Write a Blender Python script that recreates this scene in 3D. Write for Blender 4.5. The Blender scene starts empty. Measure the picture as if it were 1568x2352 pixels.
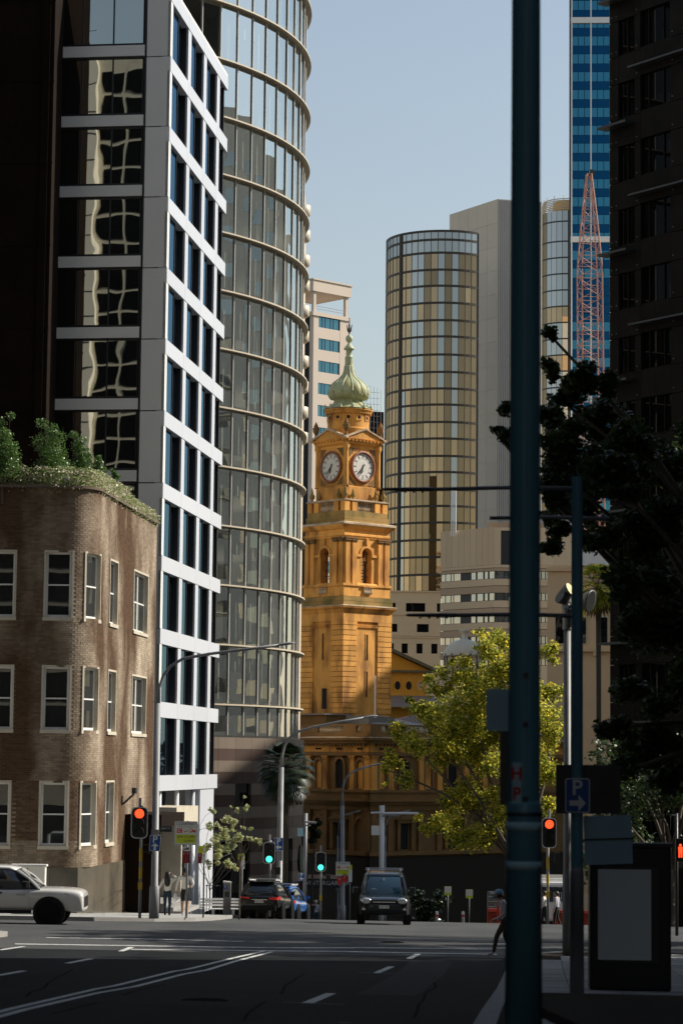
import bpy, math, random
import numpy as np
from mathutils import Vector, Matrix

S = bpy.context.scene
col = S.collection
random.seed(7)
RNG = np.random.default_rng(11)
R = math.radians

# ------------------------------------------------------------------ camera
FPX, PITCH, ROLL = 5554.0, R(5.90), 0.0105      # 85 mm lens, tilted up, slight roll
cp, sp = math.cos(PITCH), math.sin(PITCH)
_r0, _u0, FWD = Vector((1, 0, 0)), Vector((0, -sp, cp)), Vector((0, cp, sp))
RGT = _r0 * math.cos(ROLL) + _u0 * math.sin(ROLL)
UPV = _u0 * math.cos(ROLL) - _r0 * math.sin(ROLL)
cam = bpy.data.cameras.new('camera')
camo = bpy.data.objects.new('camera', cam); col.objects.link(camo)
camo.matrix_world = Matrix(((RGT.x, UPV.x, -FWD.x, 0), (RGT.y, UPV.y, -FWD.y, 0), (RGT.z, UPV.z, -FWD.z, 0), (0, 0, 0, 1)))
cam.sensor_fit = 'VERTICAL'; cam.sensor_height = 36; cam.sensor_width = 24; cam.lens = 85
cam.clip_start = 0.5; cam.clip_end = 9000
cam.dof.use_dof = True; cam.dof.focus_distance = 190; cam.dof.aperture_fstop = 3.2
S.camera = camo

# ------------------------------------------------------------------ sky, sun, exposure
SUN_AZ, SUN_EL = R(74), R(38)        # azimuth clockwise from the view direction (+Y)
W = bpy.data.worlds.new('World'); S.world = W; W.use_nodes = True
nt = W.node_tree
sky = nt.nodes.new('ShaderNodeTexSky'); sky.sky_type = 'NISHITA'; sky.sun_disc = False
sky.sun_elevation = SUN_EL; sky.sun_rotation = SUN_AZ
sky.altitude = 0; sky.air_density = 1.65; sky.dust_density = 0.3; sky.ozone_density = 3.0
wb = nt.nodes.new('ShaderNodeMix'); wb.data_type = 'RGBA'; wb.blend_type = 'MULTIPLY'; wb.inputs[0].default_value = 1
wb.inputs[7].default_value = (1.06, 0.99, 1.0, 1)      # one even white-balance tint for the whole sky
hsv = nt.nodes.new('ShaderNodeHueSaturation'); hsv.inputs['Saturation'].default_value = 0.74
nt.links.new(sky.outputs[0], wb.inputs[6]); nt.links.new(wb.outputs[2], hsv.inputs['Color']); nt.links.new(hsv.outputs[0], nt.nodes['Background'].inputs[0])
nt.nodes['Background'].inputs[1].default_value = 0.095
sun = bpy.data.lights.new('sun', 'SUN'); sun.energy = 5.0; sun.angle = R(0.53); sun.color = (1, 0.93, 0.82)
suno = bpy.data.objects.new('sun', sun); col.objects.link(suno)
_sd = Vector((math.sin(SUN_AZ) * math.cos(SUN_EL), math.cos(SUN_AZ) * math.cos(SUN_EL), math.sin(SUN_EL)))
suno.rotation_euler = _sd.to_track_quat('Z', 'Y').to_euler(); suno.location = (60, 40, 90)
S.view_settings.view_transform = 'Standard'; S.view_settings.look = 'None'
S.view_settings.exposure = 0.3; S.view_settings.gamma = 1
S.cycles.max_bounces = 6; S.cycles.diffuse_bounces = 3; S.cycles.glossy_bounces = 4
S.cycles.transparent_max_bounces = 8; S.cycles.caustics_reflective = False; S.cycles.caustics_refractive = False
S.cycles.sample_clamp_indirect = 4

# ------------------------------------------------------------------ helpers
def at(x, y, Y):
    """world point at depth Y seen at picture position x, y (picture 1568 x 2352)"""
    d = FWD + RGT * ((x - 784) / FPX) - UPV * ((y - 1176) / FPX)
    return d * (Y / d.y)

_PY = [-300, 0, 20, 30, 42, 52, 62, 70, 78, 91, 105, 160, 230, 300, 6000]
_PZ = [10, -1.45, -2.5, -3.1, -3.9, -4.45, -4.8, -5.02, -5.33, -5.99, -6.75, -10.9, -15.8, -18, -18]
def gz(X, Y):
    return float(np.interp(Y, _PY, _PZ)) - 0.01 * max(-40, min(40, X))

def gpt(x, y, h=0.0):
    """ground point under picture position"""
    Y = 8.0
    while Y < 125:
        q = at(x, y, Y)
        if q.z <= gz(q.x, q.y) + h: break
        Y += 0.05
    q = at(x, y, Y); q.z = gz(q.x, q.y) + h
    return q

def empty(name, loc=(0, 0, 0), rz=0.0, label=None, cat=None, group=None, parent=None):
    o = bpy.data.objects.new(name, None); col.objects.link(o)
    o.location = loc; o.rotation_euler = (0, 0, rz); o.empty_display_size = 0.3
    o.parent = parent
    tag(o, label, cat, group)
    return o

def tag(o, label=None, cat=None, group=None, kind=None):
    if label: o['label'] = label
    if cat: o['category'] = cat
    if group: o['group'] = group
    if kind: o['kind'] = kind
    return o

def ob(name, me, mat=None, parent=None, loc=None, rz=None, smooth=False, bevel=0, sub=0, rot=None, sc=None):
    o = bpy.data.objects.new(name, me); col.objects.link(o)
    if mat is not None and not me.materials: me.materials.append(mat)
    o.parent = parent
    if loc is not None: o.location = loc
    if rz is not None: o.rotation_euler = (0, 0, rz)
    if rot is not None: o.rotation_euler = rot
    if sc is not None: o.scale = sc
    if smooth: me.polygons.foreach_set('use_smooth', [True] * len(me.polygons))
    if bevel:
        b = o.modifiers.new('bevel', 'BEVEL'); b.width = bevel; b.segments = 2; b.limit_method = 'ANGLE'
    if sub:
        s = o.modifiers.new('sub', 'SUBSURF'); s.levels = sub; s.render_levels = sub
    return o

class MB:
    def __init__(self, oz=0.0, T=None):
        self.v, self.f, self.oz, self.T = [], [], oz, T
    def add(self, vs, fs):
        n = len(self.v)
        for p in vs:
            p = Vector(p)
            if self.T is not None: p = self.T @ p
            self.v.append((p.x, p.y, p.z + self.oz))
        self.f += [tuple(i + n for i in q) for q in fs]
        return self
    def box(self, x0, x1, y0, y1, z0, z1):
        return self.add([(x0, y0, z0), (x1, y0, z0), (x1, y1, z0), (x0, y1, z0), (x0, y0, z1), (x1, y0, z1), (x1, y1, z1), (x0, y1, z1)],
                        [(0, 3, 2, 1), (4, 5, 6, 7), (0, 1, 5, 4), (1, 2, 6, 5), (2, 3, 7, 6), (3, 0, 4, 7)])
    def quad(self, a, b, c, d): return self.add([a, b, c, d], [(0, 1, 2, 3)])
    def prism(self, pts, z0, z1):            # plan polygon, counter-clockwise
        n = len(pts)
        return self.add([(p[0], p[1], z0) for p in pts] + [(p[0], p[1], z1) for p in pts],
                        [tuple(range(n - 1, -1, -1)), tuple(range(n, 2 * n))] + [(i, (i + 1) % n, (i + 1) % n + n, i + n) for i in range(n)])
    def vprism(self, pts, y0, y1):           # upright polygon in x,z extruded along y
        n = len(pts)
        return self.add([(p[0], y0, p[1]) for p in pts] + [(p[0], y1, p[1]) for p in pts],
                        [tuple(range(n)), tuple(range(2 * n - 1, n - 1, -1))] + [(i + n, (i + 1) % n + n, (i + 1) % n, i) for i in range(n)])
    def lathe(self, prof, n=24, c=(0, 0), cap=True):
        vs, fs = [], []
        for r, z in prof:
            for i in range(n):
                a = 2 * math.pi * i / n
                vs.append((c[0] + r * math.cos(a), c[1] + r * math.sin(a), z))
        for j in range(len(prof) - 1):
            for i in range(n):
                k = (i + 1) % n
                fs.append((j * n + i, j * n + k, (j + 1) * n + k, (j + 1) * n + i))
        if cap:
            fs.append(tuple(range(n - 1, -1, -1))); m = (len(prof) - 1) * n; fs.append(tuple(range(m, m + n)))
        return self.add(vs, fs)
    def sqp(self, prof, c=(0, 0)):           # square rings (full width, z)
        vs, fs = [], []
        for w, z in prof:
            h = w / 2
            vs += [(c[0] - h, c[1] - h, z), (c[0] + h, c[1] - h, z), (c[0] + h, c[1] + h, z), (c[0] - h, c[1] + h, z)]
        for j in range(len(prof) - 1):
            for i in range(4):
                k = (i + 1) % 4
                fs.append((j * 4 + i, j * 4 + k, j * 4 + 4 + k, j * 4 + 4 + i))
        m = (len(prof) - 1) * 4
        fs += [(3, 2, 1, 0), (m, m + 1, m + 2, m + 3)]
        return self.add(vs, fs)
    def tube(self, pts, r, n=8, cap=True):
        pts = [Vector(p) for p in pts]
        rs = r if isinstance(r, (list, tuple)) else [r] * len(pts)
        vs, fs = [], []
        for i, p in enumerate(pts):
            t = (pts[min(i + 1, len(pts) - 1)] - pts[max(i - 1, 0)]).normalized()
            a = t.cross(Vector((0, 0, 1)))
            if a.length < 0.05: a = t.cross(Vector((0, 1, 0)))
            a.normalize(); b = a.cross(t)
            for k in range(n):
                w = 2 * math.pi * k / n
                vs.append(p + (a * math.cos(w) + b * math.sin(w)) * rs[i])
        for i in range(len(pts) - 1):
            for k in range(n):
                m = (k + 1) % n
                fs.append((i * n + k, i * n + m, (i + 1) * n + m, (i + 1) * n + k))
        if cap:
            fs.append(tuple(range(n - 1, -1, -1))); m = (len(pts) - 1) * n; fs.append(tuple(range(m, m + n)))
        return self.add(vs, fs)
    def loft(self, secs, cap=True):
        n = len(secs[0]); vs = [p for s in secs for p in s]; fs = []
        for j in range(len(secs) - 1):
            for i in range(n):
                k = (i + 1) % n
                fs.append((j * n + i, j * n + k, (j + 1) * n + k, (j + 1) * n + i))
        if cap:
            fs.append(tuple(range(n - 1, -1, -1))); m = (len(secs) - 1) * n; fs.append(tuple(range(m, m + n)))
        return self.add(vs, fs)
    def mesh(self, name='m'):
        me = bpy.data.meshes.new(name); me.from_pydata(self.v, [], self.f); me.update(); return me
    def build(self, name, mat, parent=None, **k): return ob(name, self.mesh(name), mat, parent, **k)

def np_mesh(name, V, Q):
    me = bpy.data.meshes.new(name); k = Q.shape[1]
    me.vertices.add(len(V)); me.vertices.foreach_set('co', np.ascontiguousarray(V, dtype=np.float32).ravel())
    me.loops.add(Q.size); me.loops.foreach_set('vertex_index', np.ascontiguousarray(Q, dtype=np.int32).ravel())
    me.polygons.add(len(Q)); me.polygons.foreach_set('loop_start', np.arange(len(Q), dtype=np.int32) * k)
    me.polygons.foreach_set('use_smooth', np.zeros(len(Q), dtype=bool)); me.update(calc_edges=True); return me

def text_mesh(s, size, ax='CENTER', bold=0.0):
    c = bpy.data.curves.new('t', 'FONT'); c.body = s; c.size = size; c.align_x = ax; c.align_y = 'CENTER'; c.offset = bold; c.resolution_u = 3
    o = bpy.data.objects.new('t', c); col.objects.link(o)
    dg = bpy.context.evaluated_depsgraph_get()
    me = bpy.data.meshes.new_from_object(o.evaluated_get(dg))
    bpy.data.objects.remove(o); bpy.data.curves.remove(c)
    me.materials.clear()
    return me

# ------------------------------------------------------------------ materials
def mat(name, c, r=0.6, m=0.0, var=0.0, vs=2.0, c2=None, s2=0.3, bump=0.0, bs=20.0, rnd=0.0, coat=0.0, emit=0.0, stretch=None, spec=0.5, lo=0.45, hi=0.7, isl=0.0):
    M = bpy.data.materials.new(name); M.use_nodes = True
    N, Lk = M.node_tree.nodes, M.node_tree.links
    b = N['Principled BSDF']
    b.inputs['Roughness'].default_value = r; b.inputs['Metallic'].default_value = m
    b.inputs['Coat Weight'].default_value = coat; b.inputs['Specular IOR Level'].default_value = spec
    b.inputs['Base Color'].default_value = (*c, 1)
    if emit:
        b.inputs['Emission Color'].default_value = (*c, 1); b.inputs['Emission Strength'].default_value = emit
    out = None
    geo = N.new('ShaderNodeNewGeometry'); pos = geo.outputs['Position']
    if stretch:
        mp = N.new('ShaderNodeMapping'); mp.inputs['Scale'].default_value = stretch
        Lk.new(pos, mp.inputs[0]); pos = mp.outputs[0]
    if var or c2:
        n1 = N.new('ShaderNodeTexNoise'); n1.inputs['Scale'].default_value = vs; n1.inputs['Detail'].default_value = 6
        Lk.new(pos, n1.inputs['Vector'])
        mx = N.new('ShaderNodeMix'); mx.data_type = 'RGBA'
        mx.inputs[6].default_value = (*[q * (1 - var) for q in c], 1); mx.inputs[7].default_value = (*[q * (1 + var) for q in c], 1)
        Lk.new(n1.outputs[0], mx.inputs[0]); out = mx.outputs[2]
        if c2:
            n2 = N.new('ShaderNodeTexNoise'); n2.inputs['Scale'].default_value = s2; n2.inputs['Detail'].default_value = 5
            Lk.new(pos, n2.inputs['Vector'])
            rp = N.new('ShaderNodeMapRange'); rp.inputs[1].default_value = lo; rp.inputs[2].default_value = hi
            Lk.new(n2.outputs[0], rp.inputs[0])
            m2 = N.new('ShaderNodeMix'); m2.data_type = 'RGBA'; Lk.new(rp.outputs[0], m2.inputs[0])
            Lk.new(out, m2.inputs[6]); m2.inputs[7].default_value = (*c2, 1); out = m2.outputs[2]
    if rnd:
        oi = N.new('ShaderNodeObjectInfo'); mr = N.new('ShaderNodeMapRange')
        mr.inputs[3].default_value = 1 - rnd; mr.inputs[4].default_value = 1 + rnd
        Lk.new(oi.outputs['Random'], mr.inputs[0])
        hs = N.new('ShaderNodeHueSaturation'); Lk.new(mr.outputs[0], hs.inputs['Value'])
        if out is not None: Lk.new(out, hs.inputs['Color'])
        else: hs.inputs['Color'].default_value = (*c, 1)
        out = hs.outputs[0]
    if isl:
        mr = N.new('ShaderNodeMapRange'); mr.inputs[3].default_value = 1 - isl; mr.inputs[4].default_value = 1 + isl
        Lk.new(geo.outputs['Random Per Island'], mr.inputs[0])
        hs = N.new('ShaderNodeHueSaturation'); Lk.new(mr.outputs[0], hs.inputs['Value']); Lk.new(out, hs.inputs['Color']); out = hs.outputs[0]
    if out is not None: Lk.new(out, b.inputs['Base Color'])
    if bump:
        n3 = N.new('ShaderNodeTexNoise'); n3.inputs['Scale'].default_value = bs; n3.inputs['Detail'].default_value = 4
        Lk.new(pos, n3.inputs['Vector'])
        bp = N.new('ShaderNodeBump'); bp.inputs['Strength'].default_value = bump; bp.inputs['Distance'].default_value = 0.006
        Lk.new(n3.outputs[0], bp.inputs['Height']); Lk.new(bp.outputs[0], b.inputs['Normal'])
    return M

def glass(name, tint, refl, through=(0.5, 0.55, 0.55), fac=0.4, wav=0.02, ws=0.5, rough=0.01, solid=None):
    """window glass: coated mirror layer over a tinted clear (or dark solid) layer, slightly wavy panes"""
    M = bpy.data.materials.new(name); M.use_nodes = True
    N, Lk = M.node_tree.nodes, M.node_tree.links
    N.remove(N['Principled BSDF'])
    g = N.new('ShaderNodeBsdfGlossy'); g.inputs['Color'].default_value = (*tint, 1); g.inputs['Roughness'].default_value = rough
    if solid: t = N.new('ShaderNodeBsdfDiffuse'); t.inputs['Color'].default_value = (*solid, 1)
    else: t = N.new('ShaderNodeBsdfTransparent'); t.inputs['Color'].default_value = (*through, 1)
    mx = N.new('ShaderNodeMixShader')
    lw = N.new('ShaderNodeLayerWeight'); lw.inputs['Blend'].default_value = 0.35
    mr = N.new('ShaderNodeMapRange'); mr.inputs[3].default_value = fac; mr.inputs[4].default_value = min(1, fac + 0.55)
    Lk.new(lw.outputs['Fresnel'], mr.inputs[0]); Lk.new(mr.outputs[0], mx.inputs[0])
    Lk.new(t.outputs[0], mx.inputs[1]); Lk.new(g.outputs[0], mx.inputs[2])
    if wav:
        ge = N.new('ShaderNodeNewGeometry'); oi = N.new('ShaderNodeObjectInfo')
        ad = N.new('ShaderNodeVectorMath'); ad.operation = 'MULTIPLY_ADD'
        cb = N.new('ShaderNodeCombineXYZ')
        for i in range(3): Lk.new(oi.outputs['Random'], cb.inputs[i])
        ad.inputs[1].default_value = (37, 53, 71)
        Lk.new(cb.outputs[0], ad.inputs[0]); Lk.new(ge.outputs['Position'], ad.inputs[2])
        n = N.new('ShaderNodeTexNoise'); n.inputs['Scale'].default_value = ws; n.inputs['Detail'].default_value = 1
        Lk.new(ad.outputs[0], n.inputs['Vector'])
        bp = N.new('ShaderNodeBump'); bp.inputs['Strength'].default_value = 1; bp.inputs['Distance'].default_value = wav
        Lk.new(n.outputs[0], bp.inputs['Height']); Lk.new(bp.outputs[0], g.inputs['Normal']); Lk.new(bp.outputs[0], lw.inputs['Normal'])
    Lk.new(mx.outputs[0], N['Material Output'].inputs[0])
    return M

def leaf_mat(name, cols, trans=0.35, rough=0.45):
    M = bpy.data.materials.new(name); M.use_nodes = True
    N, Lk = M.node_tree.nodes, M.node_tree.links
    b = N['Principled BSDF']; b.inputs['Roughness'].default_value = rough
    ge = N.new('ShaderNodeNewGeometry'); rp = N.new('ShaderNodeValToRGB')
    el = rp.color_ramp.elements
    while len(el) < len(cols): el.new(0.5)
    for i, c in enumerate(cols): el[i].position = i / (len(cols) - 1); el[i].color = (*c, 1)
    Lk.new(ge.outputs['Random Per Island'], rp.inputs[0]); Lk.new(rp.outputs[0], b.inputs['Base Color'])
    t = N.new('ShaderNodeBsdfTranslucent'); Lk.new(rp.outputs[0], t.inputs[0])
    mx = N.new('ShaderNodeMixShader'); mx.inputs[0].default_value = trans
    Lk.new(b.outputs[0], mx.inputs[1]); Lk.new(t.outputs[0], mx.inputs[2]); Lk.new(mx.outputs[0], N['Material Output'].inputs[0])
    return M

MT = {}
def m_(k, *a, **kw): MT[k] = mat(k, *a, **kw)
m_('asphalt', (0.085, 0.087, 0.087), 0.82, var=0.3, vs=9, c2=(0.055, 0.058, 0.06), s2=0.3, bump=0.5, bs=60, stretch=(1, 0.35, 1), spec=0.08)
m_('shade_asphalt', (0.016, 0.0185, 0.020), 0.85, var=0.45, vs=7, c2=(0.008, 0.010, 0.011), s2=0.35, bump=0.6, bs=60, stretch=(1, 0.3, 1), spec=0.08)  # same asphalt with the foreground shade put into its colour
m_('ground', (0.12, 0.12, 0.115), 0.9, var=0.2, vs=1, spec=0.08)
m_('paving', (0.36, 0.36, 0.34), 0.8, var=0.2, vs=5, c2=(0.22, 0.22, 0.21), s2=0.9, rnd=0.14, bump=0.2, bs=40)
m_('kerb', (0.30, 0.29, 0.27), 0.8, var=0.2, vs=4, bump=0.2, bs=30)
m_('line_paint', (0.62, 0.63, 0.60), 0.7, var=0.25, vs=7, c2=(0.22, 0.22, 0.22), s2=2.2, lo=0.58, hi=0.75)
m_('faint_line', (0.14, 0.15, 0.15), 0.8, var=0.3, vs=6)
m_('brick', (0.095, 0.056, 0.033), 0.85, var=0.25, vs=5, c2=(0.52, 0.43, 0.32), s2=0.4, lo=0.42, hi=0.76, bump=0.3, bs=30, stretch=(1, 1, 0.45), isl=0.2, spec=0.08)
m_('brick_odd', (0.13, 0.08, 0.05), 0.85, var=0.25, vs=5, rnd=0.3, bump=0.3, bs=30, spec=0.08)
m_('mortar', (0.15, 0.12, 0.09), 0.9, var=0.2, vs=6, spec=0.08)
m_('granite', (0.16, 0.135, 0.10), 0.25, var=0.25, vs=20, c2=(0.10, 0.09, 0.07), s2=0.8, coat=0.3, rnd=0.15)
m_('cream', (0.56, 0.50, 0.39), 0.6, var=0.08, vs=3, c2=(0.40, 0.34, 0.25), s2=1.2, lo=0.55, hi=0.8)
m_('white_frame', (0.76, 0.75, 0.72), 0.5, var=0.05, vs=3)
m_('white_panel', (0.55, 0.57, 0.61), 0.4, var=0.03, vs=1.5, rnd=0.03)
m_('grey_panel', (0.86, 0.83, 0.75), 0.4, var=0.05, vs=0.6, rnd=0.06)
m_('black_metal', (0.012, 0.012, 0.013), 0.45)
m_('dark_metal', (0.03, 0.032, 0.035), 0.4)
m_('dark_room', (0.012, 0.012, 0.013), 0.9)
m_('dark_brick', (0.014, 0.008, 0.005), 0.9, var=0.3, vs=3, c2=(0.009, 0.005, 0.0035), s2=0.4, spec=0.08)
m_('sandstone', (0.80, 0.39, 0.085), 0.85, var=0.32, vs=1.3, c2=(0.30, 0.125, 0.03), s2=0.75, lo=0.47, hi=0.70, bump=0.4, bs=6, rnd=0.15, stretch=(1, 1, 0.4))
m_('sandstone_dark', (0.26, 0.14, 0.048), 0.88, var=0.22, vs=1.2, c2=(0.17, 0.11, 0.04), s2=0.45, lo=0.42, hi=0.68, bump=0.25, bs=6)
m_('moss_stone', (0.44, 0.27, 0.085), 0.9, var=0.2, vs=1.2, c2=(0.17, 0.135, 0.035), s2=0.6, lo=0.4, hi=0.62)
m_('stone_edge', (0.62, 0.48, 0.33), 0.8, var=0.15, vs=2, c2=(0.30, 0.2, 0.1), s2=0.8)
m_('copper', (0.40, 0.43, 0.25), 0.6, var=0.18, vs=1.5, c2=(0.34, 0.30, 0.10), s2=0.9, lo=0.45, hi=0.7)
m_('copper_rib', (0.44, 0.47, 0.29), 0.6, var=0.15, vs=2)
m_('clock_white', (0.74, 0.70, 0.62), 0.5)
m_('clock_ring', (0.26, 0.10, 0.055), 0.6)
m_('iron', (0.05, 0.03, 0.025), 0.5)
m_('zinc_roof', (0.20, 0.19, 0.175), 0.5, var=0.15, vs=2)
m_('yellow_paint', (0.66, 0.36, 0.035), 0.6, var=0.08, vs=1)
m_('old_green', (0.12, 0.12, 0.07), 0.7, var=0.3, vs=2)
m_('beige_wall', (0.60, 0.50, 0.40), 0.75, var=0.06, vs=0.5)
m_('tan_wall', (0.66, 0.47, 0.27), 0.75, var=0.08, vs=0.4)
m_('tan_clad', (0.64, 0.47, 0.29), 0.6, var=0.06, vs=0.3, rnd=0.05)
m_('tan_band', (0.46, 0.32, 0.195), 0.6, var=0.06, vs=0.3)
m_('grey_clad', (0.36, 0.36, 0.35), 0.6, var=0.08, vs=0.4, rnd=0.05)
m_('pale_stone', (0.78, 0.70, 0.58), 0.7, var=0.1, vs=0.4)
m_('slab_stone', (0.66, 0.57, 0.45), 0.7, var=0.06, vs=0.3, rnd=0.04)
m_('grey_dim', (0.10, 0.095, 0.09), 0.7, var=0.1, vs=0.4)
m_('ring_cream', (0.58, 0.50, 0.375), 0.5, var=0.06, vs=1)
m_('mullion', (0.72, 0.70, 0.64), 0.4)
m_('band_light', (0.19, 0.145, 0.108), 0.55, var=0.12, vs=3, rnd=0.10, stretch=(1, 1, 0.2))
m_('band_dark', (0.075, 0.044, 0.032), 0.5, var=0.15, vs=3, rnd=0.13, stretch=(1, 1, 0.2))
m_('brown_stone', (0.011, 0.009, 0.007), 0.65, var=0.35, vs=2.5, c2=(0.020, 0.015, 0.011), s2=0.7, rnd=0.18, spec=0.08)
m_('floor_slab', (0.60, 0.58, 0.53), 0.8)
m_('interior', (0.42, 0.40, 0.34), 0.8, rnd=0.4)
m_('blind', (0.50, 0.49, 0.42), 0.8, rnd=0.3)
m_('tar', (0.006, 0.0065, 0.007), 0.9, spec=0.02)
m_('roof_green', (0.05, 0.055, 0.05), 0.6)
m_('bronze_metal', (0.035, 0.025, 0.013), 0.5)
m_('shade_plinth', (0.022, 0.016, 0.010), 0.8)  # colour carries the darkness under the trees
m_('dome_grey', (0.52, 0.52, 0.43), 0.6, var=0.1, vs=1)
m_('steel', (0.33, 0.34, 0.35), 0.42, m=0.6, var=0.1, vs=4)
m_('pole_grey', (0.25, 0.255, 0.26), 0.5, var=0.15, vs=3, c2=(0.16, 0.16, 0.16), s2=1.5)
m_('pole_blue', (0.12, 0.31, 0.39), 0.35, m=0.0, var=0.12, vs=3, c2=(0.09, 0.24, 0.31), s2=1.2, stretch=(1, 1, 0.3))
m_('pole_band', (0.45, 0.72, 0.80), 0.5)
m_('sign_back', (0.30, 0.50, 0.58), 0.5, m=0.0, var=0.08, vs=2)
m_('sign_blue', (0.008, 0.09, 0.33), 0.4)
m_('sign_white', (0.78, 0.78, 0.76), 0.5)
m_('sign_cream', (0.74, 0.73, 0.66), 0.5)
m_('sign_lime', (0.58, 0.66, 0.03), 0.5)
m_('sign_red', (0.62, 0.03, 0.025), 0.5)
m_('sign_darkred', (0.22, 0.014, 0.014), 0.5)
m_('ink', (0.05, 0.05, 0.05), 0.6)
m_('ink_grey', (0.32, 0.32, 0.31), 0.6)
m_('red_lamp', (1.0, 0.075, 0.02), 0.4, emit=1.5)
m_('green_lamp', (0.08, 0.9, 0.66), 0.4, emit=1.3)
m_('dead_lamp', (0.02, 0.02, 0.02), 0.2)
m_('warm_lamp', (0.9, 0.82, 0.4), 0.3)
m_('yellow_band', (0.55, 0.36, 0.02), 0.5)
m_('orange', (0.32, 0.035, 0.012), 0.5, var=0.1, vs=3)
m_('crane_red', (0.58, 0.27, 0.17), 0.6)
m_('poster', (0.74, 0.79, 0.76), 0.25, var=0.04, vs=1)
m_('bark', (0.10, 0.08, 0.06), 0.9, var=0.4, vs=4, bump=0.5, bs=12)
m_('palm_bark', (0.055, 0.045, 0.03), 0.95, var=0.4, vs=6, bump=0.6, bs=14)
m_('soil', (0.03, 0.024, 0.018), 0.95, var=0.4, vs=6, spec=0.08)
m_('tyre', (0.010, 0.010, 0.011), 0.9, spec=0.1)
m_('rim', (0.35, 0.35, 0.36), 0.35, m=0.8)
m_('rim_dark', (0.03, 0.03, 0.032), 0.4, m=0.4)
m_('chrome', (0.7, 0.7, 0.7), 0.12, m=1.0)
m_('headlamp', (0.6, 0.62, 0.63), 0.1, m=0.5)
m_('tail_red', (0.35, 0.012, 0.012), 0.2)
m_('tail_lit', (0.55, 0.02, 0.015), 0.25, emit=0.12)
m_('plastic', (0.014, 0.014, 0.015), 0.7, spec=0.2)
m_('car_white', (0.68, 0.67, 0.64), 0.25, coat=0.8)
m_('car_black', (0.007, 0.008, 0.009), 0.22, coat=0.5, spec=0.3)
m_('car_navy', (0.007, 0.012, 0.016), 0.22, coat=0.5, spec=0.3)
m_('car_blue', (0.02, 0.13, 0.42), 0.25, coat=0.9)
m_('car_glass', (0.012, 0.018, 0.022), 0.04, spec=1.0)
m_('screen_glass', (0.008, 0.03, 0.05), 0.04, spec=1.0)
m_('skin', (0.46, 0.27, 0.18), 0.55)
m_('cloth_white', (0.80, 0.76, 0.68), 0.85, var=0.06, vs=9)
m_('cloth_navy', (0.012, 0.035, 0.055), 0.85)
m_('cloth_black', (0.013, 0.013, 0.014), 0.85)
m_('cloth_brown', (0.05, 0.035, 0.03), 0.85)
m_('cloth_stripe', (0.42, 0.40, 0.45), 0.85)
m_('cap_blue', (0.16, 0.30, 0.42), 0.8)
m_('hair', (0.010, 0.008, 0.007), 0.45)
m_('shoe_white', (0.6, 0.62, 0.66), 0.6)
m_('roundel', (0.02, 0.16, 0.07), 0.5)
m_('roundel_back', (0.035, 0.06, 0.045), 0.4)
GL = {}
GL['front'] = glass('mirror_glass', (0.62, 0.66, 0.62), 0, fac=0.55, wav=0.006, ws=0.5, solid=(0.006, 0.008, 0.008))
GL['side'] = glass('navy_glass', (0.16, 0.30, 0.44), 0, fac=0.50, wav=0.01, ws=0.5, solid=(0.008, 0.013, 0.02))
GL['curved'] = glass('clear_facade_glass', (0.86, 0.93, 0.92), 0, through=(0.84, 0.88, 0.82), fac=0.58, wav=0.004, ws=0.5)
GL['house'] = glass('old_window_glass', (0.7, 0.75, 0.75), 0, fac=0.14, wav=0.0006, ws=1.2, solid=(0.03, 0.031, 0.03))
GL['gold'] = glass('bronze_glass', (0.80, 0.58, 0.36), 0, fac=0.42, wav=0.05, ws=0.22, solid=(0.18, 0.105, 0.04))
GL['gold2'] = glass('bronze_glass_dark', (0.62, 0.46, 0.29), 0, fac=0.30, wav=0.06, ws=0.22, solid=(0.085, 0.055, 0.022))
GL['grey'] = glass('silver_glass', (0.66, 0.66, 0.63), 0, fac=0.5, wav=0.03, ws=0.2, solid=(0.09, 0.10, 0.10))
GL['blue'] = glass('blue_glass', (0.09, 0.34, 0.48), 0, fac=0.5, wav=0.02, ws=0.2, solid=(0.005, 0.06, 0.11))
GL['blue_dark'] = glass('deep_blue_glass', (0.012, 0.10, 0.22), 0, fac=0.5, wav=0.01, ws=0.2, solid=(0.003, 0.02, 0.05))
GL['teal'] = glass('teal_glass', (0.16, 0.36, 0.44), 0, fac=0.5, wav=0.015, ws=0.2, solid=(0.02, 0.06, 0.08))
GL['dark'] = glass('dark_glass', (0.35, 0.36, 0.36), 0, fac=0.12, wav=0.01, ws=0.4, solid=(0.008, 0.008, 0.008))
GL['black'] = glass('black_glass', (0.3, 0.3, 0.3), 0, fac=0.02, wav=0, solid=(0.004, 0.004, 0.004))
GL['ribbon'] = glass('ribbon_glass', (0.75, 0.74, 0.70), 0, fac=0.45, wav=0.07, ws=0.35, solid=(0.02, 0.018, 0.014))
LF = {}
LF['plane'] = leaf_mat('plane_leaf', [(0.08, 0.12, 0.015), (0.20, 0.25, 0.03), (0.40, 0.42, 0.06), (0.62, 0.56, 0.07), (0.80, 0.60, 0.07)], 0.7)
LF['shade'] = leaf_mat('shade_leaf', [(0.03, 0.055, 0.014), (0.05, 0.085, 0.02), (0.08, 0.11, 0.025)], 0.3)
LF['pale'] = leaf_mat('pale_leaf', [(0.22, 0.30, 0.09), (0.40, 0.46, 0.20), (0.62, 0.63, 0.42), (0.55, 0.46, 0.18)], 0.5)
LF['shrub'] = leaf_mat('shrub_leaf', [(0.06, 0.13, 0.03), (0.11, 0.21, 0.05), (0.20, 0.28, 0.09)], 0.35, 0.3)
LF['ivy'] = leaf_mat('ivy_leaf', [(0.12, 0.22, 0.04), (0.26, 0.36, 0.08), (0.60, 0.55, 0.40), (0.80, 0.66, 0.58)], 0.45, 0.3)
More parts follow.
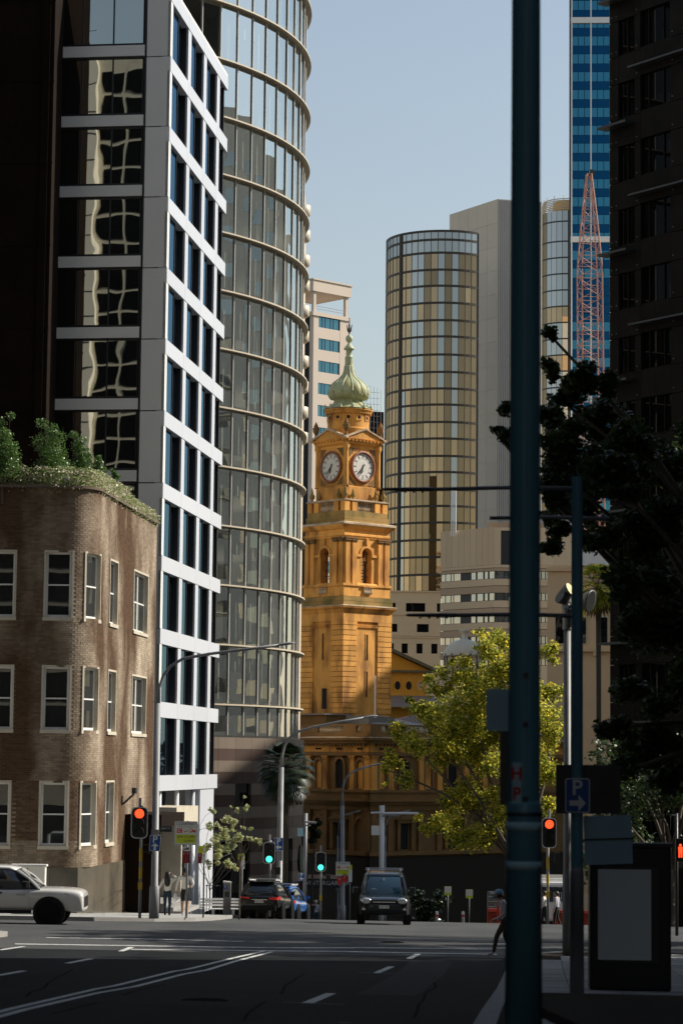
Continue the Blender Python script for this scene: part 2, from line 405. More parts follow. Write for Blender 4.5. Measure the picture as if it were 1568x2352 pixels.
LF['palm'] = leaf_mat('palm_leaf', [(0.010, 0.022, 0.008), (0.02, 0.036, 0.014), (0.035, 0.05, 0.02)], 0.08, 0.3)
LF['skirt'] = leaf_mat('dead_palm_leaf', [(0.06, 0.04, 0.02), (0.10, 0.07, 0.03)], 0.1, 0.8)
# ================================================================== ground, road, pavements
def grid_sheet(name, xs, ys, dz, m, kind='structure'):
    V = np.array([(x, y, gz(x, y) + dz) for y in ys for x in xs]); nx = len(xs)
    Q = np.array([(j * nx + i, j * nx + i + 1, (j + 1) * nx + i + 1, (j + 1) * nx + i) for j in range(len(ys) - 1) for i in range(nx - 1)])
    o = ob(name, np_mesh(name, V, Q), m, smooth=True); o['kind'] = kind
    return o
grid_sheet('ground', [-4000, -400, -40, 0, 40, 400, 4000], [-600, -300, 0, 20, 30, 42, 52, 62, 70, 78, 91, 105, 160, 230, 300, 700, 6000], -0.05, MT['ground'])
road = grid_sheet('road', list(range(-60, 61, 4)), sorted(set(list(range(-60, 241, 3)) + [20, 52, 62, 70, 91, 160])), 0.0, MT['asphalt'])

ap = grid_sheet('approach_shade', [-24, -16, -12, -8, -4, 0, 4, 8], [-30, 0, 10, 20, 26, 30, 36, 42, 47, 52, 57, 60.6], 0.004, MT['shade_asphalt'])  # dark sheet over the road, painted in for shade on the approach

def raised(name, outer, inner, h, m):
    """pavement between a kerb polyline and an inner polyline, with its kerb face"""
    a, b = [], []
    for i in range(len(outer) - 1):
        for t in np.linspace(0, 1, 6)[:-1]:
            a.append((outer[i][0] * (1 - t) + outer[i + 1][0] * t, outer[i][1] * (1 - t) + outer[i + 1][1] * t))
            b.append((inner[i][0] * (1 - t) + inner[i + 1][0] * t, inner[i][1] * (1 - t) + inner[i + 1][1] * t))
    a.append(outer[-1]); b.append(inner[-1])
    mb, kb = MB(), MB()
    for i in range(len(a) - 1):
        P = [a[i], a[i + 1]]; Q = [b[i], b[i + 1]]
        k = [(p[0] + (q[0] - p[0]) * 0.02, p[1] + (q[1] - p[1]) * 0.02) for p, q in zip(P, Q)]
        cut = [(k[0], k[1])]
        for s in range(4):
            t0, t1 = s / 4, (s + 1) / 4
            q = [(k[0], Q[0], t0), (k[0], Q[0], t1), (k[1], Q[1], t1), (k[1], Q[1], t0)]
            v = [(u[0] + (w[0] - u[0]) * t, u[1] + (w[1] - u[1]) * t) for u, w, t in q]
            mb.add([(x, y, gz(x, y) + h) for x, y in v], [(0, 1, 2, 3)])
        for (s0, s1, z0, z1) in ((P, P, -0.1, h + 0.008), (P, k, h + 0.008, h + 0.008)):
            kb.add([(s0[0][0], s0[0][1], gz(*s0[0]) + z0), (s0[1][0], s0[1][1], gz(*s0[1]) + z0),
                    (s1[1][0], s1[1][1], gz(*s1[1]) + z1), (s1[0][0], s1[0][1], gz(*s1[0]) + z1)], [(0, 1, 2, 3)])
    o = mb.build(name, m); o['kind'] = 'structure'
    kb.build('kerb', MT['kerb'], o)
    return o
raised('pavement_left',
       [(-60, 84.2), (-40, 84.3), (-20, 84.6), (-12, 84.9), (-8.5, 85.6), (-6.5, 87.2), (-5.2, 89.6), (-4.75, 93), (-4.5, 98), (-4.3, 107), (-3.8, 118), (-2.6, 130), (-0.6, 150)],
       [(-60, 95), (-40, 95), (-20, 95), (-14, 95.5), (-12.5, 97), (-11, 99), (-10.5, 101), (-10.2, 103), (-10, 106), (-14, 112), (-14, 122), (-14, 132), (-14, 150)], 0.13, MT['paving'])
KX = lambda Y: 1.35 + 0.082 * (Y - 25)
pr = raised('pavement_right',
       [(0.0, 6), (KX(18), 18), (KX(30), 30), (KX(45), 45), (KX(56), 56), (4.2, 60.5), (5.6, 62.6), (8, 63.4), (14, 64.2), (40, 69)],
       [(14, 6), (14, 18), (14, 30), (14, 40), (14, 46), (14, 50), (14, 53), (14, 56), (20, 58), (40, 60)], 0.10, MT['soil'])
n_slab = 0
for j in range(34):
    for i in range(9):
        y0 = 25.5 + j * 1.1; x0 = KX(y0) + 0.45 + i * 0.8
        if y0 > 61.0 or (y0 > 57 and i == 0) or (y0 > 59.5 and i < 2) or x0 > y0 * 0.145 or (x0 > 2.0 and y0 < 34.2) or n_slab > 290: continue
        c = [(x0, y0), (x0 + 0.785, y0), (x0 + 0.785 + 0.088, y0 + 1.085), (x0 + 0.088, y0 + 1.085)]
        h = 0.13 + random.uniform(-0.004, 0.004)
        m = MB(); m.add([(x, y, gz(x, y) + h - 0.04) for x, y in c] + [(x, y, gz(x, y) + h) for x, y in c],
                        [(4, 5, 6, 7), (0, 1, 5, 4), (1, 2, 6, 5), (2, 3, 7, 6), (3, 0, 4, 7)])
        m.build('paving_slab', MT['paving'], pr); n_slab += 1
gb = MB()
for j in range(12):
    y0, y1 = 8 + j * 2.18, 8 + (j + 1) * 2.18
    gb.add([(x, y, gz(x, y) + 0.24) for x, y in ((2.35, y0), (12, y0), (12, y1), (2.35, y1))], [(0, 1, 2, 3)])
    gb.add([(2.35, y, gz(2.35, y) + z) for y, z in ((y0, 0), (y0, 0.24), (y1, 0.24), (y1, 0))], [(0, 1, 2, 3)])
gb.add([(x, 34.16, gz(x, 34.16) + z) for x, z in ((2.35, 0), (12, 0), (12, 0.24), (2.35, 0.24))], [(0, 1, 2, 3)])
o = gb.build('garden_bed', MT['soil']); o['kind'] = 'structure'
isl = MB(); pts = [(-30, 64.2), (-10.2, 65.2), (-9.2, 66.0), (-9.0, 67.0), (-9.6, 67.8), (-11, 68.2), (-30, 68.2)]
isl.add([(x, y, gz(x, y) - 0.05) for x, y in pts] + [(x, y, gz(x, y) + 0.14) for x, y in pts], [tuple(range(7, 14))] + [(i, (i + 1) % 7, (i + 1) % 7 + 7, i + 7) for i in range(7)])
o = isl.build('traffic_island', MT['kerb']); o['kind'] = 'structure'

def strip(name, px, w, m, dz=0.006):
    g = [gpt(*p) for p in px]; pts = []
    for a, b in zip(g[:-1], g[1:]):
        n = max(2, int((b - a).length / 0.8))
        pts += [a.lerp(b, t / n) for t in range(n)]
    pts.append(g[-1]); mb = MB()
    for i in range(len(pts) - 1):
        d0 = (pts[min(i + 1, len(pts) - 1)] - pts[max(i - 1, 0)]).to_2d().normalized(); d1 = (pts[min(i + 2, len(pts) - 1)] - pts[i]).to_2d().normalized()
        q = []
        for p, d, s in ((pts[i], d0, 1), (pts[i], d0, -1), (pts[i + 1], d1, -1), (pts[i + 1], d1, 1)):
            x, y = p.x - d.y * s * w / 2, p.y + d.x * s * w / 2
            q.append((x, y, gz(x, y) + dz + .004))
        mb.add(q, [(0, 1, 2, 3)])
    return mb.build(name, m, road)
P_, F_ = MT['line_paint'], MT['faint_line']
strip('centre_line', [(-60, 2352), (0, 2337), (225, 2282), (420, 2239), (540, 2209), (625, 2187)], 0.12, P_)
strip('centre_line', [(-60, 2340), (0, 2326), (225, 2272), (400, 2232), (530, 2203), (612, 2184)], 0.12, P_)
strip('crossing_line', [(107, 2154.5), (380, 2158.5), (560, 2163.5)], 0.28, P_)
strip('crossing_line', [(35, 2169), (400, 2174.5), (640, 2178), (880, 2178), (1129, 2181)], 0.34, P_)
strip('crossing_line', [(300, 2181.5), (780, 2186.5), (1140, 2193)], 0.34, P_)
for a, b, w in (((302, 2176.5), (278, 2186), .15), ((210, 2203), (155, 2213.5), .15), ((55, 2231), (-5, 2242), .15), ((55, 2175), (0, 2183), .15),
                ((899, 2221), (864, 2236), .15), ((961, 2191.5), (939, 2203), .15), ((760, 2283), (705, 2306), .17)):
    strip('lane_dash', [a, b], w, P_)
for a, b in (((650, 2303), (790, 2309)), ((824, 2234), (931, 2239)), ((860, 2143), (930, 2143.5)), ((1040, 2165), (1100, 2166)), ((780, 2350), (800, 2352))):
    strip('detector_loop', [a, b], 0.10, F_)
m_('road_patch', (0.018, 0.02, 0.022), 0.85, var=0.3, vs=8, bump=0.5, bs=60, spec=.08); m_('road_patch_pale', (0.045, 0.047, 0.048), 0.85, var=0.3, vs=8, bump=0.5, bs=60, spec=.08)
for x0, x1, y0, y1, mm in ((-3.5, -1.2, 33, 39, 'road_patch'), (-7.5, -5.8, 46, 60, 'road_patch'), (.3, 1.3, 40, 58, 'road_patch_pale'), (-7.5, -6.6, 36, 44, 'road_patch_pale')):
    mb = MB(); ny = 8
    for j in range(ny):
        ya, yb_ = y0 + (y1 - y0) * j / ny, y0 + (y1 - y0) * (j + 1) / ny; sk = .08
        mb.add([(x, y, gz(x, y) + .007) for x, y in ((x0 + sk * (ya - y0), ya), (x1 + sk * (ya - y0), ya), (x1 + sk * (yb_ - y0), yb_), (x0 + sk * (yb_ - y0), yb_))], [(0, 1, 2, 3)])
    mb.build('road_patch', MT[mm], road)
for k, (x0, y0, x1, y1) in enumerate(((120, 2330, 380, 2262), (560, 2345, 700, 2236), (950, 2340, 1010, 2240), (330, 2225, 520, 2222), (700, 2262, 1080, 2258), (60, 2290, 180, 2215))):
    n = 7; strip('tar_seam', [(x0 + (x1 - x0) * t / n + random.uniform(-9, 9) * (0 < t < n), y0 + (y1 - y0) * t / n + random.uniform(-3, 3) * (0 < t < n)) for t in range(n + 1)], .045, MT['tar'], .002)
mq = gpt(470, 2300); mb = MB(); mb.lathe([(.34, 0.004), (.34, 0.014), (.3, 0.018)], 20); mb.build('manhole_cover', MT['tar'], road, loc=mq)
man = gpt(900, 2165); mb = MB(); mb.lathe([(0.34, 0), (0.34, 0.012), (0.3, 0.016)], 20)
mb.build('manhole_cover', MT['tar'], road, loc=man)

# ================================================================== brick corner building
def path_fn(segs):
    """segs: list of ('l', p, q) or ('a', centre, r, a0, a1); returns length and s -> (point, outward normal)"""
    L = []
    for s in segs:
        L.append((Vector(s[2]) - Vector(s[1])).length if s[0] == 'l' else abs(s[4] - s[3]) * s[2])
    def f(s):
        for seg, l in zip(segs, L):
            if s <= l + 1e-6 or seg is segs[-1]:
                if seg[0] == 'l':
                    p, q = Vector(seg[1]), Vector(seg[2]); d = (q - p).normalized(); c = p + d * s
                    return c, Vector((d.y, -d.x))
                a = seg[3] + (seg[4] - seg[3]) * s / l; n = Vector((math.cos(a), math.sin(a)))
                return Vector(seg[1]) + n * seg[2], n
            s -= l
    return sum(L), f

def brick_building():
    hd = R(5.5); d = Vector((math.sin(hd), math.cos(hd))); nrm = Vector((d.y, -d.x))
    D = Vector((-8.55, 112.0)); C = D - d * 13.8
    rad = 1.35; cen = C - nrm * rad
    a1 = math.atan2(nrm.y, nrm.x); a0 = R(-90)
    B = cen + Vector((math.cos(a0), math.sin(a0))) * rad
    dirf = Vector((1, 0)); A = B - dirf * 9.0
    Ltot, f = path_fn([('l', A, B), ('a', cen, rad, a0, a1), ('l', C, D)])
    larc = rad * (a1 - a0); sC = 9.0 + larc
    zb = gz(-10, 95) - 0.4; top = 10.95
    root = empty('brick_corner_building', (cen.x, cen.y, zb), 0, 'old brown brick building with rounded sunlit corner and ivy on its parapet', 'building')
    off = Vector((-cen.x, -cen.y, -zb))
    rows = [(8.28, 5.66), (3.66, 1.16), (-0.95, -3.45)]
    wins = []                                              # (s0, s1, z0, z1)
    def s_of(x):                                           # picture x -> distance along wall
        ss = np.linspace(0, Ltot, 4000); best = None
        for s in ss:
            p, n = f(s)
            if p.dot(n) < 0 and abs(784 + FPX * p.x / p.y - x) < 0.8: return s
        return None
    for zt, z0 in rows:
        sw = s_of(108)
        wins += [(sw - 0.02, sw + 1.02, z0, zt), (sw - 2.32, sw - 1.28, z0, zt), (sw - 4.6, sw - 3.55, z0, zt)]
        wins += [(sC - 0.95, sC + 0.4, z0, zt), (sC + 2.5, sC + 4.2, z0, zt)]
        if zt > 0: wins.append((sC + 8.0, sC + 11.5, z0, zt))
    base_z = -4.3
    # mortar backing with openings
    sb = sorted(set([0, Ltot] + [9 + larc * i / 14 for i in range(15)] + [w[0] for w in wins] + [w[1] for w in wins]))
    zbk = sorted(set([base_z, top] + [w[2] for w in wins] + [w[3] for w in wins]))
    mb = MB()
    mb.oz = 0
    def P(s, o, z):
        p, n = f(s); q = p + n * o
        return (q.x + off.x, q.y + off.y, z + off.z)
    def hole(s, z): return any(w[0] < s < w[1] and w[2] < z < w[3] for w in wins)
    for i in range(len(sb) - 1):
        for j in range(len(zbk) - 1):
            if hole((sb[i] + sb[i + 1]) / 2, (zbk[j] + zbk[j + 1]) / 2): continue
            mb.quad(P(sb[i], 0, zbk[j]), P(sb[i + 1], 0, zbk[j]), P(sb[i + 1], 0, zbk[j + 1]), P(sb[i], 0, zbk[j + 1]))
    wall = mb.build('wall', MT['mortar'], root)
    # bricks
    bl, bh, jt = 0.236, 0.078, 0.010
    V, cnt = [], 0; cand = []
    nrow = int((top - base_z) / (bh + jt))
    for j in range(nrow):
        z0 = base_z + j * (bh + jt) + 0.005
        s = (j % 2) * 0.12 + random.uniform(0, .02)
        while s < Ltot - bl:
            sm, zm = s + bl / 2, z0 + bh / 2
            if not any(w[0] - 0.10 < sm < w[1] + 0.10 and w[2] - 0.03 < zm < w[3] + 0.03 for w in wins):
                cand.append((s, z0))
            s += bl + jt
    def brick_verts(s, z):
        e = 0.005 + random.uniform(-0.0015, 0.002)
        e2 = e + (random.uniform(0, 0.005) if random.random() < .10 else 0)
        return [P(s, -.02, z), P(s + bl, -.02, z), P(s + bl, -.02, z + bh), P(s, -.02, z + bh), P(s, e, z), P(s + bl, e2, z), P(s + bl, e2, z + bh), P(s, e, z + bh)]
    near = [c for c in cand if 7.2 < c[0] < 11.5 and -3.3 < c[1] < -0.9][:290]
    ns = set(near)
    FQ = [(4, 5, 6, 7), (0, 1, 5, 4), (1, 2, 6, 5), (2, 3, 7, 6), (3, 0, 4, 7)]
    for c in near:
        m = MB(); m.add(brick_verts(*c), FQ); m.build('brick', MT['brick_odd'], wall)
    VV, QQ = [], []
    for c in cand:
        if c in ns: continue
        n = len(VV); VV += brick_verts(*c); QQ += [tuple(i + n for i in q) for q in FQ]
    o = ob('bricks', np_mesh('bricks', np.array(VV), np.array(QQ)), MT['brick'], wall); o['kind'] = 'stuff'
    # windows
    for (s0, s1, z0, z1) in wins:
        fr, gl1, gl2, rv, sl = MB(), MB(), MB(), MB(), MB()
        dp = -0.16
        def bx(mbx, a0_, a1_, y0_, y1_, c0, c1):
            mbx.add([P(a0_, y0_, c0), P(a1_, y0_, c0), P(a1_, y1_, c0), P(a0_, y1_, c0), P(a0_, y0_, c1), P(a1_, y0_, c1), P(a1_, y1_, c1), P(a0_, y1_, c1)],
                    [(0, 3, 2, 1), (4, 5, 6, 7), (0, 1, 5, 4), (1, 2, 6, 5), (2, 3, 7, 6), (3, 0, 4, 7)])
        for a, b, c, e in ((s0 - .08, s0, z0 - .02, z1 + .08), (s1, s1 + .08, z0 - .02, z1 + .08), (s0, s1, z1, z1 + .08)):
            bx(rv, a, b, -0.25, 0.035, c, e)
        bx(sl, s0 - .10, s1 + .10, -0.25, 0.075, z0 - .14, z0)
        ft = 0.075; zm = (z0 + z1) / 2
        cols = [(s0, s1)] if s1 - s0 < 3 else [(s0, (s0 + s1) / 2 - .03), ((s0 + s1) / 2 + .03, s1)]
        for a, b in cols:
            for q in ((a, a + ft, z0, z1), (b - ft, b, z0, z1), (a + ft, b - ft, z1 - ft, z1), (a + ft, b - ft, z0, z0 + ft * 1.4), (a + ft, b - ft, zm - .03, zm + .03)):
                bx(fr, q[0], q[1], dp - .06, dp + .02, q[2], q[3])
            gl1.quad(P(a + ft, dp - .03, zm + .03), P(b - ft, dp - .03, zm + .03), P(b - ft, dp - .03, z1 - ft), P(a + ft, dp - .03, z1 - ft))
            gl2.quad(P(a + ft, dp - .015, z0 + ft), P(b - ft, dp - .015, z0 + ft), P(b - ft, dp - .015, zm - .03), P(a + ft, dp - .015, zm - .03))
        w = rv.build('window', MT['cream'], root)
        fr.build('sash', MT['white_frame'], w); gl1.build('pane', GL['house'], w); gl2.build('pane', GL['house'], w); sl.build('sill', MT['cream'], w)
    # polished stone base, slab by slab
    s = 0.0
    while s < Ltot - 6.2:
        e = min(s + 1.1, Ltot - 6.2); m = MB()
        m.add([P(s + .006, .0, zb), P(e - .006, .0, zb), P(e - .006, .0, base_z), P(s + .006, .0, base_z), P(s + .006, .06, zb), P(e - .006, .06, zb), P(e - .006, .06, base_z), P(s + .006, .06, base_z)], FQ)
        m.build('base_slab', MT['granite'], root); s = e
    mb = MB(); mb.add([P(Ltot - 6.2, 0, zb), P(Ltot, 0, zb), P(Ltot, 0, base_z), P(Ltot - 6.2, 0, base_z)], [(0, 1, 2, 3)]); mb.build('base_wall', MT['granite'], root)
    # parapet coping, roof, end wall
    mb = MB(); ss = list(np.linspace(0, 9, 6)) + [9 + larc * i / 14 for i in range(1, 15)] + [Ltot]
    for a, b in zip(ss[:-1], ss[1:]):
        for (o0, c0, o1, c1) in ((.02, top - .06, .13, top - .06), (.13, top - .06, .13, top + .06), (.13, top + .06, -.35, top + .06), (-.35, top + .06, -.35, top - .5)):
            mb.quad(P(a, o0, c0), P(b, o0, c0), P(b, o1, c1), P(a, o1, c1))
    mb.build('coping', MT['mortar'], root)
    mb = MB(); poly = [P(s, -.3, top - .45) for s in ss]; e1, e0 = poly[-1], poly[0]
    mb.add(poly + [(e1[0] - 9, e1[1], e1[2]), (e0[0], e0[1] + 14, e0[2])], [tuple(range(len(poly) + 2))]); mb.build('roof', MT['zinc_roof'], root)
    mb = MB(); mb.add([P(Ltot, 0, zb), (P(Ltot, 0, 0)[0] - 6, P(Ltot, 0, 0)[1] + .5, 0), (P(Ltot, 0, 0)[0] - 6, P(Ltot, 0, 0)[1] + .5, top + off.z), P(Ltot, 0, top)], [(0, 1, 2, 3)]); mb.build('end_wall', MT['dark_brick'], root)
    # porch: projecting stone doorcase
    sP = sC + 7.0; pw, ph = 1.55, -2.35
    def bx2(mbx, a0_, a1_, y0_, y1_, c0, c1):
        mbx.add([P(a0_, y1_, c0), P(a1_, y1_, c0), P(a1_, y0_, c0), P(a0_, y0_, c0), P(a0_, y1_, c1), P(a1_, y1_, c1), P(a1_, y0_, c1), P(a0_, y0_, c1)],
                [(0, 3, 2, 1), (4, 5, 6, 7), (0, 1, 5, 4), (1, 2, 6, 5), (2, 3, 7, 6), (3, 0, 4, 7)])
    m = MB(); bx2(m, sP, sP + .4, .0, pw, zb, ph - .55); pc = m.build('porch', MT['dark_brick'], root)
    m = MB(); bx2(m, sP - .02, sP + 6.2, .0, pw + .05, ph - .55, ph); m.build('porch_roof', MT['dark_brick'], pc)
    m = MB(); bx2(m, sP + 5.6, sP + 6.0, .02, pw, zb, ph - .55); m.build('porch_pier', MT['cream'], pc)
    m = MB(); bx2(m, sP + .4, sP + 5.6, .02, .10, zb, ph - .55); m.build('porch_doors', MT['dark_room'], pc)
    for i in range(3):
        m = MB(); g0 = gz(-8, 106) + .1; bx2(m, sP + .5, sP + 5.5, .1, pw + .9 - i * .35, g0 + i * .16, g0 + .16 + i * .16); m.build('step', MT['kerb'], pc)
    # camera bracket and box light on the wall
    m = MB(); m.tube([P(sC + 6.4, .02, -1.9), P(sC + 6.4, .45, -1.5), P(sC + 6.4, .5, -1.3)], .05, 6); bx2(m, sC + 6.2, sC + 6.6, .42, .6, -1.45, -1.2); m.build('wall_camera', MT['dark_metal'], root)
    return root, f, sC, Ltot, top
BRICK, bf, bsC, bL, btop = brick_building()

# ================================================================== dark brick tower at the left edge
def dark_tower():
    q = at(112, 700, 113.3); zb = gz(q.x, 113) - .5
    r = empty('dark_brick_tower', (q.x, 113.3, zb), 0, 'tall unlit dark brown brick building filling the left edge', 'building')
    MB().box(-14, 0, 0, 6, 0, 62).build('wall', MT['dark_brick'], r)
    for z in range(20, 60, 4): MB().box(-14, 0.02, -.03, .0, z, z + .12).build('brick_course', MT['dark_brick'], r)
    MB().box(-.55, -.2, -.1, 0, 8, 61).build('downpipe', MT['dark_brick'], r)
    for k in range(9):
        w = MB().box(-9.5, -8.0, -.04, .0, 19 + 4 * k, 21.4 + 4 * k).build('window', MT['dark_metal'], r)
        MB().box(-9.4, -8.1, -.06, -.04, 19.1 + 4 * k, 21.3 + 4 * k).build('pane', GL['dark'], w)
dark_tower()

# ================================================================== white-framed office
def white_office():
    q = at(363, 1756, 116); al = 7.3; zb = gz(q.x, 118) - .3
    r = empty('white_grid_office', (q.x, 116, zb), -R(al), 'office block with white grid facade and mirror glass front beside the brick building', 'building')
    o = -zb; FH = 3.52; L = 16.1; N = 11
    zi = lambda i: -1.48 + FH * i + o
    bays = [0.0, 4.6, 8.95, 12.9]
    MB().box(-9, -.45, .45, L - .8, zi(0) + .05, zi(N) + .7).build('core', MT['dark_room'], r)
    band = {}
    for i in range(N + 1):
        z0, z1 = zi(i), zi(i) + .74
        edges = bays + [L]
        for k in range(4):                      # spandrel panels of the band, one by one
            a, b = edges[k] + .012, edges[k + 1] - .012
            MB().box(-.42, .0, a, b, z0, z1).build('spandrel_panel', MT['white_panel'], r)
        if i < N:
            for k, y in enumerate(bays):        # white uprights
                MB().box(-.16, -.03, y, y + (.6 if k == 0 else .82), z1 + .01, zi(i + 1) - .01).build('upright', MT['white_panel'], r)
            for k in range(4):
                a = bays[k] + (.6 if k == 0 else .82); b = (bays + [L - .5])[k + 1]
                f_ = MB().box(-.5, -.12, b - .10, b, z1, zi(i + 1)).build('window_frame', MT['black_metal'], r)
                mid = a + (b - a) * .52
                MB().quad((-.20, a, z1), (-.20, mid, z1), (-.20, mid, zi(i + 1)), (-.20, a, zi(i + 1))).build('pane', GL['side'], f_)
                MB().box(-.40, -.17, mid, mid + .07, z1, zi(i + 1)).build('pane_bar', MT['black_metal'], f_)
                MB().quad((-.38, mid + .07, z1), (-.38, b, z1), (-.38, b, zi(i + 1)), (-.38, mid + .07, zi(i + 1))).build('pane', GL['side'], f_)
            # mirror front
            zj = zi(i) + .72
            MB().box(-1.2, -.02, .0, .4, zj + .03, zj + FH - .03).build('corner_panel', MT['grey_panel'], r)
            MB().box(-6.6, -1.32, .02, .35, zj + .08, zj + .62).build('front_band', MT['grey_panel'], r)
            MB().box(-6.6, -1.2, .1, .4, zj - .02, zj + .06).box(-6.6, -1.2, .1, .4, zj + .64, zj + .74).box(-1.32, -1.2, .08, .4, zj, zj + FH).build('black_trim', MT['black_metal'], r)
            fw = MB()
            fw = MB().box(-6.6, -1.33, .22, .3, zj + .74, zj + FH).build('front_window', MT['black_metal'], r)
            for x in (-1.38, -2.9, -4.45, -6.0): MB().box(x - .05, x, .12, .22, zj + .74, zj + FH).build('mullion', MT['black_metal'], fw)
            for x in (-1.38, -2.9, -4.45):
                MB().quad((x - 1.55, .2, zj + .74), (x - .05, .2, zj + .74), (x - .05, .2, zj + FH), (x - 1.55, .2, zj + FH)).build('pane', GL['front'], fw)
            MB().quad((-7.5, .2, zj + .74), (-6.05, .2, zj + .74), (-6.05, .2, zj + FH), (-7.5, .2, zj + FH)).build('pane', GL['front'], fw)
    MB().box(-9, -.02, .02, L - .02, zi(N) + .742, zi(N) + .9).build('roof', MT['grey_panel'], r)
    MB().box(-9, -.44, .44, L - .8, zi(0) - .02, zi(0) + .04).build('soffit', MT['grey_panel'], r)
    MB().box(-1.2, .0, .0, .4, zi(0) - 9 + .74, zi(0) + .7).build('dark_pier', MT['black_metal'], r)
    g = gz(q.x, 120) + .1 + o
    for y in (1.9, 6.3, 10.6):
        c = MB(); c.lathe([(.17, g), (.17, g + 3.4), (.12, g + 3.42), (.12, zi(0))], 14, (-.3, y)); c.build('column', MT['white_panel'], r, smooth=True)
    MB().box(-.85, -.06, 11.4, 15.4, 0, zi(0)).build('end_wall', MT['white_panel'], r)
    MB().box(-6, -2.6, .5, 15, 0, zi(0) - .02).build('lobby_wall', MT['dark_room'], r)
    for k in range(6): MB().box(-2.6, -2.5, 1.2 + k * 1.7, 2.5 + k * 1.7, .2, zi(0) - .4).build('lobby_glass', GL['dark'], r)
    zc = at(400, 1898, 117).z + o
    MB().box(-3, .75, 1.0, 6.6, zc, zc + .9).build('canopy', MT['cream'], r)
    for k in range(2): MB().box(-1.2, -.7, 2.5 + 3.4 * k, 4.2 + 3.4 * k, zc - 2.6, zc - 1.2).build('louvre', MT['steel'], r)
    MB().box(-6, .4, .4, 10.8, 0, gz(q.x, 120) + .24 + o).build('plinth', MT['kerb'], r)
white_office()

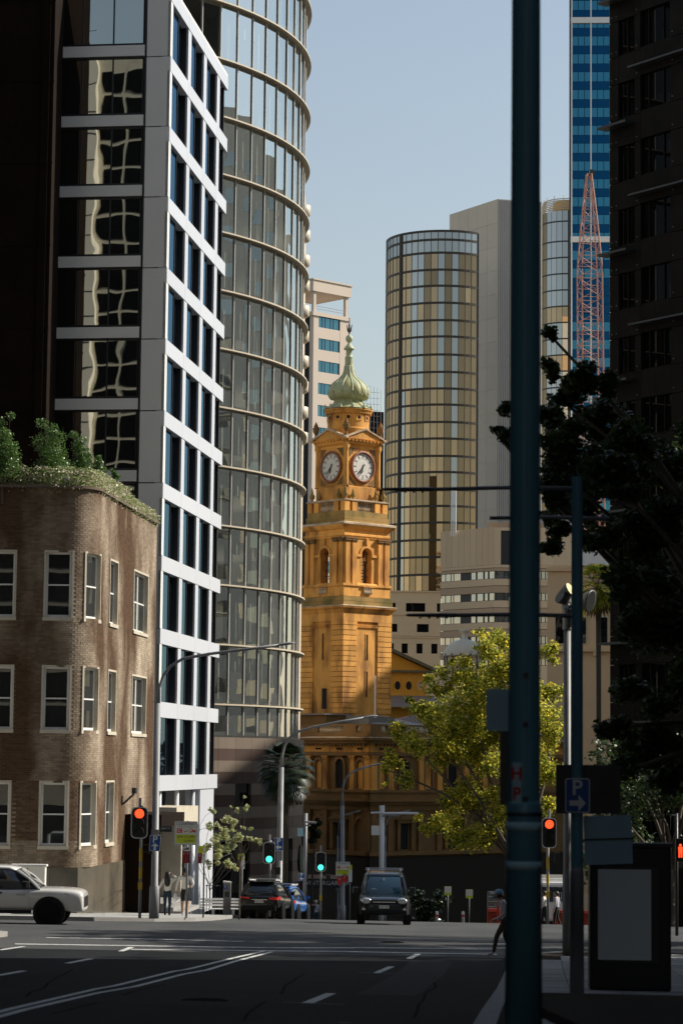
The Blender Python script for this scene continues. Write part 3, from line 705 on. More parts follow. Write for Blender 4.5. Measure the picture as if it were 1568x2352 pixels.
# ================================================================== round glass office with banded stone podium
def arc_panel(mb, c, r0, r1, a0, a1, z0, z1, n=2):
    secs = []
    for i in range(n + 1):
        a = a0 + (a1 - a0) * i / n; ca, sa = math.cos(a), math.sin(a)
        secs.append([(c[0] + r0 * ca, c[1] + r0 * sa, z0), (c[0] + r1 * ca, c[1] + r1 * sa, z0), (c[0] + r1 * ca, c[1] + r1 * sa, z1), (c[0] + r0 * ca, c[1] + r0 * sa, z1)])
    return mb.loft(secs)
def round_office():
    cx, cy, RR = -23.9, 170.0, 20.95; zb = gz(-10, 160) - 1
    r = empty('round_glass_office', (cx, cy, zb), 0, 'round glass tower with cream ledge rings over a banded brown stone podium', 'building')
    o = -zb; FH = 3.86; st = 4.55
    A = [R(-(k * st) + 8) for k in range(15)]           # angles, from the right silhouette round to the front
    ztop = 3.6 + FH * 15
    MB(o).lathe([(13.5, 1.6), (13.5, ztop)], 40).build('core', MT['interior'], r, smooth=True)
    for i in range(-1, 15):
        z0 = 3.6 + FH * i
        zl = z0 if i >= 0 else 1.55
        if i >= 0:
            m = MB(o); arc_panel(m, (0, 0), RR - .1, RR + .44, R(40), R(-75), z0 - .05, z0 + .05, 60); m.build('ledge_ring', MT['ring_cream'], r)
            m = MB(o); arc_panel(m, (0, 0), RR - .3, RR - .22, R(40), R(-75), z0 + .25, z0 + .32, 60); m.build('inner_rail', MT['steel'], r)
            m = MB(o); arc_panel(m, (0, 0), 13.4, RR - .12, R(40), R(-75), z0 - .22, z0 + .12, 40); m.build('floor', MT['floor_slab'], r)
        for k in range(len(A) - 1):
            m = MB(o); a0, a1 = A[k] - .003, A[k + 1] + .003
            p = [(RR * math.cos(a), RR * math.sin(a)) for a in (a1, a0)]
            m.quad((*p[0], zl + .1), (*p[1], zl + .1), (*p[1], z0 + FH - .1), (*p[0], z0 + FH - .1)); m.build('pane', GL['curved'], r)
            ca, sa = math.cos(A[k]), math.sin(A[k])
            m = MB(o); m.tube([((RR + .06) * ca, (RR + .06) * sa, zl + .1), ((RR + .06) * ca, (RR + .06) * sa, z0 + FH - .1)], .045, 6); m.build('mullion', MT['mullion'], r)
            if i >= 0 and random.random() < .72:   # blinds and partitions behind the glass
                h = random.choice((.8, 1.4, 2.6, 3.2, 3.2)); m = MB(o); pr_ = [((RR - .35) * math.cos(a), (RR - .35) * math.sin(a)) for a in (a1, a0)]
                m.quad((*pr_[0], z0 + FH - .3 - h), (*pr_[1], z0 + FH - .3 - h), (*pr_[1], z0 + FH - .3), (*pr_[0], z0 + FH - .3)); m.build('blind', MT['blind'], r)
            if i >= 0 and k % 2 == 0:
                m = MB(o); m.tube([(18.6 * ca, 18.6 * sa, z0 + .12), (18.6 * ca, 18.6 * sa, z0 + FH - .22)], .28, 10); m.build('inner_column', MT['floor_slab'], r)
    # podium of alternating stone bands
    h = .742; RP = 21.45; row = 0; z = 1.5
    MB(o).lathe([(RP - .35, zb), (RP - .35, 1.5)], 80).build('podium_wall', MT['dark_room'], r)
    while z > zb + .5:
        for k in range(12):
            a0, a1 = R(9 - 4.55 * k) - .0005, R(9 - 4.55 * (k + 1)) + .0005
            win = (row in (4, 5) and k in (9,)) or (row in (5,) and k in (4, 5, 3)) or (row >= 9 and k in (2, 5, 6, 9, 10, 11)) or (row in (4, 5) and k == 1)
            if win: continue
            m = MB(o); arc_panel(m, (0, 0), RP - .33, RP, a0, a1, z - h + .008, z - .004, 2)
            m.build('stone_panel', MT['band_light'] if row % 2 == 0 else MT['band_dark'], r)
        z -= h; row += 1
    for rows, ks in (((4, 5), (9, 1)), ((5,), (3, 4, 5)), (tuple(range(9, 17)), (2, 5, 6, 9, 10, 11))):
        for k in ks:
            a0, a1 = R(9 - 4.55 * k), R(9 - 4.55 * (k + 1)); p = [((RP - .2) * math.cos(a), (RP - .2) * math.sin(a)) for a in (a1, a0)]
            zt, zl = 1.5 - h * rows[0], 1.5 - h * (rows[-1] + 1)
            m = MB(o); m.quad((*p[0], zl), (*p[1], zl), (*p[1], zt), (*p[0], zt)); m.build('shop_window' if len(rows) > 2 else 'window', GL['dark'], r)
    # green round emblem on the podium
    a = R(9 - 4.55 * 3 - 1.8); cc = Vector((RP + .06) * Vector((math.cos(a), math.sin(a), 0))); zc = at(683, 1986, 158).z + o
    T = Matrix.Translation((cc.x, cc.y, zc)) @ Matrix.Rotation(a, 4, 'Z') @ Matrix.Rotation(R(90), 4, 'Y')
    m = MB(0, T); m.lathe([(.95, 0), (.95, .05)], 28); e = m.build('emblem', MT['roundel_back'], r)
    m = MB(0, T)
    for k in range(8):
        b = k * math.pi / 4; d, n2 = Vector((math.cos(b), math.sin(b), 0)), Vector((-math.sin(b), math.cos(b), 0))
        for q, w in ((.12, .0), (.5, .0)):
            m.add([d * q + Vector((0, 0, .06)), d * (q + .17) + n2 * .1 + Vector((0, 0, .06)), d * (q + .36) + Vector((0, 0, .06)), d * (q + .17) - n2 * .1 + Vector((0, 0, .06))], [(0, 1, 2, 3)])
    m.build('emblem_petals', MT['roundel'], e)
    # dark awning with lettering at the right foot
    q = at(712, 2030, 168)
    MB(o).box(q.x + 23.9 - .2, q.x + 23.9 + 2.4, q.y - 170, q.y - 164, q.z - .25, q.z + .35).build('awning', MT['dark_metal'], r)
    ob('lettering', text_mesh('WINTERGARDEN', .42), MT['sign_white'], r, loc=(q.x + 23.9 + 1.15, q.y - 170.02, q.z + .05 + o), rot=(R(90), 0, 0))
    # scalloped balconies of the next block, behind its right edge
    b = at(702, 520, 205); rb = empty('balcony_block', (b.x, 205, gz(0, 205)), 0, 'cream block with scalloped balconies peeking out behind the round glass tower', 'building')
    MB(-gz(0, 205)).box(-14, -.1, 0, 8, gz(0, 205), 49.0).build('wall', MT['ring_cream'], rb)
    for k in range(10):
        z = 27 + k * 2.2; m = MB(-gz(0, 205)); m.lathe([(.55, z), (.75, z + .15), (.75, z + 1.0), (.6, z + 1.05)], 14, (-.35, .3)); m.build('balcony', MT['ring_cream'], rb, smooth=True)
round_office()
# ================================================================== sandstone building with the clock tower
SS = MT['sandstone']
def lands():
    tx, ty, th = 0.56, 226.0, R(41.2); zb = gz(0, 226) - .6; o = -zb
    r = empty('sandstone_clock_tower_building', (tx, ty, zb), th, 'golden sandstone building with tall clock tower and green onion dome', 'building')
    A = lambda v: at(800, 717.7 + .2075 * v, 226.4).z
    B = lambda v: at(800, 1177 + .2075 * v, 225).z
    K = .2075 * 226 / FPX                                # zoom pixel -> metre
    # ---- shaft
    z0, z1 = B(2200), B(1130); w = 5.75
    sh = MB(o).sqp([(w, z0 - 1.2), (w, z1)]).build('tower_shaft', SS, r)
    hc = .478; n = int((z1 - .5 - z0) / hc)
    blk = MB(); blk.box(-.86, .86, -.86, .86, .03, hc - .03); bme = blk.mesh('stone_block'); bme.materials.append(SS)
    for i in range(n + 1):
        for sx, sy in ((-1, -1), (1, -1), (-1, 1), (1, 1)):
            b_ = ob('stone_block', bme, None, sh, loc=(sx * 2.14, sy * 2.14, z0 - .25 + i * hc + o))
    MB(o).sqp([(6.02, z1 - .75), (6.02, z1)]).build('shaft_frieze', SS, r)
    for face in range(2):                                # 0: right-hand visible face (-y), 1: left-hand (-x)
        T = Matrix.Identity(4) if face == 0 else Matrix.Rotation(R(-90), 4, 'Z')
        m = MB(o, T)
        for k in range(9): m.box(-1.2 + k * .28, -1.06 + k * .28, -3.0, -2.9, B(1285), B(1250))
        m.build('dentils', SS, r)
        sl = ((-.1, .12, 1360, 1635), (-.1, .12, 1765, 2045)) if face == 0 else ((-.05, .17, 1350, 1640), (.0, .72, 1955, 2180))
        for a, b, c, d in sl:
            f_ = MB(o, T); f_.box(a - .07, a, -2.93, -2.88, B(d), B(c)).box(b, b + .07, -2.93, -2.88, B(d), B(c)).box(a - .07, b + .07, -2.93, -2.88, B(c), B(c) + .07)
            f_ = f_.build('slit_window', SS, r); MB(o, T).box(a, b, -2.885, -2.5, B(d), B(c)).build('opening', MT['dark_room'], f_)
    MB(o).sqp([(5.9, B(1135)), (6.1, B(1110)), (6.25, B(1090)), (6.6, B(1075)), (6.68, B(1060)), (6.68, B(1048)), (6.1, B(1042))]).build('cornice', SS, r)
    MB(o).sqp([(6.72, B(1056)), (6.72, B(1047)), (6.2, B(1040))]).build('cornice_edge', MT['stone_edge'], r)
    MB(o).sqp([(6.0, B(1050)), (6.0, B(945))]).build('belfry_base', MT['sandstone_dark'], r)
    for q0, q1 in ((1046, 999), (996, 950)): MB(o).sqp([(6.1, B(q0)), (6.1, B(q1))]).build('stone_course', MT['moss_stone'], r)
    MB(o).sqp([(5.75, B(950)), (5.75, B(840)), (5.95, B(832)), (5.95, B(815)), (5.6, B(795))]).build('belfry_pedestal', SS, r)
    # ---- belfry with open arches
    bz0, bz1 = B(800), B(300); bw = 5.45; hw = .62; spr = B(480)
    def arch(hw_, zs, n_=10): return [(hw_ * math.cos(math.pi * i / n_), zs + hw_ * math.sin(math.pi * i / n_)) for i in range(n_ + 1)]
    for q in range(4):
        T = Matrix.Rotation(-R(90) * q, 4, 'Z'); h = bw / 2
        m = MB(o, T)
        m.box(-h + (.75 if q % 2 else 0), -hw, -h, -h + .75, bz0, bz1).box(hw, h - (.75 if q % 2 else 0), -h, -h + .75, bz0, bz1)
        ar = arch(hw, spr)
        m.vprism([(hw, bz1), (-hw, bz1)] + ar[::-1], -h, -h + .75)
        bl = m.build('belfry_wall', SS, r)
        m = MB(o, T); a1, a0 = arch(hw + .26, spr, 12), arch(hw + .02, spr, 12)
        for i in range(12): m.vprism([a0[i], a1[i], a1[i + 1], a0[i + 1]], -h - .10, -h + .02)
        m.build('archivolt', SS, bl)
        MB(o, T).box(-.12, .12, -h - .18, -h, B(370), B(300)).build('keystone', SS, bl)
        for sx in (-1, 1):
            MB(o, T).box(sx * 1.05 - .42, sx * 1.05 + .42, -h - .12, -h + .02, B(505), B(478)).build('impost', SS, bl)
            for px in (1.62, 2.42):
                p = MB(o, T); p.box(sx * px - .26, sx * px + .26, -h - .20, -h + .0, B(795), B(350)).box(sx * px - .32, sx * px + .32, -h - .26, -h, B(830), B(795)); p = p.build('pilaster', SS, bl)
                c_ = MB(o, T); c_.box(sx * px - .28, sx * px + .28, -h - .24, -h, B(350), B(335)).box(sx * px - .34, sx * px + .34, -h - .30, -h, B(335), B(318)).box(sx * px - .40, sx * px + .40, -h - .34, -h, B(315), B(298)); c_.build('capital', MT['sandstone_dark'], p)
        m = MB(o, T)
        for k in range(5): m.lathe([(.05, B(915)), (.11, B(895)), (.05, B(865)), (.08, B(845))], 8, (-.44 + .22 * k, -h - .25))
        m.build('balusters', MT['stone_edge'], bl)
        MB(o, T).box(-.72, .72, -h - .34, -h - .05, B(840), B(822)).build('balcony_rail', SS, bl)
        m = MB(o, T)
        for x in (-.2, .2): m.box(x - .03, x + .03, -h + .5, -h + .56, bz0, B(400))
        for v in (470, 560, 650, 720): m.box(-hw, hw, -h + .5, -h + .56, B(v), B(v) + .07)
        m.build('window_bars', MT['iron'], bl)
    MB(o).sqp([(bw - 1.4, bz0 - .3), (bw - 1.4, bz0 + .05)]).build('belfry_floor', MT['sandstone_dark'], r)
    MB(o).sqp([(5.6, B(302)), (5.6, B(285)), (5.75, B(280)), (5.75, B(258)), (5.6, B(252)), (5.6, B(215)), (5.9, B(205)), (6.25, B(180)), (6.4, B(165)), (6.45, B(140)), (6.0, B(132))]).build('entablature', SS, r)
    MB(o).sqp([(6.5, B(160)), (6.5, B(140)), (6.0, B(130))]).build('cornice_edge', MT['stone_edge'], r)
    # ---- balustrade stage
    for q0, q1, ww in ((140, 101, 5.5), (99, 61, 5.5), (59, 5, 5.35)): MB(o).sqp([(ww, B(q0)), (ww, B(q1))]).build('parapet_plinth', MT['moss_stone'], r)
    pz0, pz1 = B(10), A(2125)
    for sx in (-1, 1):
        for sy in (-1, 1):
            for dx, dy in ((0, 0), (-sx * .95, 0), (0, -sy * .95)):
                c = (sx * 2.36 + dx, sy * 2.36 + dy)
                p = MB(o).sqp([(.62, pz0), (.62, pz1 + .02)], c).build('parapet_pier', SS, r)
                m = MB(o); s = 1.0 if (dx, dy) == (0, 0) else .85
                m.lathe([(.22 * s, pz1 + .12), (.22 * s, pz1 + .2), (.08, pz1 + .28), (.25 * s, pz1 + .5 * s), (.27 * s, pz1 + .72 * s), (.1, pz1 + .98 * s), (.13, pz1 + 1.02 * s), (.02, pz1 + 1.5 * s)], 12, c); m.build('finial', MT['moss_stone'], p, smooth=True)
    m = MB(o)
    for q in range(4):
        m.T = Matrix.Rotation(R(90) * q, 4, 'Z')
        for k in range(9): m.lathe([(.05, pz0), (.12, pz0 + .3), (.05, pz0 + .7), (.09, pz1 - .02)], 8, (-1.0 + .25 * k, -2.36))
    m.build('balusters', MT['stone_edge'], r)
    MB(o).sqp([(5.4, pz1 - .04), (5.5, pz1 + .02), (5.5, pz1 + .14)]).build('parapet_rail', MT['stone_edge'], r)
    # ---- clock stage
    cz0, cz1 = A(2150), A(1465); cw = 4.0; h = cw / 2
    cst = MB(o).sqp([(cw + .2, cz0), (cw + .2, A(1960)), (cw - .08, A(1950)), (cw - .08, cz1)]).build('clock_stage', SS, r)
    zc_ = A(1950)
    while zc_ < cz1 - .1: MB(o).sqp([(cw, zc_ + .015), (cw, min(zc_ + .5, cz1) - .015)]).build('stone_course', SS, cst); zc_ += .5
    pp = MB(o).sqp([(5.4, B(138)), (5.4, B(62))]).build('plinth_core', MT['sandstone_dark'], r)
    for sx in (-1, 1):
        for sy in (-1, 1):
            m = MB(o); m.lathe([(.30, A(1960)), (.24, A(1940)), (.22, A(1585)), (.24, A(1560)), (.36, A(1520)), (.30, A(1510)), (.34, A(1465))], 14, (sx * h, sy * h)); m.build('corner_column', SS, r, smooth=True)
    czc = A(1738); cr = 1.26
    for q in (0, 3):
        T = Matrix.Rotation(R(90) * q, 4, 'Z')
        Tc = T @ Matrix.Translation((0, -h, czc)) @ Matrix.Rotation(R(90), 4, 'X')      # local z points out of the face
        m = MB(o, Tc); m.lathe([(cr + .22, -.02), (cr + .26, .12), (cr + .20, .24), (cr + .04, .24), (cr, .12)], 40, cap=False); cf = m.build('clock', MT['clock_ring'], r, smooth=True)
        m = MB(o, Tc); m.lathe([(cr + .05, .0), (cr + .05, .10)], 40); m.build('dial', MT['clock_white'], cf)
        m = MB(o, Tc)
        for k in range(12):
            a = k * math.pi / 6; d, nn = Vector((math.sin(a), math.cos(a), 0)), Vector((math.cos(a), -math.sin(a), 0)); zz = Vector((0, 0, .115))
            m.add([d * .86 + nn * .045 + zz, d * .86 - nn * .045 + zz, d * 1.13 - nn * .055 + zz, d * 1.13 + nn * .055 + zz], [(0, 1, 2, 3)])
        m.build('hour_marks', MT['ink'], cf)
        m = MB(o, Tc)
        for rr, ww in ((1.19, .03), (.80, .025), (.42, .02)):
            for k in range(36):
                a, b = k * math.pi / 18, (k + 1) * math.pi / 18
                if rr == .42 and k % 3 == 0: continue
                m.add([((rr + s * ww) * math.sin(t), (rr + s * ww) * math.cos(t), .113) for t, s in ((a, -.5), (b, -.5), (b, .5), (a, .5))], [(0, 1, 2, 3)])
        m.build('dial_tracery', MT['ink_grey'], cf)
        for nm, ang, ln, wd, zz in (('hour_hand', 199, .72, .12, .15), ('minute_hand', 222, 1.1, .06, .18)):
            m = MB(o, Tc @ Matrix.Rotation(-R(ang), 4, 'Z')); m.add([(-wd * .5, -.3, zz), (wd * .5, -.3, zz), (wd, ln * .7, zz), (0, ln, zz), (-wd, ln * .7, zz)], [(0, 1, 2, 3, 4)]); m.build(nm, MT['ink'], cf)
        for sx in (-1, 1):
            for sz in (-1, 1): MB(o, T).add([(sx * 1.62, -h - .03, czc + sz * 1.72), (sx * .72, -h - .03, czc + sz * 1.72), (sx * 1.62, -h - .03, czc + sz * .82)], [(0, 1, 2)]).build('spandrel_carving', MT['sandstone_dark'], r)
    MB(o).sqp([(cw + .1, A(1505)), (cw + .5, A(1490)), (cw + .5, cz1), (cw + .9, A(1450)), (cw + 1.0, A(1440))]).build('clock_cornice', SS, r)
    pa, pb = A(1335), A(1447)
    for q in range(4):
        T = Matrix.Rotation(R(90) * q, 4, 'Z'); e = cw / 2 + .5
        p = MB(o, T); p.vprism([(-e, pb), (e, pb), (0, pa)], -e + .1, 0); p = p.build('pediment', SS, r)
        m = MB(o, T)
        for s in (-1, 1): m.vprism([(s * (e + .12), pb), (s * (e + .12), pb + .16), (0, pa + .16), (0, pa)][::s], -e - .05, -e + .3)
        m.build('raking_cornice', MT['stone_edge'], p)
        m = MB(o, T)
        for k in range(10): m.box(-2.1 + k * .45, -1.95 + k * .45, -e - .02, -e + .12, pb - .18, pb - .02)
        m.build('dentils', SS, p)
        m = MB(o); c = (2.15 * (1 if q in (0, 1) else -1), 2.15 * (1 if q in (0, 3) else -1)); u = A(1400)
        m.sqp([(.5, pb), (.5, u)], c); m.lathe([(.2, u), (.1, u + .25), (.3, u + .6), (.34, u + .95), (.2, u + 1.0), (.24, u + 1.08), (.02, u + 1.55)], 12, c); m.build('urn', MT['sandstone_dark'] if q else MT['moss_stone'], r)
    # ---- drum and onion dome
    m = MB(o); m.lathe([(2.05, A(1400)), (2.05, A(1310)), (1.97, A(1300)), (1.97, A(1155)), (2.1, A(1150)), (2.22, A(1120)), (2.3, A(1110)), (2.3, A(1096)), (2.0, A(1090))], 48); dr = m.build('drum', SS, r)
    for k in range(12):
        a = R(30 * k + 18.8); T = Matrix.Rotation(a, 4, 'Z') @ Matrix.Translation((1.965, 0, A(1192))) @ Matrix.Rotation(R(90), 4, 'Y')
        m = MB(o, T); m.box(-.3, .3, -.3, .3, -.1, .05); f_ = m.build('porthole', SS, dr); m = MB(o, T); m.lathe([(.16, .03), (.16, .06)], 14); m.build('opening', MT['dark_room'], f_)
    m = MB(o)
    for k in range(48):
        a = 2 * math.pi * k / 48; m.T = Matrix.Rotation(a, 4, 'Z'); m.box(2.05, 2.17, -.06, .06, A(1148), A(1128))
    m.build('dentils', SS, dr)
    on = [(270, 1090), (262, 1082), (215, 1060), (170, 1025), (150, 990), (150, 972), (205, 968), (228, 930), (232, 890), (218, 845), (185, 800), (140, 765), (100, 735), (72, 700), (55, 660), (47, 600), (45, 520), (47, 505)]
    seg = 96; vs, fs = [], []
    for j, (hp, v) in enumerate(on):
        lob = .0 if v > 970 else max(0, min(1, (hp - 60) / 120)) * .055
        for i in range(seg):
            a = 2 * math.pi * i / seg; rad = hp * K * (1 + lob * (abs(math.sin(6 * a)) - .6)); vs.append((rad * math.cos(a), rad * math.sin(a), A(v)))
    for j in range(len(on) - 1):
        for i in range(seg): k = (i + 1) % seg; fs.append((j * seg + i, j * seg + k, j * seg + seg + k, j * seg + seg + i))
    m = MB(o); m.add(vs, fs); dm = m.build('onion_dome', MT['copper'], r, smooth=True)
    for k in range(12):
        a = 2 * math.pi * k / 12; m = MB(o)
        m.tube([(hp * K * .985 * math.cos(a), hp * K * .985 * math.sin(a), A(v)) for hp, v in on[6:16]], .07, 6); m.build('rib', MT['copper_rib'], dm, smooth=True)
        m = MB(o); m.tube([(hp * K * math.cos(a), hp * K * math.sin(a), A(v)) for hp, v in on[1:6]], .09, 6); m.lathe([(.16, A(1090)), (.12, A(1060)), (.02, A(1035))], 6, (2.25 * math.cos(a), 2.25 * math.sin(a))); m.build('skirt_rib', MT['copper_rib'], dm)
    m = MB(o); m.lathe([(47 * K, A(506)), (40 * K, A(500)), (35 * K, A(495)), (34 * K, A(425)), (58 * K, A(420)), (60 * K, A(408)), (42 * K, A(385)), (18 * K, A(355)), (15 * K, A(345)), (34 * K, A(325)), (41 * K, A(298)), (34 * K, A(272)), (12 * K, A(258)), (8 * K, A(238))], 24); fn = m.build('spire', MT['copper_rib'], r, smooth=True)
    m = MB(o); m.tube([(0, 0, A(245)), (0, 0, A(65))], [.09, .035], 6)
    for k in range(4):
        d = Vector((math.cos(k * math.pi / 2 + .6), math.sin(k * math.pi / 2 + .6), 0)); m.tube([Vector((0, 0, A(225))), d * .14 + Vector((0, 0, A(215))), d * .17 + Vector((0, 0, A(185))), d * .26 + Vector((0, 0, A(145)))], [.07, .07, .06, .03], 6)
    m.build('trident', MT['iron'], fn)
    # ---- main block
    C = lambda v: at(830, 1607.6 + .2197 * v, 212).z
    cx, cy = -8.9, -13.5; SD = MT['sandstone_dark']
    roof_z = C(215)
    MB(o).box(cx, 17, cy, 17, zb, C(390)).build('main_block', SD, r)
    for fc in range(2):
        if fc == 0: T = Matrix.Translation((cx, cy, 0)); n = 25         # right-hand face: a along +x, out -y
        else: T = Matrix.Translation((cx, cy, 0)) @ Matrix(((0, 1, 0, 0), (1, 0, 0, 0), (0, 0, 1, 0), (0, 0, 0, 1)))    # a along +y, out -x
        e0 = -.6
        def course(nm, v0, v1, out, m_=SD, e=None):
            mb = MB(o, T); mb.box(-out if fc == 0 else -out + .004, n, -out, .05, C(v1), C(v0)); return mb.build(nm, m_, r)
        course('cornice_edge', 388, 402, .92, MT['stone_edge']); course('cornice', 402, 425, .85); course('cornice_step', 425, 455, .6); course('frieze', 455, 545, .2, SS); course('architrave', 545, 585, .32)
        course('balcony_course', 940, 965, .45); course('balcony_band', 965, 1035, .3); course('belt_cornice', 1035, 1060, .75); course('belt_step', 1060, 1090, .5); course('belt_frieze', 1090, 1155, .2); course('base_course', 1580, 1620, .5); course('plinth', 1640, 2500, .35, MT['shade_plinth'])  # plinth added near-black in place of the shade under the trees
        course('parapet_base', 340, 385, .35); course('parapet_rail', 255, 272, .35)
        m = MB(o, T)
        for k in range(44): m.box(.3 + k * .42, .48 + k * .42, -.58, -.2, C(480), C(458))
        m.build('dentils', SD, r)
        # parapet: piers and balusters
        for a0_, a1_ in ((.0, .9), (1.9, 3.2), (7.0, 8.4), (10.5, 11.6), (14, 15)):
            MB(o, T).box(a0_ - .35, a1_, -.36, .0, C(340), C(272)).build('parapet_pier', SD, r)
        m = MB(o, T)
        for k in range(60):
            a_ = .95 + k * .24
            if any(q0 - .4 < a_ < q1 + .05 for q0, q1 in ((.0, .9), (1.9, 3.2), (7.0, 8.4), (10.5, 11.6), (14, 15))): continue
            m.lathe([(.05, C(340)), (.10, C(320)), (.045, C(290)), (.07, C(272))], 6, (a_, -.18))
        m.build('balusters', MT['stone_edge'], r)
        # bays
        up = [(3.9, 'w'), (1.2, 'n'), (6.7, 'n'), (9.6, 'w'), (12.4, 'n')]
        for a_, t in up:
            hwid = .52 if t == 'w' else .42; zs = C(680)
            f_ = MB(o, T); p0, p1 = arch(hwid, zs), arch(hwid + .26, zs)
            for i in range(10): f_.vprism([(a_ + p0[i][0], p0[i][1]), (a_ + p1[i][0], p1[i][1]), (a_ + p1[i + 1][0], p1[i + 1][1]), (a_ + p0[i + 1][0], p0[i + 1][1])], -.22, .02)
            for s in (-1, 1): f_.box(a_ + s * (hwid + .13) - .13, a_ + s * (hwid + .13) + .13, -.22, .02, C(935), zs)
            f_.box(a_ - hwid - .3, a_ + hwid + .3, -.26, .02, C(945), C(925))
            f_ = f_.build('arched_window' if t == 'w' else 'niche', SD, r)
            MB(o, T).vprism([(a_ + hwid, C(930)), (a_ + hwid, zs)] + [(a_ + x, z) for x, z in p0[1:]] + [(a_ - hwid, C(930))], -.03, .01).build('opening', MT['dark_room'] if t == 'w' else SS, f_)
            MB(o, T).box(a_ - .38, a_ + .38, -.24, -.19, C(520), C(502)).build('vent', MT['dark_room'], f_)
            # ground floor
            if t == 'w':
                f_ = MB(o, T); f_.vprism([(a_ - 1.15, C(1250)), (a_ + 1.15, C(1250)), (a_, C(1188))], -.55, .02)
                for s in (-1, 1): f_.box(a_ + s * .82 - .16, a_ + s * .82 + .16, -.35, .02, C(1560), C(1255))
                f_.box(a_ - 1.05, a_ + 1.05, -.42, .02, C(1285), C(1252)); f_ = f_.build('pediment_window', SD, r)
                MB(o, T).box(a_ - .5, a_ + .5, -.05, .0, C(1560), C(1290)).build('opening', MT['dark_room'], f_)
            else:
                zs = C(1300); f_ = MB(o, T); p0, p1 = arch(.5, zs), arch(.78, zs)
                for i in range(10): f_.vprism([(a_ + p0[i][0], p0[i][1]), (a_ + p1[i][0], p1[i][1]), (a_ + p1[i + 1][0], p1[i + 1][1]), (a_ + p0[i + 1][0], p0[i + 1][1])], -.2, .02)
                f_ = f_.build('niche', SD, r); MB(o, T).vprism([(a_ + .5, C(1560)), (a_ + .5, zs)] + [(a_ + x, z) for x, z in p0[1:]] + [(a_ - .5, C(1560))], -.03, .01).build('opening', SD, f_)
        for a_ in (.25, 2.15, 5.75, 8.0, 11.3, 13.6):
            p = MB(o, T); p.box(a_ - .28, a_ + .28, -.28, .02, C(935), C(620)).box(a_ - .36, a_ + .36, -.34, .02, C(950), C(925)); p = p.build('pilaster', SS, r)
            c_ = MB(o, T); c_.box(a_ - .34, a_ + .34, -.34, .0, C(620), C(600)).box(a_ - .40, a_ + .40, -.40, .0, C(600), C(585)); c_.build('capital', SS, p)
            p = MB(o, T); p.box(a_ - .3, a_ + .3, -.26, .02, C(1580), C(1160)); p.build('pilaster', SD, r)
    # metal roofs
    def hip(x0, x1, y0, y1, z0_, z1_, ins):
        m = MB(o); m.add([(x0, y0, z0_), (x1, y0, z0_), (x1, y1, z0_), (x0, y1, z0_), (x0 + ins, y0 + ins, z1_), (x1 - ins, y0 + ins, z1_), (x1 - ins, y1 - ins, z1_), (x0 + ins, y1 - ins, z1_)],
                           [(4, 5, 6, 7), (0, 1, 5, 4), (1, 2, 6, 5), (2, 3, 7, 6), (3, 0, 4, 7)]); h_ = m.build('metal_roof', MT['zinc_roof'], r)
        m = MB(o)
        for t in np.arange(.3, .98, .035):
            xx = x0 + (x1 - x0) * t
            if x0 + ins < xx < x1 - ins: m.tube([(xx, y0 - .02, z0_ + .03), (xx, y0 + ins, z1_ + .03)], .05, 4)
            yy = y0 + (y1 - y0) * t
            if y0 + ins < yy < y1 - ins: m.tube([(x0 - .02, yy, z0_ + .03), (x0 + ins, yy, z1_ + .03)], .05, 4)
        m.build('roof_seams', MT['zinc_roof'], h_)
    hip(cx + 1, 3, cy + 1, 3, C(330), C(150), 5.0)
    hip(3.4, 17, cy + 1, 6, C(330), C(105), 5.5)
    MB(o).box(-7.6, -5.2, -6, -1, C(330), C(150)).build('lift_house', SD, r)
    MB(o).box(-5.6, -2.5, -9.5, -6.5, C(330), C(165)).build('roof_housing', MT['zinc_roof'], r)
    MB(o).box(-8, -4.9, -6.3, -.7, C(150), C(135)).build('lift_house_roof', MT['zinc_roof'], r)
    m = MB(o); q = at(861, 1640, 214); lq = Matrix.Rotation(-th, 4, 'Z') @ Vector((q.x - tx, q.y - ty, 0)); m.tube([(lq.x, lq.y, C(180)), (lq.x, lq.y, at(861, 1552, 214).z)], .08, 6); m.build('flagpole', MT['white_frame'], r)
    # yellow roof lantern and grey observatory dome on the far wing
    y0 = at(940, 1600, 240); y1 = at(940, 1545, 240); gy = at(898, 1505, 240)
    T = Matrix.Rotation(-th, 4, 'Z') @ Matrix.Translation((y0.x - tx, 240 - ty, 0)) @ Matrix.Rotation(R(6), 4, 'Z')
    m = MB(o, T); m.box(-6, 1.6, 0, 4, y0.z - 3, y1.z); ln = m.build('roof_lantern', MT['yellow_paint'], r)
    for k in range(5):
        Tk = T @ Matrix.Translation((-3.45 + k * 1.12, -.02, (y0.z + y1.z) / 2 - .1)) @ Matrix.Rotation(R(90), 4, 'X'); f_ = MB(o, Tk @ Matrix.Diagonal((1, 1.5, 1, 1))); f_.lathe([(.40, -.02), (.40, .05), (.30, .05)], 20); f_ = f_.build('round_window', MT['yellow_paint'], ln)
        f_2 = MB(o, Tk @ Matrix.Diagonal((1, 1.5, 1, 1))); f_2.lathe([(.29, .0), (.29, .06)], 20); f_2.build('pane', MT['dark_room'] if k in (2, 3) else MT['stone_edge'], f_)
        MB(o, T).box(-2.98 + k * 1.12, -2.82 + k * 1.12, -.1, 0, y0.z, y1.z).build('pilaster', MT['yellow_paint'], ln)
    m = MB(o, T); m.box(-6, 2.0, -.5, 4.4, y1.z, y1.z + .22); m.build('eaves', MT['old_green'], ln)
    m = MB(o, T); m.vprism([(-9.6, y1.z + .22), (2.1, y1.z + .22), (-3.7, gy.z + 1.1)], .3, 4); m.build('gable', MT['yellow_paint'], ln)
    m = MB(o, T)
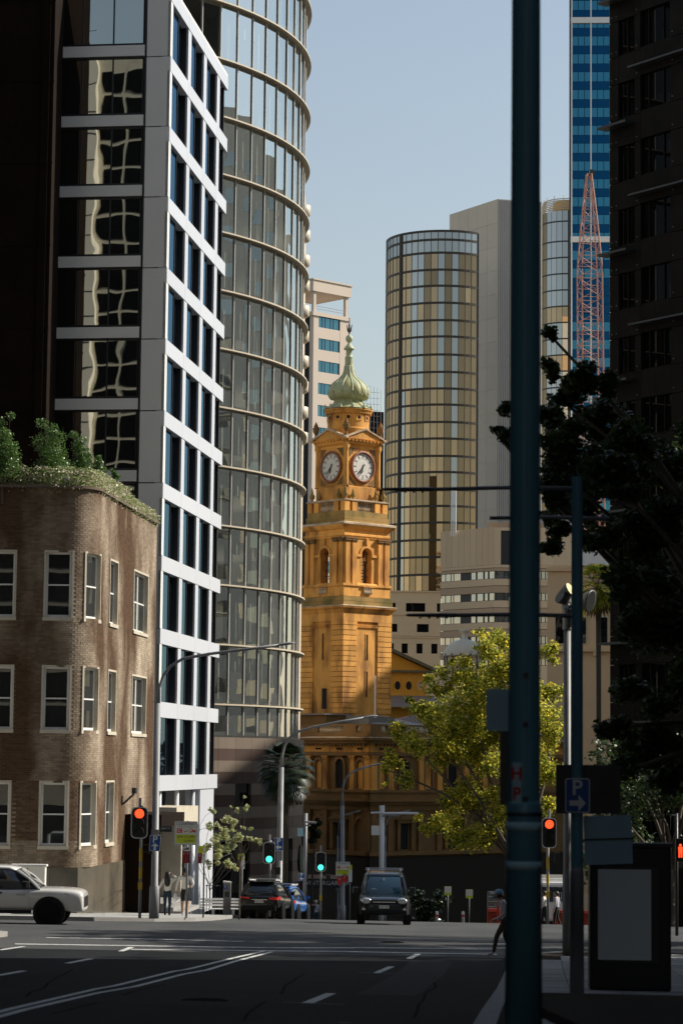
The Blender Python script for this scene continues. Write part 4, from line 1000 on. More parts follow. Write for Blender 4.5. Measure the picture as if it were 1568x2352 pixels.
    m.vprism([(2.6, y1.z + .1), (2.6, y1.z + .42), (-3.7, gy.z + 1.5), (-3.7, gy.z + 1.15)], -.5, 4.4); m.build('gable_roof', MT['old_green'], ln)
    m = MB(o, T); m.add([(-6, -2.5, y0.z - 1.1), (3.2, -2.5, y0.z - 1.1), (2.2, 0, y0.z + .1), (-6, 0, y0.z + .1)], [(0, 1, 2, 3)]); m.build('lean_to_roof', MT['zinc_roof'], ln)
    d0 = at(1066, 1507, 246); T = Matrix.Rotation(-th, 4, 'Z') @ Matrix.Translation((d0.x - tx, 246 - ty, 0)); k = 246 / FPX
    pz = lambda y: at(1066, y, 246).z
    m = MB(o, T); m.lathe([(50 * k, pz(1508)), (50 * k, pz(1505)), (46 * k, pz(1495)), (38 * k, pz(1483)), (26 * k, pz(1474)), (12 * k, pz(1470)), (8 * k, pz(1468)), (6 * k, pz(1458)), (7 * k, pz(1455)), (13 * k, pz(1449)), (12 * k, pz(1447)), (3 * k, pz(1446))], 32); od = m.build('observatory_dome', MT['dome_grey'], r, smooth=True)
    m = MB(o, T); m.lathe([(44 * k, pz(1565)), (44 * k, pz(1509))], 24); m.build('dome_drum', MT['cream'], od)
    for j in range(14):
        a = 2 * math.pi * j / 14; m = MB(o, T); m.tube([(46 * k * math.cos(a), 46 * k * math.sin(a), pz(1560)), (46 * k * math.cos(a), 46 * k * math.sin(a), pz(1510)), (51 * k * math.cos(a), 51 * k * math.sin(a), pz(1503))], .07, 5); m.build('bracket', MT['iron'], od)
lands()

# ================================================================== far buildings
def far_root(name, X, Y, rz, label): 
    z = gz(X, Y); return empty(name, (X, Y, z), rz, label, 'building'), -z
def beige_block():
    c = at(708, 1750, 360); r, o = far_root('beige_office', c.x, 360, R(43), 'beige office block with blue strip windows behind the round glass tower')
    zt = at(708, 640, 360).z
    rows = []
    y = 723.0
    while y < 1560: rows.append((at(712, y + 26, 360).z, at(712, y, 360).z)); y += 51.2
    wx = [(1.1, 1.9), (1.95, 2.5), (2.55, 3.6), (3.65, 4.2), (4.25, 5.4)]
    zs = [-18] + [v for a in reversed(rows) for v in a] + [zt - 5.6]
    m = MB(o); m.box(0, 7.2, .25, 8, -18, zt - 5.6); m.build('core', MT['dark_room'], r)
    for i in range(0, len(zs), 2): MB(o).box(-.0, 7.2, 0, .3, zs[i], zs[i + 1]).build('spandrel', MT['beige_wall'], r)
    for a, b in ((0, 1.05), (5.45, 7.2)): MB(o).box(a, b, -.02, .3, -18, zt - 5.6).build('pier', MT['beige_wall'], r)
    for z0, z1 in rows:
        f_ = MB(o).box(1.05, 5.45, .19, .24, z0, z1).build('window', MT['black_metal'], r)
        for a, b in wx: MB(o).box(b, b + .05, .12, .185, z0, z1).build('mullion', MT['black_metal'], f_)
        for a, b in wx: MB(o).quad((a, .18, z0), (b, .18, z0), (b, .18, z1), (a, .18, z1)).build('pane', GL['teal'], f_)
    m = MB(o); m.box(-.02, .3, .0, .8, -18, zt - 5.6); m.build('corner_pier', MT['beige_wall'], r)
    MB(o).box(-.02, .3, 2.4, 8, -18, zt - 5.6).build('side_wall', MT['beige_wall'], r)
    for i in range(0, len(zs), 2): MB(o).box(.02, .3, .8, 2.4, zs[i] + (0 if i == 0 else 0), zs[i + 1]).build('side_spandrel', MT['beige_wall'], r)
    for z0, z1 in rows: MB(o).box(.1, .2, .8, 2.4, z0, z1).build('side_window', GL['teal'], r)
    MB(o).box(-.3, 7.4, -.2, 8, zt - 5.6, zt - 5.0).build('terrace_floor', MT['beige_wall'], r)
    for x, y_ in ((.2, .2), (6.8, .2), (.2, 7.4), (6.8, 7.4), (.2, 3.4)): MB(o).box(x - .25, x + .25, y_ - .25, y_ + .25, zt - 5.0, zt - 1.9).build('terrace_post', MT['beige_wall'], r)
    MB(o).box(-.4, 7.5, -.3, 8, zt - 1.9, zt - .2).box(-.55, 7.65, -.45, 8.2, zt - .2, zt).build('terrace_roof', MT['beige_wall'], r)
    m = MB(o)
    for z in (.5, .9): m.tube([(0, 0, zt - 5 + z), (7, 0, zt - 5 + z)], .04, 4)
    m.build('terrace_rail', MT['steel'], r)
    # pale tower further off, and the scaffolded one
    c = at(777, 900, 640); r, o = far_root('distant_tower', c.x, 640, R(43), 'faint distant tower with louvred top showing beside the onion dome')
    zt = at(777, 842, 640).z; MB(o).box(-4, 6, 0, 8, -18, zt - 6).build('wall', MT['beige_wall'], r)
    for k in range(14): MB(o).box(-4, 6, -.1, .2, zt - 5.8 + k * .42, zt - 5.6 + k * .42).build('louvre', MT['cream'], r)
    MB(o).box(-3.8, 5.8, .3, 7.8, zt - 6, zt).build('plant_room', MT['grey_clad'], r)
    c = at(858, 930, 420); r, o = far_root('scaffolded_block', c.x, 420, R(20), 'dark block wrapped in scaffolding behind the onion dome')
    zt = at(858, 945, 420).z; MB(o).box(-2.2, 1.9, 0, 6, -18, zt).build('wall', MT['dark_brick'], r)
    m = MB(o)
    for x in np.arange(-2.0, 1.4, .65): m.tube([(x, -.2, zt - 6), (x, -.2, zt + 4.6 - abs(x + .6) * .4)], .035, 4)
    for k in range(8):
        z = zt - 4 + k * 1.05; m.tube([(-2.0, -.2, z), (1.0, -.2, z)], .03, 4); m.tube([(-2.0, -.2, z), (-1.0, -.2, z + 1.05)], .03, 4)
    m.build('scaffold', MT['steel'], r)
beige_block()

def gold_tower():
    Yc = 480.0; c = at(1009, 1750, Yc); RR = 11.35; r, o = far_root('bronze_glass_tower', c.x, Yc, 0, 'round bronze glass office tower with dark floor bands')
    ys = [550, 580, 619, 656, 695, 735, 772.5, 814, 854, 892, 929, 969, 1007, 1047, 1084, 1124, 1162, 1200, 1240, 1279.5, 1320, 1358]
    zs = [at(1009, y, Yc - RR).z for y in ys]; zt = at(1009, 530, Yc - RR).z
    zs = [zt] + zs
    aR = math.asin(76 * (Yc - 9) / FPX / RR)                      # cut on the right
    A = [math.pi * 1.5 + aR - k * (aR + math.pi / 2 + .25) / 20 for k in range(21)]
    n = 0; stuff = {}
    for i in range(len(zs) - 1):
        z1, z0 = zs[i] - .14, zs[i + 1] + .14
        m = MB(o); arc_panel(m, (0, 0), RR - .3, RR + .10, A[0], A[-1], zs[i] - .22, zs[i] + .22, 28); m.build('floor_band', MT['bronze_metal'], r)
        for k in range(20):
            a0, a1 = A[k] - .004, A[k + 1] + .004
            p = [(RR * math.cos(a), RR * math.sin(a)) for a in (a1, a0)]
            hsh = random.random()
            up = i < 10
            pat = {0: 'gold2', 1: 'gold2', 2: 'gold2', 3: 'grey', 4: 'gold2', 5: 'grey' if up else 'gold', 6: 'gold', 7: 'gold2', 8: 'grey' if up else 'gold2', 9: 'grey' if up else 'gold2', 10: 'gold', 11: 'gold' if up else 'grey'}  # pane tints by column imitate mirrored sky and warm reflections
            g = pat.get(k, 'gold')
            if hsh < .05: g = random.choice(('gold', 'gold2'))
            if i < 2: g = 'grey'
            if n < 300 and k < 15:
                m = MB(o); m.quad((*p[0], z0), (*p[1], z0), (*p[1], z1), (*p[0], z1)); m.build('pane', GL[g], r); n += 1
            else:
                stuff.setdefault(g, MB(o)).quad((*p[0], z0), (*p[1], z0), (*p[1], z1), (*p[0], z1))
    for g, m in stuff.items(): q = m.build('panes', GL[g], r); q['kind'] = 'stuff'
    for k in range(21):
        m = MB(o); t = .07; a = A[k]
        if k == 12: t = .42
        m.tube([((RR + .02) * math.cos(a), (RR + .02) * math.sin(a), zs[-1]), ((RR + .02) * math.cos(a), (RR + .02) * math.sin(a), zt)], t, 6); m.build('mullion', MT['bronze_metal'], r)
    MB(o).prism([((RR - .35) * math.cos(a), (RR - .35) * math.sin(a)) for a in A[::-1]], zs[-1] - 1, zt - .3).build('core', MT['dark_room'], r)
    px = RR * math.cos(A[0]); MB(o).box(px, px + .3, RR * math.sin(A[0]), 8, zs[-1], zt).build('edge_fin', MT['dark_metal'], r)
    # tan podium
    xl = at(880, 1400, 466).x - c.x; xr = at(1012, 1400, 466).x - c.x; py = -14.0
    zz = lambda y: at(950, y, 466).z
    rows = [(1385, 1405, ((895, 908), (932, 976), (1003, 1012))), (1433, 1452, ((892, 912), (957, 984))), (1478, 1501, ((892, 904), (922, 936), (956, 970), (990, 1004)))]
    MB(o).box(xl, xr, py + .6, 8, -18, zz(1358)).build('podium_core', MT['dark_room'], r)
    yb = [1357] + [v for a in rows for v in a[:2]] + [1760]
    for i in range(0, len(yb), 2): MB(o).box(xl, xr, py, py + .8, zz(yb[i + 1]), zz(yb[i])).build('podium_band', MT['tan_wall'], r)
    for y0, y1, ws in rows:
        e = 880
        for a, b in ws + ((1012, 1012),):
            if a > e: MB(o).box(at(e, y0, 466).x - c.x, at(a, y0, 466).x - c.x, py + .03, py + .78, zz(y1), zz(y0)).build('podium_pier', MT['tan_wall'], r)
            if b > a: MB(o).box(at(a, y0, 466).x - c.x, at(b, y0, 466).x - c.x, py + .5, py + .6, zz(y1), zz(y0)).build('podium_window', GL['dark'], r)
            e = b
    for y in (1357, 1410, 1458, 1462): MB(o).box(xl, xr, py - .25, py, zz(y + 3), zz(y)).build('podium_ledge', MT['tan_wall'], r)
gold_tower()

def slab_tower():
    c = at(1137, 1750, 495); r, o = far_root('beige_slab_tower', c.x, 495, 0, 'plain beige concrete slab tower with ribbed grey flank beside the bronze tower')
    zt = at(1137, 457, 495).z; zl = -18
    dl = Vector((-math.cos(R(58)), math.sin(R(58)))); L = 17.5
    pts = [(0, 0), (9.5, 2.2), (9.5 + dl.x * L, 2.2 + dl.y * L), (dl.x * L, dl.y * L)]
    m = MB(o); m.prism(pts, zl, zt); m.build('wall', MT['slab_stone'], r)
    nn = Vector((-dl.y, dl.x)) * -1
    nl = Vector((-math.sin(R(58)), -math.cos(R(58))))
    for i in range(5):
        for j in range(18):
            a0, a1 = L * i / 5 + .03, L * (i + 1) / 5 - .03; z0, z1 = zt - (j + 1) * 5.0 + .03, zt - j * 5.0 - .03
            if z0 < 20: continue
            q = [dl * a0, dl * a1]; m = MB(o)
            m.add([(q[0].x, q[0].y, z0), (q[1].x, q[1].y, z0), (q[1].x, q[1].y, z1), (q[0].x, q[0].y, z1)] + [(p.x + nl.x * .08, p.y + nl.y * .08, z) for p, z in ((q[0], z0), (q[1], z0), (q[1], z1), (q[0], z1))],
                  [(4, 5, 6, 7), (0, 1, 5, 4), (1, 2, 6, 5), (2, 3, 7, 6), (3, 0, 4, 7)]); m.build('cladding_panel', MT['slab_stone'], r)
    d2 = Vector((9.5, 2.2)).normalized()
    m = MB(o)
    for k in range(24):
        p = d2 * (.3 + k * .4); m.tube([(p.x, p.y - .05, 20), (p.x, p.y - .05, zt)], .12, 4)
    m.build('ribs', MT['grey_clad'], r)
    # second glass cylinder with open crown
    Yc = 570; c = at(1300, 1750, Yc); RR = 6.6; r, o = far_root('crowned_glass_tower', c.x, Yc, 0, 'round silver glass tower with open slatted crown between the pole and the blue tower')
    pz = lambda y: at(1290, y, Yc - RR).z
    MB(o).lathe([(RR - .3, -18), (RR - .3, pz(482))], 40).build('core', MT['dark_room'], r)
    ys = [482, 507] + [553 + 37.3 * k for k in range(22)]
    A = [R(-165 + 12 * k) for k in range(13)]
    for i in range(len(ys) - 1):
        z1, z0 = pz(ys[i]) - .1, pz(ys[i + 1]) + .1
        m = MB(o); arc_panel(m, (0, 0), RR - .2, RR + .1, A[0], A[-1], z0 - .32, z0, 20); m.build('floor_band', MT['dark_metal'], r)
        for k in range(12):
            p = [(RR * math.cos(a), RR * math.sin(a)) for a in (A[k] + .008, A[k + 1] - .008)]
            m = MB(o); m.quad((*p[0], z0), (*p[1], z0), (*p[1], z1), (*p[0], z1)); m.build('pane', GL['gold2' if k < 2 else ('gold' if i in (6, 9) and k < 7 else 'grey')], r)
    for k in range(7):
        m = MB(o); rr = RR * (1 - .025 * k); arc_panel(m, (0, 0), rr - .25, rr, 0, -math.pi * 2, pz(482) + .2 + k * .46, pz(482) + .38 + k * .46, 40); m.build('crown_slat', MT['cream'], r)
    for k in range(14):
        a = 2 * math.pi * k / 14; m = MB(o); m.tube([((RR - .3) * math.cos(a), (RR - .3) * math.sin(a), pz(482)), (RR * .82 * math.cos(a), RR * .82 * math.sin(a), pz(445))], .1, 5); m.build('crown_post', MT['cream'], r)
    MB(o).lathe([(3.4, pz(482)), (3.2, pz(452))], 24).build('plant_drum', MT['yellow_paint'], r)
slab_tower()

def blue_tower():
    Y = 520; c = at(1311, 1750, Y); r, o = far_root('blue_glass_tower', c.x, Y, R(-3), 'slim deep blue glass skyscraper with white vertical fins behind the crane')
    pz = lambda y: at(1320, y, Y).z
    zt = pz(-60); MB(o).box(0, 13, .3, 13, -18, zt).build('core', MT['dark_room'], r)
    y = -40.0; i = 0; xs = np.linspace(0, 12.6, 10)
    while y < 1180:
        z1, zm, z0 = pz(y), pz(y + 22), pz(y + 41)
        dark = 640 < y < 715
        for k in range(9):
            MB(o).quad((xs[k] + .06, 0, zm), (xs[k + 1] - .06, 0, zm), (xs[k + 1] - .06, 0, z1 - .08), (xs[k] + .06, 0, z1 - .08)).build('pane', GL['blue_dark' if dark else 'blue'], r)
        for k in range(0, 9, 3):
            MB(o).box(xs[k] + .05, xs[k + 3] - .05, .02, .28, z0, zm - .06).build('spandrel', GL['blue_dark'], r)
        y += 41; i += 1
    for x in (.0, 4.2, 8.4, 12.5): MB(o).box(x - .13, x + .13, -.45, .25, pz(1180), zt).build('fin', MT['white_frame'], r)
    for y_ in (45, 548, 1000): MB(o).box(-.2, 13, -.5, .28, pz(y_ + 9), pz(y_ - 4)).build('belt', MT['white_frame'], r)
    # crane
    Yk = 400; k = Yk / FPX; b = at(1358, 1240, Yk); r, o = empty('tower_crane', (b.x, Yk, gz(b.x, Yk)), R(8), 'red lattice tower crane in front of the blue glass skyscraper', 'crane'), -gz(b.x, Yk)
    pz = lambda y: at(1358, y, Yk).z
    lv = [(395, 9), (430, 16), (450, 20), (520, 33), (620, 48), (800, 49), (1000, 49), (1240, 49)]
    def wd(y): return float(np.interp(y, [a for a, _ in lv], [w for _, w in lv])) * k / 2
    ys = np.arange(400, 1245, 26.0)
    sh = lambda y: -(1240 - y) * .008 * k
    for sx in (-1, 1):
        for sy in (-1, 1):
            MB(o).tube([(sx * wd(y) + sh(y), sy * wd(y), pz(y)) for y in ys] + [(sx * wd(1240), sy * wd(1240), gz(b.x, Yk))], .12, 6).build('chord', MT['crane_red'], r)
    m = MB(o)
    for i in range(len(ys) - 1):
        a, c_ = ys[i], ys[i + 1]; s = 1 if i % 2 else -1
        for q in range(4):
            T = Matrix.Rotation(R(90) * q, 4, 'Z'); p0 = T @ Vector((s * wd(a), -wd(a), 0)); p1 = T @ Vector((-s * wd(c_), -wd(c_), 0))
            m.tube([(p0.x + sh(a), p0.y, pz(a)), (p1.x + sh(c_), p1.y, pz(c_))], .055, 4)
            p2 = T @ Vector((-s * wd(a), -wd(a), 0)); m.tube([(p0.x + sh(a), p0.y, pz(a)), (p2.x + sh(a), p2.y, pz(a))], .045, 4)
    m.build('lattice', MT['crane_red'], r)
    MB(o).tube([(sh(400), 0, pz(400)), (.2, -.3, pz(900))], .05, 4).build('hoist_rope', MT['dark_metal'], r)
    MB(o).box(-.8, .8, -2.6, -1.4, pz(965), pz(935)).box(-.35, .35, -2.2, -1.7, pz(935), pz(915)).build('hook_block', MT['dark_metal'], r)
    MB(o).box(-.4, .4, -.3, .3, pz(402), pz(390)).build('head_sheave', MT['dark_metal'], r)
blue_tower()

def banded_block():
    Y = 375; c = at(1133, 1750, Y); r, o = far_root('banded_beige_office', c.x, Y, 0, 'beige office block with mirror ribbon windows below the slab tower')
    dl = Vector((-math.sin(R(43)), math.cos(R(43)))); L = 11.8; zz = lambda y: at(1133, y, Y).z
    Tl = Matrix(((-dl.x, -dl.y * -1 * -1, 0, dl.x * L), (-dl.y, dl.x * -1 * -1, 0, dl.y * L), (0, 0, 1, 0), (0, 0, 0, 1)))
    # left face: a runs from its far end to the corner, +y inwards
    ad = -dl; inn = Vector((-ad.y, ad.x))
    Tl = Matrix(((ad.x, inn.x, 0, dl.x * L), (ad.y, inn.y, 0, dl.y * L), (0, 0, 1, 0), (0, 0, 0, 1)))
    RW = 12.6
    strips = [(1311, 1329), (1361, 1379), (1412, 1429), (1460, 1478), (1511, 1528)]
    yb = [1211] + [v for s in strips for v in s] + [1780]
    for i in range(0, len(yb), 2):
        z1, z0 = zz(yb[i]), zz(yb[i + 1])
        if i == 0:
            hz = zz(1297)
            for k in range(9): MB(o, Tl).box(L * k / 9 + .02, L * (k + 1) / 9 - .02, 0, .4, hz + .03, z1).build('cladding_panel', MT['tan_clad'], r)
            for a, b in ((0, 1.0), (7.0, 9.2), (9.2, RW)): MB(o).box(a + .01, b - .01, 0, .4, hz + .03, z1).build('cladding_panel', MT['tan_clad'], r)
            MB(o).box(1.0, 7.0, .25, .4, hz + .03, z1 - .5).build('louvre_bay', MT['black_metal'], r); MB(o).box(1.0, 7.0, 0, .4, z1 - .5, z1).build('cladding_panel', MT['tan_clad'], r)
            z1 = hz
        zm = (z0 + z1) / 2
        for T, W_ in ((Tl, L), (None, RW)):
            MB(o, T).box(0, W_, 0, .4, zm + .04, z1).build('upper_band', MT['tan_clad'], r); MB(o, T).box(0, W_, -.03, .38, z0, zm - .04).build('lower_band', MT['tan_band'], r)
    for y1, y0 in strips:
        pat = [(0, .9), (1.0, 2.1), (2.2, 2.7), (2.8, 4.3), (6.6, 7.6), (7.9, 9.2), (9.5, 10.2), (10.5, 11.7)]
        f_ = MB(o, Tl).box(0, L, .3, .35, zz(y0), zz(y1)).build('window_strip', MT['black_metal'], r)
        for a, b in pat: MB(o, Tl).quad((a + .05, .25, zz(y0) + .08), (b - .05, .25, zz(y0) + .08), (b - .05, .25, zz(y1) - .06), (a + .05, .25, zz(y1) - .06)).build('pane', GL['ribbon'], f_)
        f_ = MB(o).box(0, RW, .3, .35, zz(y0), zz(y1)).build('window_strip', MT['black_metal'], r); x = .3
        for w in (1.15, .5, 1.15, .5, 1.15, .5, 1.15, .5, 1.15, .5, 1.15, 1.15):
            if x + w < RW: MB(o).quad((x, .25, zz(y0) + .08), (x + w, .25, zz(y0) + .08), (x + w, .25, zz(y1) - .06), (x, .25, zz(y1) - .06)).build('pane', GL['grey'], f_)
            x += w + .14
    m = MB(o); e = dl * L; m.prism([(.5, .5), (RW - .2, .5), (RW - .2, 12), (e.x + 4, e.y + 3), (e.x + .5, e.y)], -18, zz(1213)); m.build('core', MT['dark_room'], r)
    MB(o).box(-.8, 8, 2, 9, zz(1225), zz(1197)).build('roof_storey', MT['tan_band'], r)
    MB(o).box(7.5, RW + 1, 3, 9, zz(1215), zz(1172)).build('plant_room', MT['grey_clad'], r)
    for k in range(3): MB(o).tube([(-6.5 + k * .35, 5.5, zz(1225)), (-6.5 + k * .35, 5.5, zz(1118))], .1, 6).build('flue', MT['white_frame'], r)
    # old stone terrace behind the palm on the right
    c = at(1362, 1750, 262); r, o = far_root('stone_terrace_house', c.x, 262, R(-8), 'tan stone building with white upper wall half hidden behind the right-hand palm')
    zz = lambda y: at(1362, y, 262).z
    MB(o).box(-5, 6, 0, 8, -18, zz(1300)).build('wall', MT['tan_wall'], r)
    MB(o).box(-2.2, 2.2, -.6, 6, zz(1300), zz(1255)).build('upper_wall', MT['white_frame'], r)
    MB(o).box(-5.2, 6.2, -.5, 0, zz(1497), zz(1489)).box(-5.1, 6.1, -.3, 0, zz(1312), zz(1302)).build('cornice', MT['tan_wall'], r)
    for k in range(4):
        w_ = MB(o).box(-4.2 + k * 2.3, -3.0 + k * 2.3, -.08, .0, zz(1480), zz(1415)).build('window', MT['cream'], r); MB(o).box(-4.1 + k * 2.3, -3.1 + k * 2.3, -.1, -.08, zz(1478), zz(1418)).build('pane', GL['dark'], w_)
    for k in range(5): MB(o).box(-4.4 + k * 2.2, -4.0 + k * 2.2, -.45, 0, zz(1507), zz(1497)).build('bracket', MT['tan_wall'], r)
banded_block()

# ================================================================== dark stone building on the right
def dark_building():
    E = Vector((17.05, 153.0)); zb = gz(17, 153) - .5; o = -zb
    r = empty('dark_stone_building', (E.x, E.y, zb), R(-53.9), 'tall shaded dark brown stone building filling the right edge', 'building')
    FH = 152 * 152 / FPX; Z0 = at(1403, 45, 152).z
    U = 9.5; z = lambda y: at(1440, y, 151).z
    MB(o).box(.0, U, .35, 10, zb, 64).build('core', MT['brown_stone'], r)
    n = 0; xs = [0, .85, 2.35, 3.2, 4.5, 5.9, 7.3, 8.7, U]
    for i in range(-2, 14):
        zt = Z0 - i * FH                                   # top of window row i
        for k in range(len(xs) - 1):
            a, b = xs[k] + .008, xs[k + 1] - .008; yo = 0 if a < 3.1 else -.28
            win = k == 1 or k in (3, 4, 6, 7)
            if win:
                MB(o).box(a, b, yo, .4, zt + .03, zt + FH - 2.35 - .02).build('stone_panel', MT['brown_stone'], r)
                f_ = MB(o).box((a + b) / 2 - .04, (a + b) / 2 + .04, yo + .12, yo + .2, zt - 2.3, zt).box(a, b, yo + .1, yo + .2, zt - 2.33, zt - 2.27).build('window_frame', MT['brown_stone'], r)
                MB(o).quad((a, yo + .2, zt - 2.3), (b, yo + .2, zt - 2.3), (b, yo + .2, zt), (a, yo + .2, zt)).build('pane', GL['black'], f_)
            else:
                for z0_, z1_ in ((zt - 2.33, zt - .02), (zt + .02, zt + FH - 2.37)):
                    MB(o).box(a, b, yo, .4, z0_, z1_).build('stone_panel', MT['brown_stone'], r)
                    m = MB(o)
                    for dx, dz in ((.2, .3), (b - a - .2, .3)): m.box(a + dx - .025, a + dx + .025, yo - .03, yo, z0_ + dz, z0_ + dz + .05)
                    m.build('fixing_stud', MT['steel'], r)
        if i % 2 == 0: MB(o).box(-.35, 2.3, -.75, .1, zt + FH - 2.9, zt + FH - 2.75).build('sunshade_ledge', MT['dark_metal'], r)
        else: MB(o).box(2.6, 8, -.85, .0, zt + .5, zt + .62).build('sunshade_ledge', MT['dark_metal'], r)
    MB(o).box(3.14, 3.19, -.28, .4, zb, 60).build('return_wall', MT['brown_stone'], r)
dark_building()

# ================================================================== city blocks outside the picture that shade and reflect
def city_block(name, x0, x1, y0, y1, h, m, label, fl=3.8, bay=3.2, gl='dark', rz=0, wf=.6):
    zb = gz((x0 + x1) / 2, (y0 + y1) / 2) - 1; cx, cy = (x0 + x1) / 2, (y0 + y1) / 2
    r = empty(name, (cx, cy, zb), rz, label, 'building'); a, b = (x1 - x0) / 2, (y1 - y0) / 2
    MB().box(-a, a, -b, b, 0, h - zb).build('wall', m, r)
    w = MB()
    for k in range(int((h - zb - 4) / fl)):
        z = 4 + k * fl
        for i in range(int(2 * a / bay)):
            x = -a + (i + .5 - wf / 2) * bay
            for s in (-1, 1): w.quad((x, s * (b + .03), z), (x + bay * wf, s * (b + .03), z), (x + bay * wf, s * (b + .03), z + fl * wf), (x, s * (b + .03), z + fl * wf))
        for i in range(int(2 * b / bay)):
            y = -b + (i + .5 - wf / 2) * bay
            for s in (-1, 1): w.quad((s * (a + .03), y, z), (s * (a + .03), y + bay * wf, z), (s * (a + .03), y + bay * wf, z + fl * wf), (s * (a + .03), y, z + fl * wf))
    q = w.build('windows', GL[gl], r); q['kind'] = 'stuff'
    return r, a, b, h - zb
city_block('near_corner_tower', 13.6, 50, -40, 61.5, 95, MT['grey_dim'], 'tall office tower on the near right corner outside the picture')
city_block('right_shade_block', 10.2, 13.4, -40, 48, 60, MT['grey_dim'], 'unseen dark narrow block added along the right pavement to hold back skylight')  # added, never in view; cuts skylight over the foreground
city_block('square_side_tower', 75, 110, 160, 275, 66, MT['pale_stone'], 'tall office slab beyond the square outside the picture on the right', wf=.4, gl='grey')
city_block('rear_tan_tower', -40, -12, -130, -90, 85, MT['tan_wall'], 'tan tower behind the viewpoint on the left', fl=3.6, bay=4)
city_block('rear_low_block', -10, 40, -190, -150, 70, MT['grey_clad'], 'grey block closing the street behind the viewpoint', bay=5)
lb, la, lbb, lh = city_block('unseen_left_block', -60, -10.5, -36, 56, 54, MT['cream'], 'unseen cream block added along the left side of the street to shade and reflect', fl=1.9, bay=2.1, wf=.86)  # unseen block, placed close and finely gridded for shade and mirrored lines
MB().box(-5.5, .3, lbb, lbb + .5, 0, lh).build('mirrored_pier', MT['pale_stone'], lb)  # pier added to show as a beige reflection in the office front panes
for k in range(30): MB().box(-5.5, .3, lbb + .5, lbb + .53, 2 * k, 2 * k + .06).build('pier_joint', MT['dark_metal'], lb)
city_block('left_corner_block', -75, -32, 88, 140, 70, MT['grey_dim'], 'dark block further along the cross street outside the picture on the left')
# ================================================================== vegetation
DIA = np.array([(0, 0), (.38, .45), (0, 1), (-.38, .45)])
LOB = np.array([(0, 0), (.34, .06), (.52, .42), (.24, .5), (.30, .82), (0, 1.02), (-.30, .82), (-.24, .5), (-.52, .42), (-.34, .06)])
def leaves(name, P, size, m, parent, shape=DIA, up=.5, smin=.7, smax=1.25, ori=None):
    n = len(P); k = len(shape)
    N = RNG.normal(size=(n, 3)); N[:, 2] = np.abs(N[:, 2]) + up; N /= np.linalg.norm(N, axis=1)[:, None]
    T = RNG.normal(size=(n, 3)); T -= N * (T * N).sum(1)[:, None]; T /= np.linalg.norm(T, axis=1)[:, None]
    Bv = np.cross(N, T); s = RNG.uniform(smin, smax, n)[:, None] * size
    V = np.zeros((n, k, 3))
    for i, (a, b) in enumerate(shape):
        V[:, i] = P + Bv * (a * s) + T * ((b - .5) * s) + N * (-(abs(a) * .35 + (b - .5) ** 2 * .35) * s)
    Q = np.arange(n * k).reshape(n, k)
    return ob(name, np_mesh(name, V.reshape(-1, 3), Q), m, parent)
def in_clumps(cl, n, shell=.35):
    """cl: rows x, y, z, r; points biased to the outside of each clump"""
    cl = np.array(cl); w = cl[:, 3] ** 2; idx = RNG.choice(len(cl), n, p=w / w.sum())
    d = RNG.normal(size=(n, 3)); d /= np.linalg.norm(d, axis=1)[:, None]
    rad = RNG.uniform(shell, 1, n) ** .6 * (1 + .12 * RNG.normal(size=n))
    c = cl[idx]; d[:, 2] *= .8
    return c[:, :3] + d * (rad * c[:, 3])[:, None]
def limb(mb, a, b, r0, r1, sag=.12):
    a, b = Vector(a), Vector(b); L = (b - a).length; pts, rs = [], []
    side = Vector((random.uniform(-1, 1), random.uniform(-1, 1), .6)) * L * sag
    for i in range(7):
        t = i / 6; pts.append(a.lerp(b, t) + side * math.sin(math.pi * t)); rs.append(r0 + (r1 - r0) * t)
    mb.tube(pts, rs, 7)
def tree(name, label, base, fork, cl, n, size, lm, r0=.3, shape=DIA, cat='tree', bark='bark', every=1, shell=.35, fr=0, group=None):
    r = empty(name, base, random.uniform(0, 6) * 0, label, cat, group); b = Vector(base)
    t = MB(); fk = Vector(fork) - b
    limb(t, (0, 0, -.3), fk, r0, r0 * .7, .03)
    for i, c in enumerate(cl):
        if i % every: continue
        limb(t, fk if i % 3 else fk * .85, Vector(c[:3]) - b, r0 * .4 if r0 > .1 else .014, .03 if r0 > .1 else .005, .1 if r0 > .1 else .05)
    t.build('trunk', MT[bark], r, smooth=True)
    P = in_clumps(fray(cl, fr) if fr else cl, n, shell) - np.array(base)
    leaves('crown', P, size, lm, r, shape)
    return r
def fray(cl, n=3, k=.64):
    out = []
    for x, y, z, r in cl:
        for j in range(n):
            d = Vector((random.gauss(0, 1), random.gauss(0, 1), random.gauss(0, 1))).normalized() * r * random.uniform(.35, .85)
            out.append((x + d.x, y + d.y, z + d.z, r * random.uniform(k * .6, k * 1.25)))
    return out
def px_clumps(lst, Y, dY):
    out = []
    for i, (x, y, rp) in enumerate(lst):
        YY = Y + dY * math.sin(i * 2.4); q = at(x, y, YY); out.append((q.x, q.y, q.z, rp * YY / FPX))
    return out
